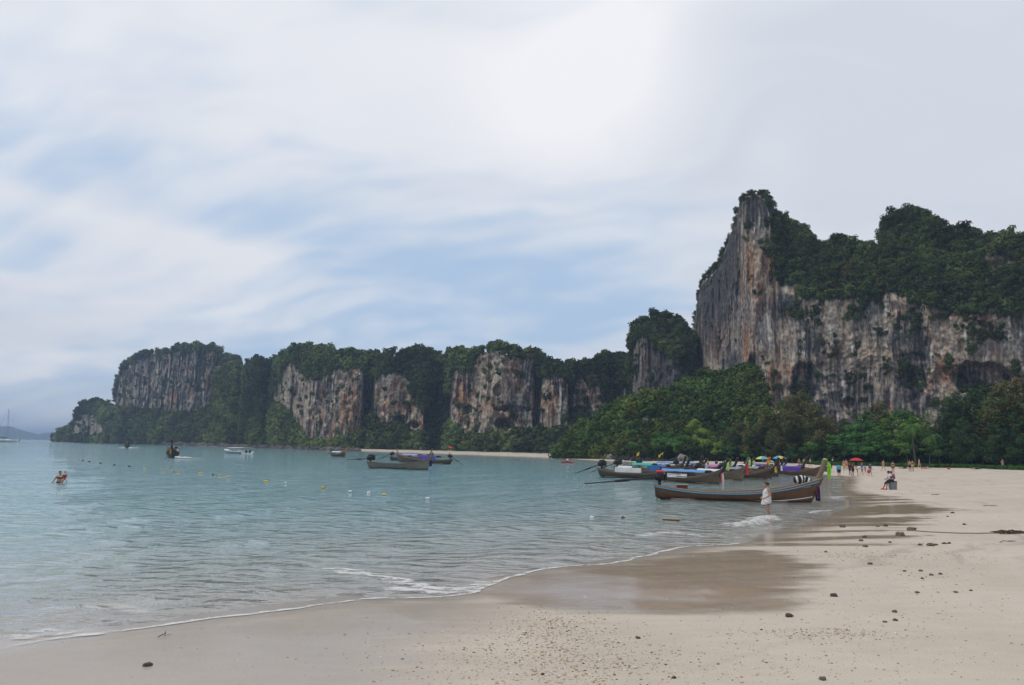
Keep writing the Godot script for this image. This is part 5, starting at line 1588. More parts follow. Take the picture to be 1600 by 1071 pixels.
# ---------------------------------------------------------------- people
# a field of tapered capsules joined smoothly and meshed as surface nets
# bone: [from, to, radius, radius, colour]; cuts: planes [point, normal] that keep the side the normal points to
func surface_net(bones: Array, cell: float, k: float, cuts := [], grow := 0.0) -> Array:
	var lo := Vector3.INF
	var hi := -Vector3.INF
	for b in bones:
		var r: float = maxf(b[2], b[3]) + grow
		for e in 2:
			lo = lo.min(b[e] - Vector3.ONE * r); hi = hi.max(b[e] + Vector3.ONE * r)
	lo -= Vector3.ONE * (cell * 2.0 + k * 0.3); hi += Vector3.ONE * (cell * 2.0 + k * 0.3)
	var nx := int((hi.x - lo.x) / cell) + 2
	var ny := int((hi.y - lo.y) / cell) + 2
	var nz := int((hi.z - lo.z) / cell) + 2
	var f := PackedFloat32Array(); f.resize(nx * ny * nz); f.fill(1.0)
	var raw := PackedFloat32Array(); raw.resize(nx * ny * nz); raw.fill(9.0)
	var own := PackedInt32Array(); own.resize(nx * ny * nz)
	for bi in bones.size():
		var b = bones[bi]
		var pa: Vector3 = b[0]
		var ba: Vector3 = b[1] - b[0]
		var bl := maxf(ba.length_squared(), 1e-9)
		var ra: float = b[2] + grow
		var rb: float = b[3] + grow
		var pad := maxf(ra, rb) + cell * 2.0 + k
		var mn: Vector3 = (pa.min(b[1]) - Vector3.ONE * pad - lo) / cell
		var mx: Vector3 = (pa.max(b[1]) + Vector3.ONE * pad - lo) / cell
		for z in range(maxi(int(mn.z), 0), mini(int(mx.z) + 1, nz)):
			for y in range(maxi(int(mn.y), 0), mini(int(mx.y) + 1, ny)):
				var o := (z * ny + y) * nx
				for x in range(maxi(int(mn.x), 0), mini(int(mx.x) + 1, nx)):
					var p := lo + Vector3(x, y, z) * cell - pa
					var t := clampf(p.dot(ba) / bl, 0.0, 1.0)
					var d := (p - ba * t).length() - lerpf(ra, rb, t)
					var c := f[o + x]
					var h := maxf(k - absf(c - d), 0.0) / k
					f[o + x] = minf(c, d) - h * h * k * 0.25
					if d < raw[o + x]:
						raw[o + x] = d; own[o + x] = bi
	if cuts.size():
		for z in nz:
			for y in ny:
				for x in nx:
					var o := (z * ny + y) * nx + x
					var p := lo + Vector3(x, y, z) * cell
					for c in cuts: f[o] = maxf(f[o], -(p - c[0]).dot(c[1]))
	var where := PackedInt32Array(); where.resize(nx * ny * nz); where.fill(-1)
	var v := PackedVector3Array()
	var col := PackedColorArray()
	var idx := PackedInt32Array()
	var off := [0, 1, nx, nx + 1, nx * ny, nx * ny + 1, nx * ny + nx, nx * ny + nx + 1]
	var edges := [[0, 1], [2, 3], [4, 5], [6, 7], [0, 2], [1, 3], [4, 6], [5, 7], [0, 4], [1, 5], [2, 6], [3, 7]]
	var cp := []
	for m in 8: cp.append(Vector3(m & 1, (m >> 1) & 1, (m >> 2) & 1))
	for z in nz - 1:
		for y in ny - 1:
			for x in nx - 1:
				var o := (z * ny + y) * nx + x
				var s := 0
				for m in 8:
					if f[o + off[m]] < 0.0: s += 1
				if s == 0 or s == 8: continue
				var sum := Vector3.ZERO
				var n := 0
				for e in edges:
					var a := f[o + off[e[0]]]
					var b := f[o + off[e[1]]]
					if (a < 0.0) != (b < 0.0):
						sum += cp[e[0]].lerp(cp[e[1]], a / (a - b)); n += 1
				where[o] = v.size()
				v.append(lo + (Vector3(x, y, z) + sum / n) * cell)
				var cc: Vector3 = bones[own[o]][4] if bones[own[o]].size() > 4 else Vector3.ONE
				col.append(Color(cc.x, cc.y, cc.z))
	var st := [1, nx, nx * ny]
	for z in range(1, nz - 1):
		for y in range(1, ny - 1):
			for x in range(1, nx - 1):
				var o := (z * ny + y) * nx + x
				var a := f[o] < 0.0
				for ax in 3:
					if a != (f[o + st[ax]] < 0.0):
						var u: int = st[(ax + 1) % 3]
						var w: int = st[(ax + 2) % 3]
						var q := [where[o - u - w], where[o - w], where[o], where[o - u]]
						if q.min() < 0: continue
						if a: idx.append_array(PackedInt32Array([q[0], q[2], q[1], q[0], q[3], q[2]]))
						else: idx.append_array(PackedInt32Array([q[0], q[1], q[2], q[0], q[2], q[3]]))
	return [v, idx, col]

func joined_mesh(list: Array) -> ArrayMesh:     # [[v, idx, col], transform] ...
	var v := PackedVector3Array()
	var c := PackedColorArray()
	var idx := PackedInt32Array()
	for e in list:
		var o := v.size()
		var t: Transform3D = e[1]
		var mirrored := t.basis.determinant() < 0.0
		for p in e[0][0]: v.append(t * p)
		c.append_array(e[0][2])
		var ii: PackedInt32Array = e[0][1]
		for k in range(0, ii.size(), 3):
			idx.append(ii[k] + o)
			idx.append(ii[k + (2 if mirrored else 1)] + o); idx.append(ii[k + (1 if mirrored else 2)] + o)
	return mesh_of(v, idx, c)

const SKIN := Vector3(1, 1, 1)
var head_data := []
var head_far := []
var hand_data := []
var hand_far := []
var hair_data := {}

func prepare_body_parts():
	# head: origin at the base of the skull, face towards +z, about 0.23 high
	var lip := Vector3(0.85, 0.55, 0.5)
	var dark := Vector3(0.10, 0.08, 0.08)
	var eye := Vector3(1.5, 1.6, 1.7)
	var b := [
		[Vector3(0, 0.135, -0.028), Vector3(0, 0.125, 0.022), 0.078, 0.072, SKIN], [Vector3(0, 0.095, 0.03), Vector3(0, 0.05, 0.045), 0.058, 0.046, SKIN],
		[Vector3(-0.03, 0.035, 0.045), Vector3(0.03, 0.035, 0.045), 0.026, 0.026, SKIN], [Vector3(0, 0.018, 0.066), Vector3(0, 0.022, 0.07), 0.020, 0.020, SKIN],
		[Vector3(0, 0.105, 0.088), Vector3(0, 0.072, 0.104), 0.008, 0.013, SKIN], [Vector3(-0.012, 0.068, 0.094), Vector3(0.012, 0.068, 0.094), 0.010, 0.010, SKIN],
		[Vector3(-0.018, 0.044, 0.086), Vector3(0.018, 0.044, 0.086), 0.008, 0.008, lip], [Vector3(-0.045, 0.118, 0.078), Vector3(0.045, 0.118, 0.078), 0.010, 0.010, SKIN],
		[Vector3(-0.032, 0.100, 0.079), Vector3(-0.032, 0.100, 0.081), 0.012, 0.012, eye], [Vector3(0.032, 0.100, 0.079), Vector3(0.032, 0.100, 0.081), 0.012, 0.012, eye],
		[Vector3(-0.032, 0.100, 0.090), Vector3(-0.032, 0.100, 0.091), 0.006, 0.006, dark], [Vector3(0.032, 0.100, 0.090), Vector3(0.032, 0.100, 0.091), 0.006, 0.006, dark],
		[Vector3(-0.080, 0.105, -0.008), Vector3(-0.078, 0.075, 0.0), 0.014, 0.011, SKIN], [Vector3(0.080, 0.105, -0.008), Vector3(0.078, 0.075, 0.0), 0.014, 0.011, SKIN],
		[Vector3(0, -0.05, -0.022), Vector3(0, 0.06, -0.01), 0.052, 0.050, SKIN]]
	head_data = surface_net(b, 0.0055, 0.014)
	head_far = surface_net(b, 0.015, 0.016)
	# right hand hanging: origin at the wrist, fingers down, thumb forward (+z), palm towards -x
	var h := [[Vector3(0, 0, 0), Vector3(0, -0.03, 0), 0.020, 0.022, SKIN], [Vector3(0, -0.03, -0.018), Vector3(0, -0.085, -0.026), 0.015, 0.013, SKIN], [Vector3(0, -0.03, 0.0), Vector3(0, -0.09, 0.0), 0.016, 0.014, SKIN], [Vector3(0, -0.03, 0.018), Vector3(0, -0.085, 0.026), 0.016, 0.013, SKIN]]
	for q in [[-0.033, 0.062], [-0.011, 0.078], [0.011, 0.084], [0.033, 0.076]]:
		var z: float = q[0]
		var l: float = q[1]
		var p0 := Vector3(0, -0.085, z * 0.9)
		var p1 := p0 + Vector3(-0.008, -0.45 * l, z * 0.12)
		var p2 := p1 + Vector3(-0.016, -0.32 * l, z * 0.05)
		var p3 := p2 + Vector3(-0.022, -0.20 * l, 0)
		h.append([p0, p1, 0.0092, 0.0085, SKIN]); h.append([p1, p2, 0.0085, 0.008, SKIN]); h.append([p2, p3, 0.008, 0.007, SKIN])
	h.append([Vector3(-0.004, -0.028, 0.018), Vector3(-0.014, -0.058, 0.050), 0.013, 0.0105, SKIN]); h.append([Vector3(-0.014, -0.058, 0.050), Vector3(-0.024, -0.086, 0.060), 0.010, 0.008, SKIN])
	hand_data = surface_net(h, 0.0042, 0.006)
	hand_far = surface_net(h, 0.0085, 0.006)
	var cap := [[Vector3(0, 0.150, -0.035), Vector3(0, 0.150, 0.018), 0.080, 0.073], [Vector3(0, 0.10, -0.05), Vector3(0, 0.07, -0.05), 0.070, 0.055], [Vector3(-0.055, 0.13, 0.0), Vector3(-0.062, 0.10, -0.01), 0.035, 0.022], [Vector3(0.055, 0.13, 0.0), Vector3(0.062, 0.10, -0.01), 0.035, 0.022]]
	hair_data["short"] = surface_net(cap, 0.009, 0.02, [[Vector3(0, 0.128, 0.062), Vector3(0, 0.45, -1).normalized()]])
	hair_data["bun"] = surface_net(cap + [[Vector3(0, 0.12, -0.12), Vector3(0, 0.125, -0.125), 0.042, 0.042], [Vector3(0, 0.12, -0.08), Vector3(0, 0.12, -0.12), 0.03, 0.03]], 0.009, 0.02, [[Vector3(0, 0.128, 0.062), Vector3(0, 0.45, -1).normalized()]])
	hair_data["long"] = surface_net(cap + [[Vector3(0, 0.08, -0.07), Vector3(0, -0.10, -0.085), 0.07, 0.06], [Vector3(-0.05, 0.09, -0.03), Vector3(-0.06, -0.06, -0.05), 0.035, 0.03], [Vector3(0.05, 0.09, -0.03), Vector3(0.06, -0.06, -0.05), 0.035, 0.03]], 0.010, 0.02, [[Vector3(0, 0.128, 0.062), Vector3(0, 0.45, -1).normalized()]])

# joints of an adult 1.70 m tall, facing +z, standing; a pose changes some of them
func joints(changes := {}) -> Dictionary:
	var j := {"hip": Vector3(0, 0.94, 0), "waist": Vector3(0, 1.08, 0.01), "chest": Vector3(0, 1.27, 0.0), "neck": Vector3(0, 1.43, -0.01), "head": Vector3(0, 1.485, 0.012), "face": Vector3(0, 0, 1), "up": Vector3(0, 1, 0),
		"sl": Vector3(0.185, 1.385, -0.015), "el": Vector3(0.225, 1.11, -0.04), "wl": Vector3(0.235, 0.865, 0.02), "sr": Vector3(-0.185, 1.385, -0.015), "er": Vector3(-0.225, 1.11, -0.04), "wr": Vector3(-0.235, 0.865, 0.02),
		"hl": Vector3(0.09, 0.90, 0), "kl": Vector3(0.10, 0.49, 0.015), "al": Vector3(0.10, 0.085, -0.03), "tl": Vector3(0.12, 0.03, 0.14), "hr": Vector3(-0.09, 0.90, 0), "kr": Vector3(-0.10, 0.49, 0.015), "ar": Vector3(-0.10, 0.085, -0.03), "tr": Vector3(-0.12, 0.03, 0.14)}
	for k in changes: j[k] = changes[k]
	return j

func body_bones(j: Dictionary, fat := 1.0, female := false) -> Dictionary:
	var out := {"torso": [], "arms": [], "forearms": [], "thighs": [], "shins": []}
	var right: Vector3 = (j.sl - j.sr).normalized()
	var front := right.cross((j.neck - j.hip).normalized()).normalized()
	var w := 0.092 * fat
	var t: Array = out.torso
	t.append([j.hip - right * 0.075 * fat, j.hip + right * 0.075 * fat, 0.105 * fat, 0.105 * fat, SKIN])
	t.append([j.waist - right * 0.055 * fat, j.waist + right * 0.055 * fat, 0.095 * fat, 0.095 * fat, SKIN])
	t.append([j.hip, j.waist, 0.12 * fat, 0.105 * fat, SKIN])
	t.append([j.waist, j.chest, 0.11 * fat, 0.115 * fat, SKIN])
	t.append([j.chest - right * 0.075, j.chest + right * 0.075, 0.105 * fat, 0.105 * fat, SKIN])
	t.append([j.chest, j.neck - front * 0.01, 0.115, 0.062, SKIN])
	t.append([j.sr.lerp(j.sl, 0.12), j.sr.lerp(j.sl, 0.88), 0.058, 0.058, SKIN])
	if female:
		for s in [-1.0, 1.0]: t.append([j.chest + right * 0.075 * s + front * 0.06 + Vector3(0, -0.02, 0), j.chest + right * 0.08 * s + front * 0.075 + Vector3(0, -0.035, 0), 0.062, 0.058, SKIN])
	else:
		for s in [-1.0, 1.0]: t.append([j.chest + right * 0.06 * s + front * 0.055, j.chest + right * 0.085 * s + front * 0.045, 0.058, 0.055, SKIN])
	t.append([j.neck - Vector3(0, 0.02, 0), j.head, 0.058, 0.052, SKIN])
	for s in ["l", "r"]:
		out.arms.append([j["s" + s], j["e" + s], 0.052, 0.040, SKIN])
		out.forearms.append([j["e" + s], j["w" + s], 0.039, 0.026, SKIN])
		out.thighs.append([j["h" + s], j["k" + s], w * 1.02, 0.056, SKIN])
		var mid: Vector3 = j["k" + s].lerp(j["a" + s], 0.3)
		var back: Vector3 = (j["a" + s] - j["t" + s]).normalized() * 0.012
		out.shins.append([j["k" + s], mid + back, 0.053, 0.056, SKIN]); out.shins.append([mid + back, j["a" + s], 0.054, 0.034, SKIN])
		var heel: Vector3 = j["a" + s] + (j["a" + s] - j["t" + s]).normalized() * 0.03 + Vector3(0, -0.045, 0)
		out.shins.append([heel, j["t" + s], 0.034, 0.026, SKIN]); out.shins.append([j["a" + s], j["t" + s].lerp(heel, 0.4), 0.036, 0.032, SKIN])
	return out

func limb_frame(e: Vector3, w: Vector3, fwd: Vector3, mirror: bool) -> Transform3D:
	var y := (e - w).normalized()
	var z := (fwd - y * fwd.dot(y)).normalized()
	var x := y.cross(z)
	return Transform3D(Basis(-x if mirror else x, y, z), w)

# body with head and hands as one mesh
func body_mesh(j: Dictionary, bones: Dictionary, cell: float, fine: bool) -> ArrayMesh:
	var all: Array = bones.torso + bones.arms + bones.forearms + bones.thighs + bones.shins
	var list := [[surface_net(all, cell, 0.035), Transform3D()]]
	var z: Vector3 = j.face.normalized()
	var x: Vector3 = j.up.cross(z).normalized()
	list.append([head_data if fine else head_far, Transform3D(Basis(x, z.cross(x), z), j.head)])
	var right: Vector3 = (j.sl - j.sr).normalized()
	var front := right.cross((j.neck - j.hip).normalized()).normalized()
	var hd := hand_data if fine else hand_far
	list.append([hd, limb_frame(j.el, j.wl, front, false)])
	list.append([hd, limb_frame(j.er, j.wr, front, true)])
	return joined_mesh(list)

func head_frame(j: Dictionary) -> Transform3D:
	var z: Vector3 = j.face.normalized()
	var x: Vector3 = j.up.cross(z).normalized()
	return Transform3D(Basis(x, z.cross(x), z), j.head)

func garment(bones: Array, cell: float, cuts: Array, grow: float, k := 0.04) -> ArrayMesh:
	return joined_mesh([[surface_net(bones, cell, k, cuts, grow), Transform3D()]])

var skin_tones := {}
func skin_of(kind: String) -> Material:
	if not skin_tones.has(kind):
		var m: StandardMaterial3D = mats["skin"].duplicate()
		var c: Vector3 = {"pale": Vector3(0.58, 0.36, 0.27), "tan": Vector3(0.40, 0.215, 0.135), "brown": Vector3(0.24, 0.125, 0.078), "red": Vector3(0.52, 0.27, 0.19)}[kind]
		m.albedo_color = lin(c.x, c.y, c.z)
		m.resource_name = "skin"
		skin_tones[kind] = m
	return skin_tones[kind]

var figures := {}    # pose -> meshes
func figure(pose: String, dress: String) -> Dictionary:
	var key := pose + dress
	if figures.has(key): return figures[key]
	var ch := {}
	match pose:
		"walk": ch = {"kl": Vector3(0.10, 0.50, 0.16), "al": Vector3(0.10, 0.12, 0.20), "tl": Vector3(0.11, 0.09, 0.37), "kr": Vector3(-0.10, 0.49, -0.10), "ar": Vector3(-0.10, 0.14, -0.34), "tr": Vector3(-0.11, 0.03, -0.20), "el": Vector3(0.235, 1.12, -0.13), "wl": Vector3(0.24, 0.90, -0.17), "er": Vector3(-0.235, 1.12, 0.04), "wr": Vector3(-0.22, 0.93, 0.20)}
		"carry": ch = {"kl": Vector3(0.10, 0.50, 0.12), "al": Vector3(0.10, 0.10, 0.12), "tl": Vector3(0.11, 0.06, 0.29), "kr": Vector3(-0.10, 0.49, -0.06), "ar": Vector3(-0.10, 0.12, -0.24), "tr": Vector3(-0.11, 0.03, -0.09), "el": Vector3(0.25, 1.15, 0.03), "wl": Vector3(0.17, 1.12, 0.26), "er": Vector3(-0.25, 1.15, 0.03), "wr": Vector3(-0.17, 1.10, 0.26)}
		"hips": ch = {"el": Vector3(0.36, 1.15, -0.10), "wl": Vector3(0.20, 1.00, 0.02), "er": Vector3(-0.25, 1.12, 0.02), "wr": Vector3(-0.20, 0.95, 0.17)}
		"bend": ch = {"hip": Vector3(0, 0.90, -0.10), "waist": Vector3(0, 1.00, 0.02), "chest": Vector3(0, 1.09, 0.19), "neck": Vector3(0, 1.14, 0.34), "head": Vector3(0, 1.165, 0.395), "face": Vector3(0, -0.5, 0.85), "up": Vector3(0, 0.85, 0.5), "sl": Vector3(0.185, 1.13, 0.29), "el": Vector3(0.21, 0.87, 0.36), "wl": Vector3(0.17, 0.65, 0.44), "sr": Vector3(-0.185, 1.13, 0.29), "er": Vector3(-0.21, 0.87, 0.36), "wr": Vector3(-0.17, 0.65, 0.44), "hl": Vector3(0.09, 0.87, -0.10), "hr": Vector3(-0.09, 0.87, -0.10)}
		"sit": ch = {"hip": Vector3(0, 0.12, 0), "waist": Vector3(0, 0.26, -0.03), "chest": Vector3(0, 0.45, -0.03), "neck": Vector3(0, 0.61, 0.0), "head": Vector3(0, 0.66, 0.03), "sl": Vector3(0.185, 0.565, -0.01), "el": Vector3(0.27, 0.33, 0.06), "wl": Vector3(0.20, 0.36, 0.30), "sr": Vector3(-0.185, 0.565, -0.01), "er": Vector3(-0.27, 0.33, 0.06), "wr": Vector3(-0.20, 0.36, 0.30), "hl": Vector3(0.09, 0.11, 0.02), "kl": Vector3(0.17, 0.44, 0.32), "al": Vector3(0.13, 0.08, 0.52), "tl": Vector3(0.14, 0.03, 0.70), "hr": Vector3(-0.09, 0.11, 0.02), "kr": Vector3(-0.17, 0.42, 0.33), "ar": Vector3(-0.13, 0.08, 0.55), "tr": Vector3(-0.14, 0.03, 0.73)}
		"lie": ch = {"hip": Vector3(0, 0.11, 0), "waist": Vector3(0, 0.11, -0.15), "chest": Vector3(0, 0.12, -0.34), "neck": Vector3(0, 0.12, -0.50), "head": Vector3(0, 0.12, -0.555), "face": Vector3(0, 1, 0.15), "up": Vector3(0, 0.1, -1), "sl": Vector3(0.185, 0.10, -0.45), "el": Vector3(0.28, 0.07, -0.20), "wl": Vector3(0.25, 0.06, 0.05), "sr": Vector3(-0.185, 0.10, -0.45), "er": Vector3(-0.33, 0.07, -0.55), "wr": Vector3(-0.20, 0.08, -0.72), "hl": Vector3(0.09, 0.10, 0.05), "kl": Vector3(0.11, 0.30, 0.42), "al": Vector3(0.11, 0.07, 0.70), "tl": Vector3(0.12, 0.10, 0.86), "hr": Vector3(-0.09, 0.10, 0.05), "kr": Vector3(-0.12, 0.09, 0.47), "ar": Vector3(-0.13, 0.07, 0.86), "tr": Vector3(-0.15, 0.20, 0.95)}
	var j := joints(ch)
	var b := body_bones(j, 1.0, dress in ["bikini", "dress"])
	var f := {"body": body_mesh(j, b, 0.026, false), "head": head_frame(j)}
	var axis: Vector3 = (j.neck - j.hip).normalized()
	match dress:
		"trunks", "shirt":
			f.shorts = garment(b.torso.slice(0, 3) + b.thighs, 0.026, [[j.hip + axis * 0.10, -axis], [j.kl.lerp(j.hl, 0.25), (j.hl - j.kl).normalized()], [j.kr.lerp(j.hr, 0.25), (j.hr - j.kr).normalized()]] if pose in ["stand", "walk", "carry", "hips", "bend"] else [[j.hip + axis * 0.10, -axis]], 0.018)
			if dress == "shirt": f.shirt = garment(b.torso.slice(0, 9) + b.arms, 0.026, [[j.hip + axis * 0.02, axis], [j.neck + axis * 0.015, -axis]], 0.017)
		"bikini":
			f.bikini_bottom = garment(b.torso.slice(0, 3) + b.thighs, 0.024, [[j.hip + axis * 0.05, -axis], [j.hip - axis * 0.10, axis]], 0.010)
			f.bikini_top = garment(b.torso.slice(3, 9), 0.024, [[j.chest + axis * 0.05, -axis], [j.chest - axis * 0.07, axis]], 0.009)
		"dress":
			f.dress = garment(b.torso.slice(0, 9) + [[j.hip, j.hip - axis * 0.35, 0.17, 0.22]], 0.026, [[j.hip - axis * 0.36, axis], [j.neck - axis * 0.05, -axis]], 0.016)
	figures[key] = f
	return f

# a person of the far crowd; clothes: material names in the order of the garments
func bystander(px: float, py: float, turn: float, pose: String, dress: String, skin: String, hair: String, hair_mat: String, clothes: Array, label: String, group := "people on the beach", height := 1.0, at = null) -> Node3D:
	var f := figure(pose, dress)
	var p: Vector3 = on_ground(px, py) if at == null else at
	var t := thing("person", label, "person", p, turn, group)
	t.scale = Vector3.ONE * height
	part("body", f.body, skin_of(skin), t)
	var k := 0
	for g in ["shorts", "shirt", "bikini_bottom", "bikini_top", "dress"]:
		if f.has(g):
			part(g, f[g], mats[clothes[k]], t); k += 1
	part("hair", hair_meshes(hair), mats[hair_mat], t, f.head)
	return t

var hair_made := {}
func hair_meshes(kind: String) -> ArrayMesh:
	if not hair_made.has(kind): hair_made[kind] = joined_mesh([[hair_data[kind], Transform3D()]])
	return hair_made[kind]

func build_people():
	prepare_body_parts()
	woman_in_shallows()
	bathers()
	man_on_bin()
	var L := Vector3(-1, 0, 0)
	# walking figures near the bows
	bystander(1311.5, 747, 2.9, "stand", "shirt", "tan", "short", "hair_dark", ["cloth_black", "cloth_turquoise"], "person in a turquoise shirt and black shorts standing right of the lime green scarf", "people on the beach", 1.05)
	bystander(1295.5, 739, 0.6, "stand", "bikini", "red", "bun", "hair_brown", ["cloth_red", "cloth_red"], "person in a red swimsuit left of the nearest boat's prow")
	bystander(1319, 735.5, 0.2, "stand", "trunks", "tan", "short", "hair_dark", ["cloth_yellow"], "bare chested person in yellow shorts, left of two standing together")
	bystander(1322.8, 735.2, -0.4, "stand", "bikini", "red", "long", "hair_blond", ["cloth_pink", "cloth_pink"], "person in a pink swimsuit, right of two standing together")
	bystander(1328.5, 744, -1.2, "walk", "shirt", "tan", "short", "hair_dark", ["cloth_black", "cloth_black"], "person all in black, leftmost of the group walking along the water")
	bystander(1333, 744.5, 0.3, "stand", "shirt", "tan", "long", "hair_dark", ["cloth_black", "cloth_maroon"], "person in a maroon top beside the one all in black")
	bystander(1341, 744, 1.2, "bend", "shirt", "tan", "short", "hair_dark", ["cloth_tan", "cloth_white"], "person in a white shirt bending over in the walking group")
	bystander(1347.3, 743, 1.3, "carry", "shirt", "pale", "short", "hair_brown", ["cloth_grey", "cloth_blue"], "person with a bright blue back in the walking group")
	bystander(1352.5, 742, 1.5, "walk", "shirt", "pale", "short", "hair_brown", ["cloth_grey", "cloth_grey"], "small person in grey following the blue one", "people on the beach", 0.78)
	var walker := bystander(1360.5, 745, 1.5, "walk", "shirt", "pale", "short", "hair_dark", ["cloth_grey", "cloth_jean"], "person in a grey blue shirt walking with a red bag, rightmost of the group")
	single("beach_bag", box_mesh(Vector3(0.34, 0.40, 0.18), 0.06), mats["cloth_red"], "red bag hanging from the hand of the walker in grey blue", "bag", Transform3D(Basis(), walker.position + Vector3(-0.32, 0.62, 0.22)))
	bystander(1338.5, 733, 0.0, "stand", "shirt", "brown", "short", "hair_dark", ["cloth_black", "cloth_black"], "person in black standing under the red parasol")
	bystander(1381, 736.5, 0.4, "walk", "bikini", "red", "long", "hair_brown", ["cloth_tan", "cloth_tan"], "person in a pale swimsuit walking behind the man on the bin, left")
	bystander(1396, 741, -0.5, "stand", "bikini", "tan", "long", "hair_brown", ["cloth_black", "cloth_black"], "person in a black bikini standing just behind the grey bin")
	bystander(1422, 737, 0.2, "stand", "trunks", "tan", "short", "hair_dark", ["cloth_black"], "bare chested person in black trunks, left of the pair in mid beach")
	bystander(1426.6, 737.6, -0.3, "hips", "bikini", "tan", "long", "hair_brown", ["cloth_yellow", "cloth_black"], "person with a yellow wrap, right of the pair in mid beach")
	bystander(1437, 733.2, 0.8, "walk", "trunks", "red", "short", "hair_brown", ["cloth_tan"], "bare chested person in tan shorts walking alone right of the pair")
	bystander(1412, 732.7, 1.5, "lie", "trunks", "tan", "short", "hair_dark", ["cloth_black"], "person in black trunks lying on the sand left of the pair")
	bystander(1447, 732.6, 1.6, "lie", "bikini", "red", "long", "hair_brown", ["cloth_red", "cloth_red"], "person in red lying on the sand right of the lone walker")
	bystander(1483.6, 729.2, 0.0, "stand", "shirt", "brown", "short", "hair_dark", ["cloth_navy", "cloth_navy"], "person in navy standing at the edge of the green creeper")
	bystander(1487.5, 729.5, 0.6, "stand", "shirt", "tan", "short", "hair_brown", ["cloth_turquoise", "cloth_turquoise"], "person in turquoise beside the one in navy")
	bystander(1502, 730, -0.4, "stand", "shirt", "tan", "short", "hair_dark", ["cloth_grey", "cloth_grey"], "person in grey standing before the dark casuarinas")
	bystander(1505.8, 730, 0.4, "stand", "dress", "pale", "long", "hair_brown", ["cloth_offwhite"], "person in a white dress beside the one in grey")
	bystander(1567.5, 734, 0.1, "hips", "trunks", "tan", "short", "hair_brown", ["cloth_tan"], "bare chested person standing alone near the right edge of the beach")
	bystander(1590, 732, -0.6, "sit", "shirt", "pale", "short", "hair_brown", ["cloth_black", "cloth_maroon"], "person in maroon sitting among bags at the right edge of the beach")
	bystander(1525, 733.6, 1.4, "lie", "trunks", "tan", "short", "hair_dark", ["cloth_navy"], "person in navy trunks lying on the sand before the dark casuarinas")
	# tiny ones behind the fleet
	bystander(1106, 727.5, 0.3, "stand", "shirt", "tan", "short", "hair_dark", ["cloth_jean", "cloth_yellow"], "tiny person in yellow behind the fleet, leftmost")
	bystander(1119.5, 728, -0.3, "stand", "shirt", "tan", "short", "hair_dark", ["cloth_black", "cloth_maroon"], "tiny person in maroon behind the pink awning")
	bystander(1178, 727.5, 0.1, "stand", "shirt", "pale", "short", "hair_blond", ["cloth_white", "cloth_white"], "tiny person in white left of the rainbow parasol")
	bystander(1249, 729.6, 0.2, "stand", "bikini", "tan", "long", "hair_brown", ["cloth_navy", "cloth_navy"], "tiny person in a navy swimsuit right of the blue parasol")
	bystander(1257, 729.8, -0.2, "stand", "trunks", "tan", "short", "hair_dark", ["cloth_navy"], "tiny bare chested person in navy trunks behind the fleet's right end")
	bystander(1266.5, 730, 0.6, "walk", "trunks", "red", "short", "hair_brown", ["cloth_black"], "tiny bare chested person walking behind the fleet's right end")
	bystander(1287.5, 730.5, 0.1, "stand", "shirt", "pale", "short", "hair_dark", ["cloth_tan", "cloth_white"], "tiny person in a white shirt behind the nearest boat's prow")

func woman_in_shallows():
	# seen from her left side: she faces left in the picture
	var j := joints({"el": Vector3(0.235, 1.13, -0.11), "wl": Vector3(0.17, 0.985, 0.10), "er": Vector3(-0.24, 1.12, 0.02), "wr": Vector3(-0.17, 1.00, 0.17), "face": Vector3(0.10, -0.12, 1), "head": Vector3(0, 1.485, 0.02),
		"kl": Vector3(0.09, 0.49, 0.03), "al": Vector3(0.09, 0.085, -0.02), "kr": Vector3(-0.10, 0.49, -0.06), "ar": Vector3(-0.10, 0.085, -0.12), "tr": Vector3(-0.11, 0.03, 0.05)})
	var b := body_bones(j, 1.0, true)
	var p := on_level(1199.5, 806.5)
	p.y = ground_height(p.x, p.z) - 0.01
	var t := thing("person", "woman in a loose white tunic standing ankle deep in front of the nearest boat", "person", p, -PI * 0.5 - 0.10)
	t.scale = Vector3.ONE * 0.965
	part("body", body_mesh(j, b, 0.016, true), skin_of("tan"), t)
	part("shorts", garment(b.torso.slice(0, 3) + b.thighs, 0.016, [[Vector3(0, 1.04, 0), Vector3.DOWN], [Vector3(0, 0.66, 0), Vector3.UP]], 0.016), mats["cloth_black"], t)
	var cloth: Array = b.torso.slice(0, 9) + [[Vector3(0, 1.20, 0.02), Vector3(0, 0.80, 0.02), 0.15, 0.205], [Vector3(0, 1.0, -0.02), Vector3(0, 0.70, 0.10), 0.14, 0.17], [Vector3(0.05, 1.0, 0.05), Vector3(0.04, 0.66, 0.16), 0.10, 0.10]]
	part("tunic", garment(cloth, 0.016, [[Vector3(0, 1.40, 0), Vector3.DOWN], [Vector3(0, 0.735, -0.1), Vector3(0, 1, 0.42).normalized()], [Vector3(0, 0.66, 0), Vector3.UP]], 0.016), mats["cloth_white"], t)
	part("hair", joined_mesh([[hair_data["bun"], Transform3D()]]), mats["hair_dark"], t, head_frame(j))

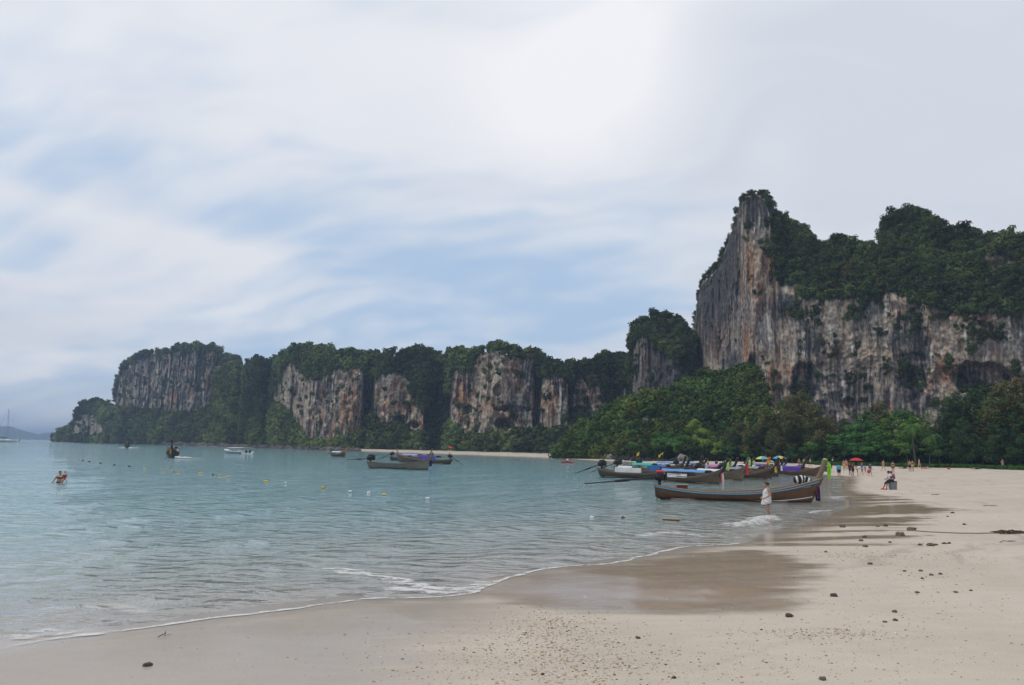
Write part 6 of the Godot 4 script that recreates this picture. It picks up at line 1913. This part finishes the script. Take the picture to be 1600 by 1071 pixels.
func bathers():
	var p := on_level(92.5, 753.5)
	p.y = -0.98
	# the adult stands to the hips, turned a little to her left where the child sits on her hip
	var j := joints({"face": Vector3(0.75, 0.05, 0.7), "neck": Vector3(0.01, 1.43, 0.0), "er": Vector3(-0.33, 1.13, 0.02), "wr": Vector3(-0.44, 0.93, 0.08), "el": Vector3(0.27, 1.13, 0.0), "wl": Vector3(0.33, 1.02, 0.22)})
	var b := body_bones(j, 1.16, true)
	var t := thing("person", "woman in a black bandeau bikini standing hip deep in the sea, holding a child", "person", p, 0.0)
	part("body", body_mesh(j, b, 0.018, true), skin_of("tan"), t)
	part("bikini_top", garment(b.torso.slice(3, 9), 0.016, [[j.chest + Vector3(0, 0.035, 0), Vector3.DOWN], [j.chest - Vector3(0, 0.065, 0), Vector3.UP]], 0.010), mats["cloth_black"], t)
	part("bikini_bottom", garment(b.torso.slice(0, 3) + b.thighs, 0.018, [[Vector3(0, 1.0, 0), Vector3.DOWN], [Vector3(0, 0.80, 0), Vector3.UP]], 0.010), mats["cloth_black"], t)
	part("hair", joined_mesh([[hair_data["bun"], Transform3D()]]), mats["hair_dark"], t, head_frame(j))
	var q := p + Vector3(0.36, 1.02, 0.06)
	var c := joints({"hip": Vector3(0, 0.30, 0), "waist": Vector3(0, 0.46, 0), "chest": Vector3(0, 0.66, 0), "neck": Vector3(0, 0.83, 0), "head": Vector3(0, 0.89, 0.01), "face": Vector3(0.5, 0.0, -0.85), "sl": Vector3(0.17, 0.79, 0), "el": Vector3(0.25, 0.55, 0.03), "wl": Vector3(0.16, 0.38, 0.14), "sr": Vector3(-0.17, 0.79, 0), "er": Vector3(-0.27, 0.60, 0.06), "wr": Vector3(-0.33, 0.46, 0.2),
		"hl": Vector3(0.09, 0.27, 0), "kl": Vector3(0.20, 0.14, 0.34), "al": Vector3(0.24, -0.12, 0.16), "tl": Vector3(0.30, -0.2, 0.3), "hr": Vector3(-0.09, 0.27, 0), "kr": Vector3(-0.22, 0.14, 0.32), "ar": Vector3(-0.30, -0.10, 0.12), "tr": Vector3(-0.36, -0.18, 0.25)})
	var cb := body_bones(c, 1.0)
	var k := thing("person", "fair haired child in a plum patterned swimsuit held on the hip of the bathing woman", "person", q, 0.35)
	k.scale = Vector3.ONE * 0.62
	part("body", body_mesh(c, cb, 0.022, true), skin_of("pale"), k)
	part("swimsuit", garment(cb.torso.slice(0, 9), 0.022, [[c.chest + Vector3(0, 0.06, 0), Vector3(0, -1, 0)]], 0.014), mats["cloth_plum"], k)
	part("hair", joined_mesh([[hair_data["short"], Transform3D()]]), mats["hair_blond"], k, head_frame(c))

func man_on_bin():
	var p := on_ground(1395.5, 765.5)
	# the bin: a flared square tub with a dark lid and a rim
	var root := thing("plastic_bin", "grey plastic bin standing alone on the sand, used as a seat", "bin", p, 0.12)
	var secs := []
	for s in [[0.0, 0.225], [0.02, 0.24], [0.54, 0.262], [0.60, 0.255]]:
		var ring := []
		for m in 16:
			var a := TAU * m / 16.0
			var e := pow(pow(absf(cos(a)), 6.0) + pow(absf(sin(a)), 6.0), -1.0 / 6.0)
			ring.append(Vector3(cos(a) * e * s[1], s[0], sin(a) * e * s[1]))
		secs.append(ring)
	part("tub", lofted(secs), mats["bin_grey"], root)
	part("lid", box_mesh(Vector3(0.50, 0.05, 0.50), 0.02), mats["cloth_black"], root, Transform3D(Basis(), Vector3(0, 0.635, 0)))
	part("ridge", box_mesh(Vector3(0.012, 0.5, 0.03), 0.004), mats["bin_grey"], root, Transform3D(Basis(), Vector3(0.262, 0.32, 0.1)))
	# sitting on its left edge, feet on the sand to the left
	var ch := {"hip": Vector3(0, 0.74, 0.02), "waist": Vector3(0, 0.88, 0.03), "chest": Vector3(0, 1.06, 0.07), "neck": Vector3(0, 1.21, 0.12), "head": Vector3(0, 1.255, 0.155), "face": Vector3(0.05, -0.25, 1), "sl": Vector3(0.19, 1.165, 0.10), "el": Vector3(0.235, 0.90, 0.10), "wl": Vector3(0.16, 0.78, 0.30), "sr": Vector3(-0.19, 1.165, 0.10), "er": Vector3(-0.24, 0.90, 0.12), "wr": Vector3(-0.16, 0.80, 0.32),
		"hl": Vector3(0.10, 0.72, 0.06), "kl": Vector3(0.15, 0.52, 0.42), "al": Vector3(0.14, 0.09, 0.46), "tl": Vector3(0.15, 0.03, 0.64), "hr": Vector3(-0.10, 0.72, 0.06), "kr": Vector3(-0.14, 0.48, 0.40), "ar": Vector3(-0.13, 0.09, 0.58), "tr": Vector3(-0.14, 0.03, 0.76)}
	var j := joints(ch)
	var b := body_bones(j, 1.02)
	var t := thing("person", "man in a white shirt and red shoes sitting on the grey bin's left edge", "person", p + Vector3(-0.16, 0, 0.06), -PI * 0.5 + 0.1)
	part("body", body_mesh(j, b, 0.018, true), skin_of("brown"), t)
	part("shirt", garment(b.torso.slice(0, 9) + b.arms, 0.018, [[Vector3(0, 0.74, 0), Vector3(0, 1, -0.1).normalized()], [Vector3(0, 1.235, 0.1), Vector3(0, -1, -0.2).normalized()]], 0.017), mats["cloth_white"], t)
	part("shorts", garment(b.torso.slice(0, 3) + b.thighs, 0.018, [[Vector3(0, 0.82, 0), Vector3.DOWN]], 0.02), mats["cloth_black"], t)
	for s in ["l", "r"]:
		var a: Vector3 = j["a" + s]
		var e: Vector3 = j["t" + s]
		part("shoe", garment([[a + Vector3(0, -0.04, -0.04), e, 0.04, 0.034], [a, a + Vector3(0, -0.03, 0), 0.043, 0.043]], 0.014, [], 0.006), mats["cloth_red"], t)
	part("hair", joined_mesh([[hair_data["short"], Transform3D()]]), mats["hair_dark"], t, head_frame(j))
	part("armband", garment([[j.sl.lerp(j.el, 0.55), j.sl.lerp(j.el, 0.95), 0.05, 0.045]], 0.014, [], 0.02), mats["cloth_navy"], t)
	# the other one, back to back with him
	var j2 := joints(ch)
	var b2 := body_bones(j2, 0.95)
	var t2 := thing("person", "person in a plum top sitting behind the man in white on the bin", "person", p + Vector3(0.03, -0.03, -0.24), PI - 0.4)
	part("body", body_mesh(j2, b2, 0.022, false), skin_of("brown"), t2)
	part("shirt", garment(b2.torso.slice(0, 9) + b2.arms, 0.022, [[Vector3(0, 0.74, 0), Vector3(0, 1, -0.1).normalized()], [Vector3(0, 1.235, 0.1), Vector3(0, -1, -0.2).normalized()]], 0.017), mats["cloth_plum"], t2)
	part("shorts", garment(b2.torso.slice(0, 3) + b2.thighs, 0.022, [[Vector3(0, 0.82, 0), Vector3.DOWN]], 0.02), mats["cloth_jean"], t2)
	part("hair", joined_mesh([[hair_data["short"], Transform3D()]]), mats["hair_brown"], t2, head_frame(j2))
# ---------------------------------------------------------------- small things
func rock_mesh(sd: int, detail := 1, flat := 0.75, tone := Vector3(0.10, 0.09, 0.08)) -> ArrayMesh:
	var n := FastNoiseLite.new()
	n.seed = sd; n.frequency = 1.1; n.fractal_octaves = 3 if detail < 2 else 5
	var rows := 7 if detail < 2 else 18
	var cols := 10 if detail < 2 else 26
	var v := PackedVector3Array()
	var c := PackedColorArray()
	for i in rows:
		var th := PI * i / (rows - 1.0)
		for k in cols:
			var ph := TAU * k / cols
			var d := Vector3(sin(th) * cos(ph), cos(th), sin(th) * sin(ph))
			var e := n.get_noise_3dv(d * 1.3)
			var r := 1.0 + 0.55 * e + 0.22 * n.get_noise_3dv(d * 4.0)
			# a few flat broken faces
			for q in 4:
				var f := Vector3(sin(sd * 1.7 + q * 2.1), 0.5 * cos(sd * 0.9 + q), cos(sd * 2.3 + q * 1.3)).normalized()
				var lim := 0.78 + 0.1 * sin(sd + q)
				var dd := d.dot(f) * r
				if dd > lim: r *= lim / dd
			v.append(d * r * Vector3(1, flat, 1))
			var m := 1.0 + 0.9 * n.get_noise_3dv(d * 5.0)
			c.append(Color(tone.x * m, tone.y * m, tone.z * m))
	return mesh_of(v, grid_index(rows, cols, true, true), c)

func build_small_things():
	# stones on the sand: [column, row, width in photograph pixels, words]
	var stones := [[1317, 824.5, 10, "largest dark stone at the edge of the wet sand"], [1372, 823.5, 6, "flat brown stone on the wet tongue of sand, left of a pair"], [1384, 823, 7, "flat brown stone on the wet tongue of sand, right of a pair"], [1424, 829.5, 13, "brown stone at the left end of the rope"], [1408, 838, 14, "big rounded brown stone just below the rope"],
		[1346, 846, 7, "dark stone left of the group below the wet tongue"], [1352, 840.5, 8, "grey stone at the top of the group below the wet tongue"], [1353, 855, 8, "dark stone lowest of the group below the wet tongue"], [1391, 848.5, 5, "small dark stone right of the group below the wet tongue"], [1291, 863.5, 5, "small dark stone alone on the brown wet sand"],
		[1438, 852.5, 7, "left stone of the cluster below the rope"], [1455, 853.5, 11, "largest stone of the cluster below the rope"], [1463, 852.5, 6, "stone touching the largest of the cluster below the rope"], [1476, 850.5, 6, "stone right of the cluster below the rope"], [1483, 850, 6, "farthest right stone beside the cluster below the rope"], [1360, 882.5, 7, "stone alone above the pale dry sand"],
		[1414, 893.5, 5, "small stone, left one of the scattered five"], [1439, 893, 6, "dark stone, top of the scattered five"], [1455, 899.5, 6, "dark stone, middle of the scattered five"], [1470, 898, 6, "dark stone, right of the scattered five"], [1442, 905, 5, "small stone, lowest of the scattered five"], [1303, 932.5, 11, "jagged grey stone right of the brown wet sand"],
		[1233, 964, 12, "dark square stone on the dry sand below the brown wet sand"], [1433, 927, 6, "small dark stone level with the jagged grey one"], [1398, 957, 8, "dark flat stone among crumbs at the right"], [1494, 926.5, 6, "flat dark chip of stone at the right"], [1383, 973, 6, "dark stone below the crumbs at the right"], [1400, 970.5, 7, "flat dark stone below the crumbs at the right"],
		[997, 998, 8, "small black stone near the bottom, in the middle"], [1053, 1060.5, 8, "grey stone at the bottom edge of the view"], [848, 1055, 7, "black stone at the bottom, left of the middle"], [1285, 1062.5, 11, "flat dark chip at the bottom right"], [229, 1041.5, 13, "grey stone alone on the wet sand at the lower left"], [1489, 802.5, 5, "small stone up the dry sand near the twig"], [1507, 820.5, 5, "small stone above the rope"],
		[1481, 808, 4, "speck of stone up the dry sand"], [1518, 924, 5, "dark speck at the right below the cluster"], [1190, 985, 4, "tiny dark stone under the square one"]]
	var rocks := []
	for k in 6: rocks.append(rock_mesh(40 + k, 1, 0.55, [Vector3(0.125, 0.105, 0.080), Vector3(0.085, 0.075, 0.062), Vector3(0.17, 0.135, 0.10)][k % 3]))
	var g := RandomNumberGenerator.new(); g.seed = 808
	for s in stones:
		var p := on_ground(s[0], s[1])
		var w: float = s[2] * p.distance_to(Vector3(0, H, 0)) / FPX * 0.5
		single("stone", rocks[g.randi() % 6], mats["boulder"], s[3], "stone", Transform3D(Basis(Vector3.UP, g.randf() * TAU).scaled(Vector3.ONE * w), p + Vector3(0, w * 0.22, 0)), "stones on the sand")
	# coral gravel and shell bits: past counting
	var bits := []
	for k in 3: bits.append(rock_mesh(90 + k, 0, 0.5, Vector3.ONE))
	var zones := [[850, 1010, 100, 60, 1500, 0], [860, 975, 60, 16, 420, 0], [930, 1030, 110, 50, 900, 0], [1290, 990, 110, 8, 420, 0], [1400, 870, 150, 10, 420, 0], [1330, 868, 60, 8, 200, 0], [1230, 905, 60, 14, 60, 0], [1100, 930, 180, 25, 120, 0], [1300, 1000, 300, 70, 700, 0], [1450, 900, 150, 60, 420, 0], [1480, 830, 120, 40, 240, 0], [450, 1010, 300, 60, 160, 0], [700, 1030, 140, 50, 420, 0], [1200, 870, 160, 12, 200, 0], [1050, 1040, 250, 40, 420, 0]]
	var inst := [[], [], []]
	for z in zones:
		for k in z[4]:
			var px: float = z[0] + g.randfn() * z[2] * 0.6
			var py: float = z[1] + g.randfn() * z[3] * 0.6
			if py < 790: continue
			var p := on_ground(px, py)
			if shore_distance(p.x, p.z) < 0.4: continue
			var w := 0.0045 + 0.011 * pow(g.randf(), 3.5) + p.length() * 0.00012
			var tone := g.randf()
			var col := Vector3(0.52, 0.41, 0.28) * g.randf_range(0.6, 1.25)
			if tone < 0.13: col = Vector3(0.10, 0.085, 0.07) * g.randf_range(0.5, 1.6)
			elif tone > 0.90: col = Vector3(0.72, 0.70, 0.66)
			elif tone > 0.72: col = Vector3(0.42, 0.27, 0.14)
			inst[g.randi() % 3].append([Transform3D(Basis(Vector3.UP, g.randf() * TAU).scaled(Vector3(w * g.randf_range(0.7, 1.6), w, w)), p + Vector3(0, w * 0.2, 0)), Color(col.x, col.y, col.z)])
	for k in 3:
		var mm := MultiMesh.new()
		mm.transform_format = MultiMesh.TRANSFORM_3D; mm.use_colors = true; mm.mesh = bits[k]; mm.instance_count = inst[k].size()
		for n in inst[k].size():
			mm.set_instance_transform(n, inst[k][n][0]); mm.set_instance_color(n, inst[k][n][1])
		var o := MultiMeshInstance3D.new()
		o.name = numbered("coral_gravel"); o.multimesh = mm; o.material_override = mats["leaves"] if false else mats["gravel"]
		add_child(o); tag(o, "bits of coral and shell strewn over the sand", "gravel", "", "stuff")
	# rope, twigs and weed
	var pts := []
	for q in [[1426, 830], [1450, 832.2], [1475, 833.4], [1500, 834.4], [1530, 834.6], [1556, 834], [1580, 833], [1606, 832]]: pts.append(on_ground(q[0], q[1]) + Vector3(0, 0.02, 0))
	var rr := []
	for q in pts: rr.append(0.016)
	single("mooring_rope", tube_mesh(pts, rr, 6), mats["rope"], "long brown rope lying across the dry sand at the right", "rope")
	for w in [[1548, 791.5, 24, 0.014, "forked twig lying on the dry sand above the rope"], [257, 995.5, 9, 0.006, "thin twig on the wet sand at the lower left"], [1575, 848, 30, 0.012, "thin stick on the sand at the right edge below the rope"], [1462, 774, 14, 0.02, "dark stick on the open sand right of the bin"]]:
		var c := on_ground(w[0], w[1])
		var l: float = w[2] * c.length() / FPX * 0.5
		var root := thing("twig", w[4], "twig", c, g.randf_range(-0.2, 0.2))
		part("stem", tube_mesh([Vector3(-l, 0.02, 0.1), Vector3(-l * 0.3, 0.04, -0.05), Vector3(l * 0.4, 0.03, 0.06), Vector3(l, 0.02, -0.1)], [w[3], w[3] * 0.9, w[3] * 0.7, w[3] * 0.3], 6), mats["driftwood"], root)
		part("side_shoot", tube_mesh([Vector3(0, 0.04, 0), Vector3(l * 0.35, 0.08, 0.3 * l), Vector3(l * 0.6, 0.05, 0.5 * l)], [w[3] * 0.7, w[3] * 0.5, w[3] * 0.2], 5), mats["driftwood"], root)
	var weed := thing("driftwood_heap", "tangled brown heap of driftwood and weed at the right end of the rope", "driftwood", on_ground(1580, 834.5))
	for k in 26:
		var a := g.randf() * TAU
		var q := Vector3(g.randf_range(-0.42, 0.42), g.randf_range(0.0, 0.09), g.randf_range(-0.16, 0.16))
		var e := Vector3(cos(a) * 0.26, g.randf_range(-0.03, 0.07), sin(a) * 0.12)
		part("stick", tube_mesh([q - e, q + Vector3(0, 0.03, 0), q + e], [0.012, 0.022, 0.008], 5), mats["driftwood"], weed)
	# buoys: one line of floats off the beach
	var buoys := [[129, 720.5, "dark", "farthest left"], [139, 722, "dark", "second from the left"], [156.5, 724.5, "dark", "third from the left"], [178, 727.3, "dark", "fourth from the left"], [201.5, 729.8, "dark", "below the small far longtail boat"], [225.5, 732.5, "yellow", "left of the pair below the moving longtail boat"], [253, 735.5, "yellow", "right of the pair below the moving longtail boat"], [267.5, 737.4, "yellow", "leftmost of the bunch under the speedboat"], [278.5, 738.6, "yellow", "second of the bunch under the speedboat"],
		[313.5, 740.8, "yellow", "long, left of the speedboat"], [332.5, 743.2, "dark", "just left below the speedboat"], [343, 744, "yellow", "straight below the speedboat's bow"], [357.5, 746.5, "yellow", "straight below the speedboat's middle"], [415.5, 753.5, "yellow", "long and dull, right of the speedboat"], [446, 755.8, "white", "white one right of the long dull float"], [504.5, 763.3, "yellow", "dull one midway to the white pair"], [547, 769.5, "white", "left of the white pair"], [576, 771.3, "white", "right of the white pair"], [600.5, 774.3, "yellow", "orange one right of the white pair"], [668, 780.5, "white", "rightmost white one below the pale boat"],
		[925, 809.5, "white", "dull white one near the beach, left"], [973.5, 811.5, "dark", "near the beach, left of the row of five"]]
	var ball := SphereMesh.new(); ball.radius = 1.0; ball.height = 2.0; ball.radial_segments = 14; ball.rings = 8
	for b in buoys:
		var p := on_level(b[0], b[1])
		var d := p.length()
		var r: float = {"white": 0.10, "yellow": 0.11, "dark": 0.11}[b[2]] * (0.75 if b[0] > 900 else 1.0)
		var t := thing("buoy", "%s float on the buoy line, %s" % [{"white": "white", "yellow": "yellow", "dark": "dark"}[b[2]], b[3]], "buoy", Vector3(p.x, 0.02, p.z), g.randf_range(-0.3, 0.3), "floats of the buoy line")
		part("float", ball, mats["buoy_" + b[2]], t, Transform3D(Basis().scaled(Vector3(r * (1.9 if b[3].begins_with("long") else 1.15), r * 0.8, r)), Vector3(0, r * 0.25, 0)))
		part("band", tube_mesh([Vector3(-0.02, r * 0.25, 0), Vector3(0.02, r * 0.25, 0)], [r * 0.90, r * 0.90], 14), mats["buoy_dark"], t)
		part("eye", tube_mesh([Vector3(r * 0.9, r * 0.2, 0), Vector3(r * 1.5, r * 0.1, 0)], [0.03, 0.02], 6), mats["rope"], t)
	var words := ["left end", "second", "middle", "fourth", "right end"]
	for k in 5:
		var p := on_level(1038 + k * 5.2, 813.6 + k * 0.25)
		var t := thing("float", "grubby white float, %s of the row of five lying in the shallows" % words[k], "buoy", Vector3(p.x, 0.03, p.z), 0.1, "row of five white floats in the shallows")
		part("shell", ball, mats["cloth_tan"], t, Transform3D(Basis().scaled(Vector3(0.085, 0.055, 0.07)), Vector3(0, 0.035, 0)))
		part("underside", ball, mats["buoy_dark"], t, Transform3D(Basis().scaled(Vector3(0.088, 0.045, 0.073)), Vector3(0, 0.005, 0)))
	# parasols
	parasol(1192, 727.5, ["cloth_yellow", "cloth_orange", "cloth_turquoise", "cloth_pale_lime"], "rainbow striped parasol on the sand behind the fleet, left one", 2.6)
	parasol(1218.5, 727.8, ["cloth_blue", "cloth_sky", "cloth_yellow", "cloth_turquoise"], "blue and yellow striped parasol on the sand behind the fleet, right one", 2.6)
	parasol(1203, 727.5, ["cloth_tan", "cloth_offwhite"], "small pale parasol between the two striped parasols", 1.7)
	parasol(1338.5, 733, ["cloth_red"], "red parasol above the walking group", 2.2)
	parasol(704, 712.8, ["cloth_red"], "big red parasol on the far beach across the bay", 2.9)
	# a kayak off the wooded point
	var kp := on_level(886.5, 723.6)
	var kay := thing("kayak", "small red kayak afloat off the wooded point", "kayak", Vector3(kp.x, 0.02, kp.z), 0.7)
	var secs := []
	for i in 11:
		var s := i / 10.0
		var w := 0.36 * pow(sin(PI * clampf(s * 0.96 + 0.02, 0, 1)), 0.7)
		var y := 0.12 * pow(absf(s * 2.0 - 1.0), 3.0)
		secs.append([Vector3((s - 0.5) * 3.6, -0.12 + y, 0), Vector3((s - 0.5) * 3.6, 0.10 + y, w), Vector3((s - 0.5) * 3.6, 0.20 + y, w * 0.7), Vector3((s - 0.5) * 3.6, 0.20 + y, -w * 0.7), Vector3((s - 0.5) * 3.6, 0.10 + y, -w)])
	part("hull", lofted(secs), mats["engine_red"], kay)
	part("seat", box_mesh(Vector3(0.45, 0.18, 0.4), 0.05), mats["cloth_black"], kay, Transform3D(Basis(), Vector3(-0.4, 0.24, 0)))
	bystander(0, 0, 0.7 + PI * 0.5, "sit", "shirt", "tan", "short", "hair_dark", ["cloth_black", "cloth_white"], "person in white sitting in the red kayak", "", 1.0, Vector3(kp.x, 0.20, kp.z))
	# people on the boats under way
	var mb := on_level(268.5, 714.8)
	bystander(0, 0, 0.3, "sit", "shirt", "tan", "short", "hair_dark", ["cloth_black", "cloth_red"], "passenger in a red vest in the moving longtail boat, left", "people in boats", 1.0, mb + Vector3(-0.2, 0.7, 0.2))
	bystander(0, 0, 0.1, "sit", "shirt", "pale", "short", "hair_blond", ["cloth_grey", "cloth_white"], "passenger in white in the moving longtail boat, right", "people in boats", 1.0, mb + Vector3(0.55, 0.75, -0.6))
	bystander(0, 0, 0.0, "stand", "shirt", "brown", "short", "hair_dark", ["cloth_black", "cloth_navy"], "boatman in navy standing at the stern of the moving longtail boat", "people in boats", 1.0, on_level(274.0, 713.3) + Vector3(0, 0.45, 0))
	bystander(0, 0, 0.0, "stand", "shirt", "brown", "short", "hair_dark", ["cloth_black", "cloth_black"], "boatman standing in the small longtail boat with white spray", "people in boats", 1.0, on_level(199.5, 699.8) + Vector3(0, 0.45, 0))
	# belongings
	single("beach_bag", box_mesh(Vector3(0.42, 0.34, 0.3), 0.08), mats["cloth_red"], "red bag on the sand before the person in turquoise", "bag", Transform3D(Basis(), on_ground(1482.6, 733.6) + Vector3(0, 0.17, 0)))
	var heap := [["cloth_white", 1556], ["cloth_black", 1561], ["cloth_black", 1574], ["cloth_maroon", 1582], ["cloth_offwhite", 1551], ["cloth_black", 1596]]
	var hw := ["pale one, second from the left", "black one left of the standing bather", "black one right of the standing bather", "maroon one beside the sitting person", "pale one, farthest left", "black one at the right edge"]
	for k in heap.size():
		single("duffel_bag", box_mesh(Vector3(0.75, 0.36, 0.4), 0.14), mats[heap[k][0]], "bag in the row under the trees, " + hw[k], "bag", Transform3D(Basis(Vector3.UP, g.randf_range(-0.4, 0.4)), on_ground(heap[k][1], 732.0) + Vector3(0, 0.17, 0)), "bags at the foot of the trees")
	# boulders under the wooded point
	var big := []
	for k in 4: big.append(rock_mesh(140 + k * 7, 2, 0.8, Vector3(0.034, 0.031, 0.028)))
	var pale_rock := []
	for k in 2: pale_rock.append(rock_mesh(190 + k * 7, 2, 0.75, Vector3(0.30, 0.285, 0.27)))
	for s in [[903, 712, 2.4, "pale grey boulder at the far left of the wooded point"], [954, 714.5, 2.6, "largest pale boulder among the dark rocks of the point"], [943, 715.5, 1.6, "pale boulder left of the largest pale one"], [1066, 716.5, 3.0, "grey boulder under the trees where the sand begins"], [984, 718, 1.3, "small pale boulder right of the largest pale one"]]:
		var p := away(s[0], tree_line(s[0]) - 6.0, 0.5)
		p.y = H + p.length() * slope_at(s[0], s[1]) - 0.3
		single("boulder", pale_rock[g.randi() % 2], mats["boulder"], s[3], "boulder", Transform3D(Basis(Vector3.UP, g.randf() * TAU).scaled(Vector3.ONE * s[2] * 0.5), p))
	for k in 46:
		var px := lerpf(872, 1082, k / 45.0) + g.randf_range(-2, 2)
		var d := tree_line(px) - g.randf_range(2.0, 9.0)
		if px < 985: d = lerpf(266, 219, (px - 870) / 115.0) + g.randf_range(-2.0, 3.0)
		var sc := g.randf_range(0.6, 1.5) * (1.0 if px < 940 else 0.65)
		single("boulder", big[g.randi() % 4], mats["boulder"], "dark boulder in the jumble along the shore of the wooded point", "boulder", Transform3D(Basis(Vector3.UP, g.randf() * TAU).scaled(Vector3(sc * g.randf_range(0.8, 1.5), sc, sc)), away(px, d, g.randf_range(0.0, 0.7) * sc)), "dark boulders along the wooded point")
	# rocks at the foot of the far cliffs
	var mm := MultiMesh.new()
	mm.transform_format = MultiMesh.TRANSFORM_3D; mm.use_colors = true; mm.mesh = rock_mesh(222, 1, 0.7, Vector3.ONE); mm.instance_count = 260
	for k in 260:
		var px := g.randf_range(88, 560)
		var d := interp([[86, 1118], [112, 1032], [160, 935], [230, 835], [300, 690], [380, 560], [430, 495], [480, 450], [520, 427], [600, 388]], px) + g.randf_range(-4, 6)
		var sc := g.randf_range(1.0, 3.2) * d / 700.0
		mm.set_instance_transform(k, Transform3D(Basis(Vector3.UP, g.randf() * TAU).scaled(Vector3(sc * 1.3, sc, sc)), away(px, d, 0.2 * sc)))
		var m := g.randf_range(0.04, 0.14)
		mm.set_instance_color(k, Color(m, m * 0.92, m * 0.84))
	var o := MultiMeshInstance3D.new()
	o.name = "shore_rocks"; o.multimesh = mm; o.material_override = mats["gravel"]; add_child(o)
	tag(o, "dark rocks along the waterline below the far cliffs", "rocks", "", "stuff")

func parasol(px: float, py: float, cloths: Array, label: String, width: float):
	var p := on_ground(px, py)
	var k := width / 2.6
	var root := thing("parasol", label, "parasol", p, 0.3, "")
	part("pole", tube_mesh([Vector3(0, -0.2, 0), Vector3(0, 2.2 * k, 0)], [0.03 * k, 0.025 * k], 6), mats["white_paint"], root)
	for s in 8:
		var rows := []
		for r in 5:
			var t := r / 4.0
			var row := []
			for m in 4:
				var a := TAU * (s + m / 3.0) / 8.0
				row.append(Vector3(cos(a) * 1.3 * t, 2.2 - 0.52 * t * t - 0.03 * sin(m * PI / 3.0) * t, sin(a) * 1.3 * t) * k)
			rows.append(row)
		part("panel", cloth_sheet(rows, 0.012), mats[cloths[s % cloths.size()]], root)
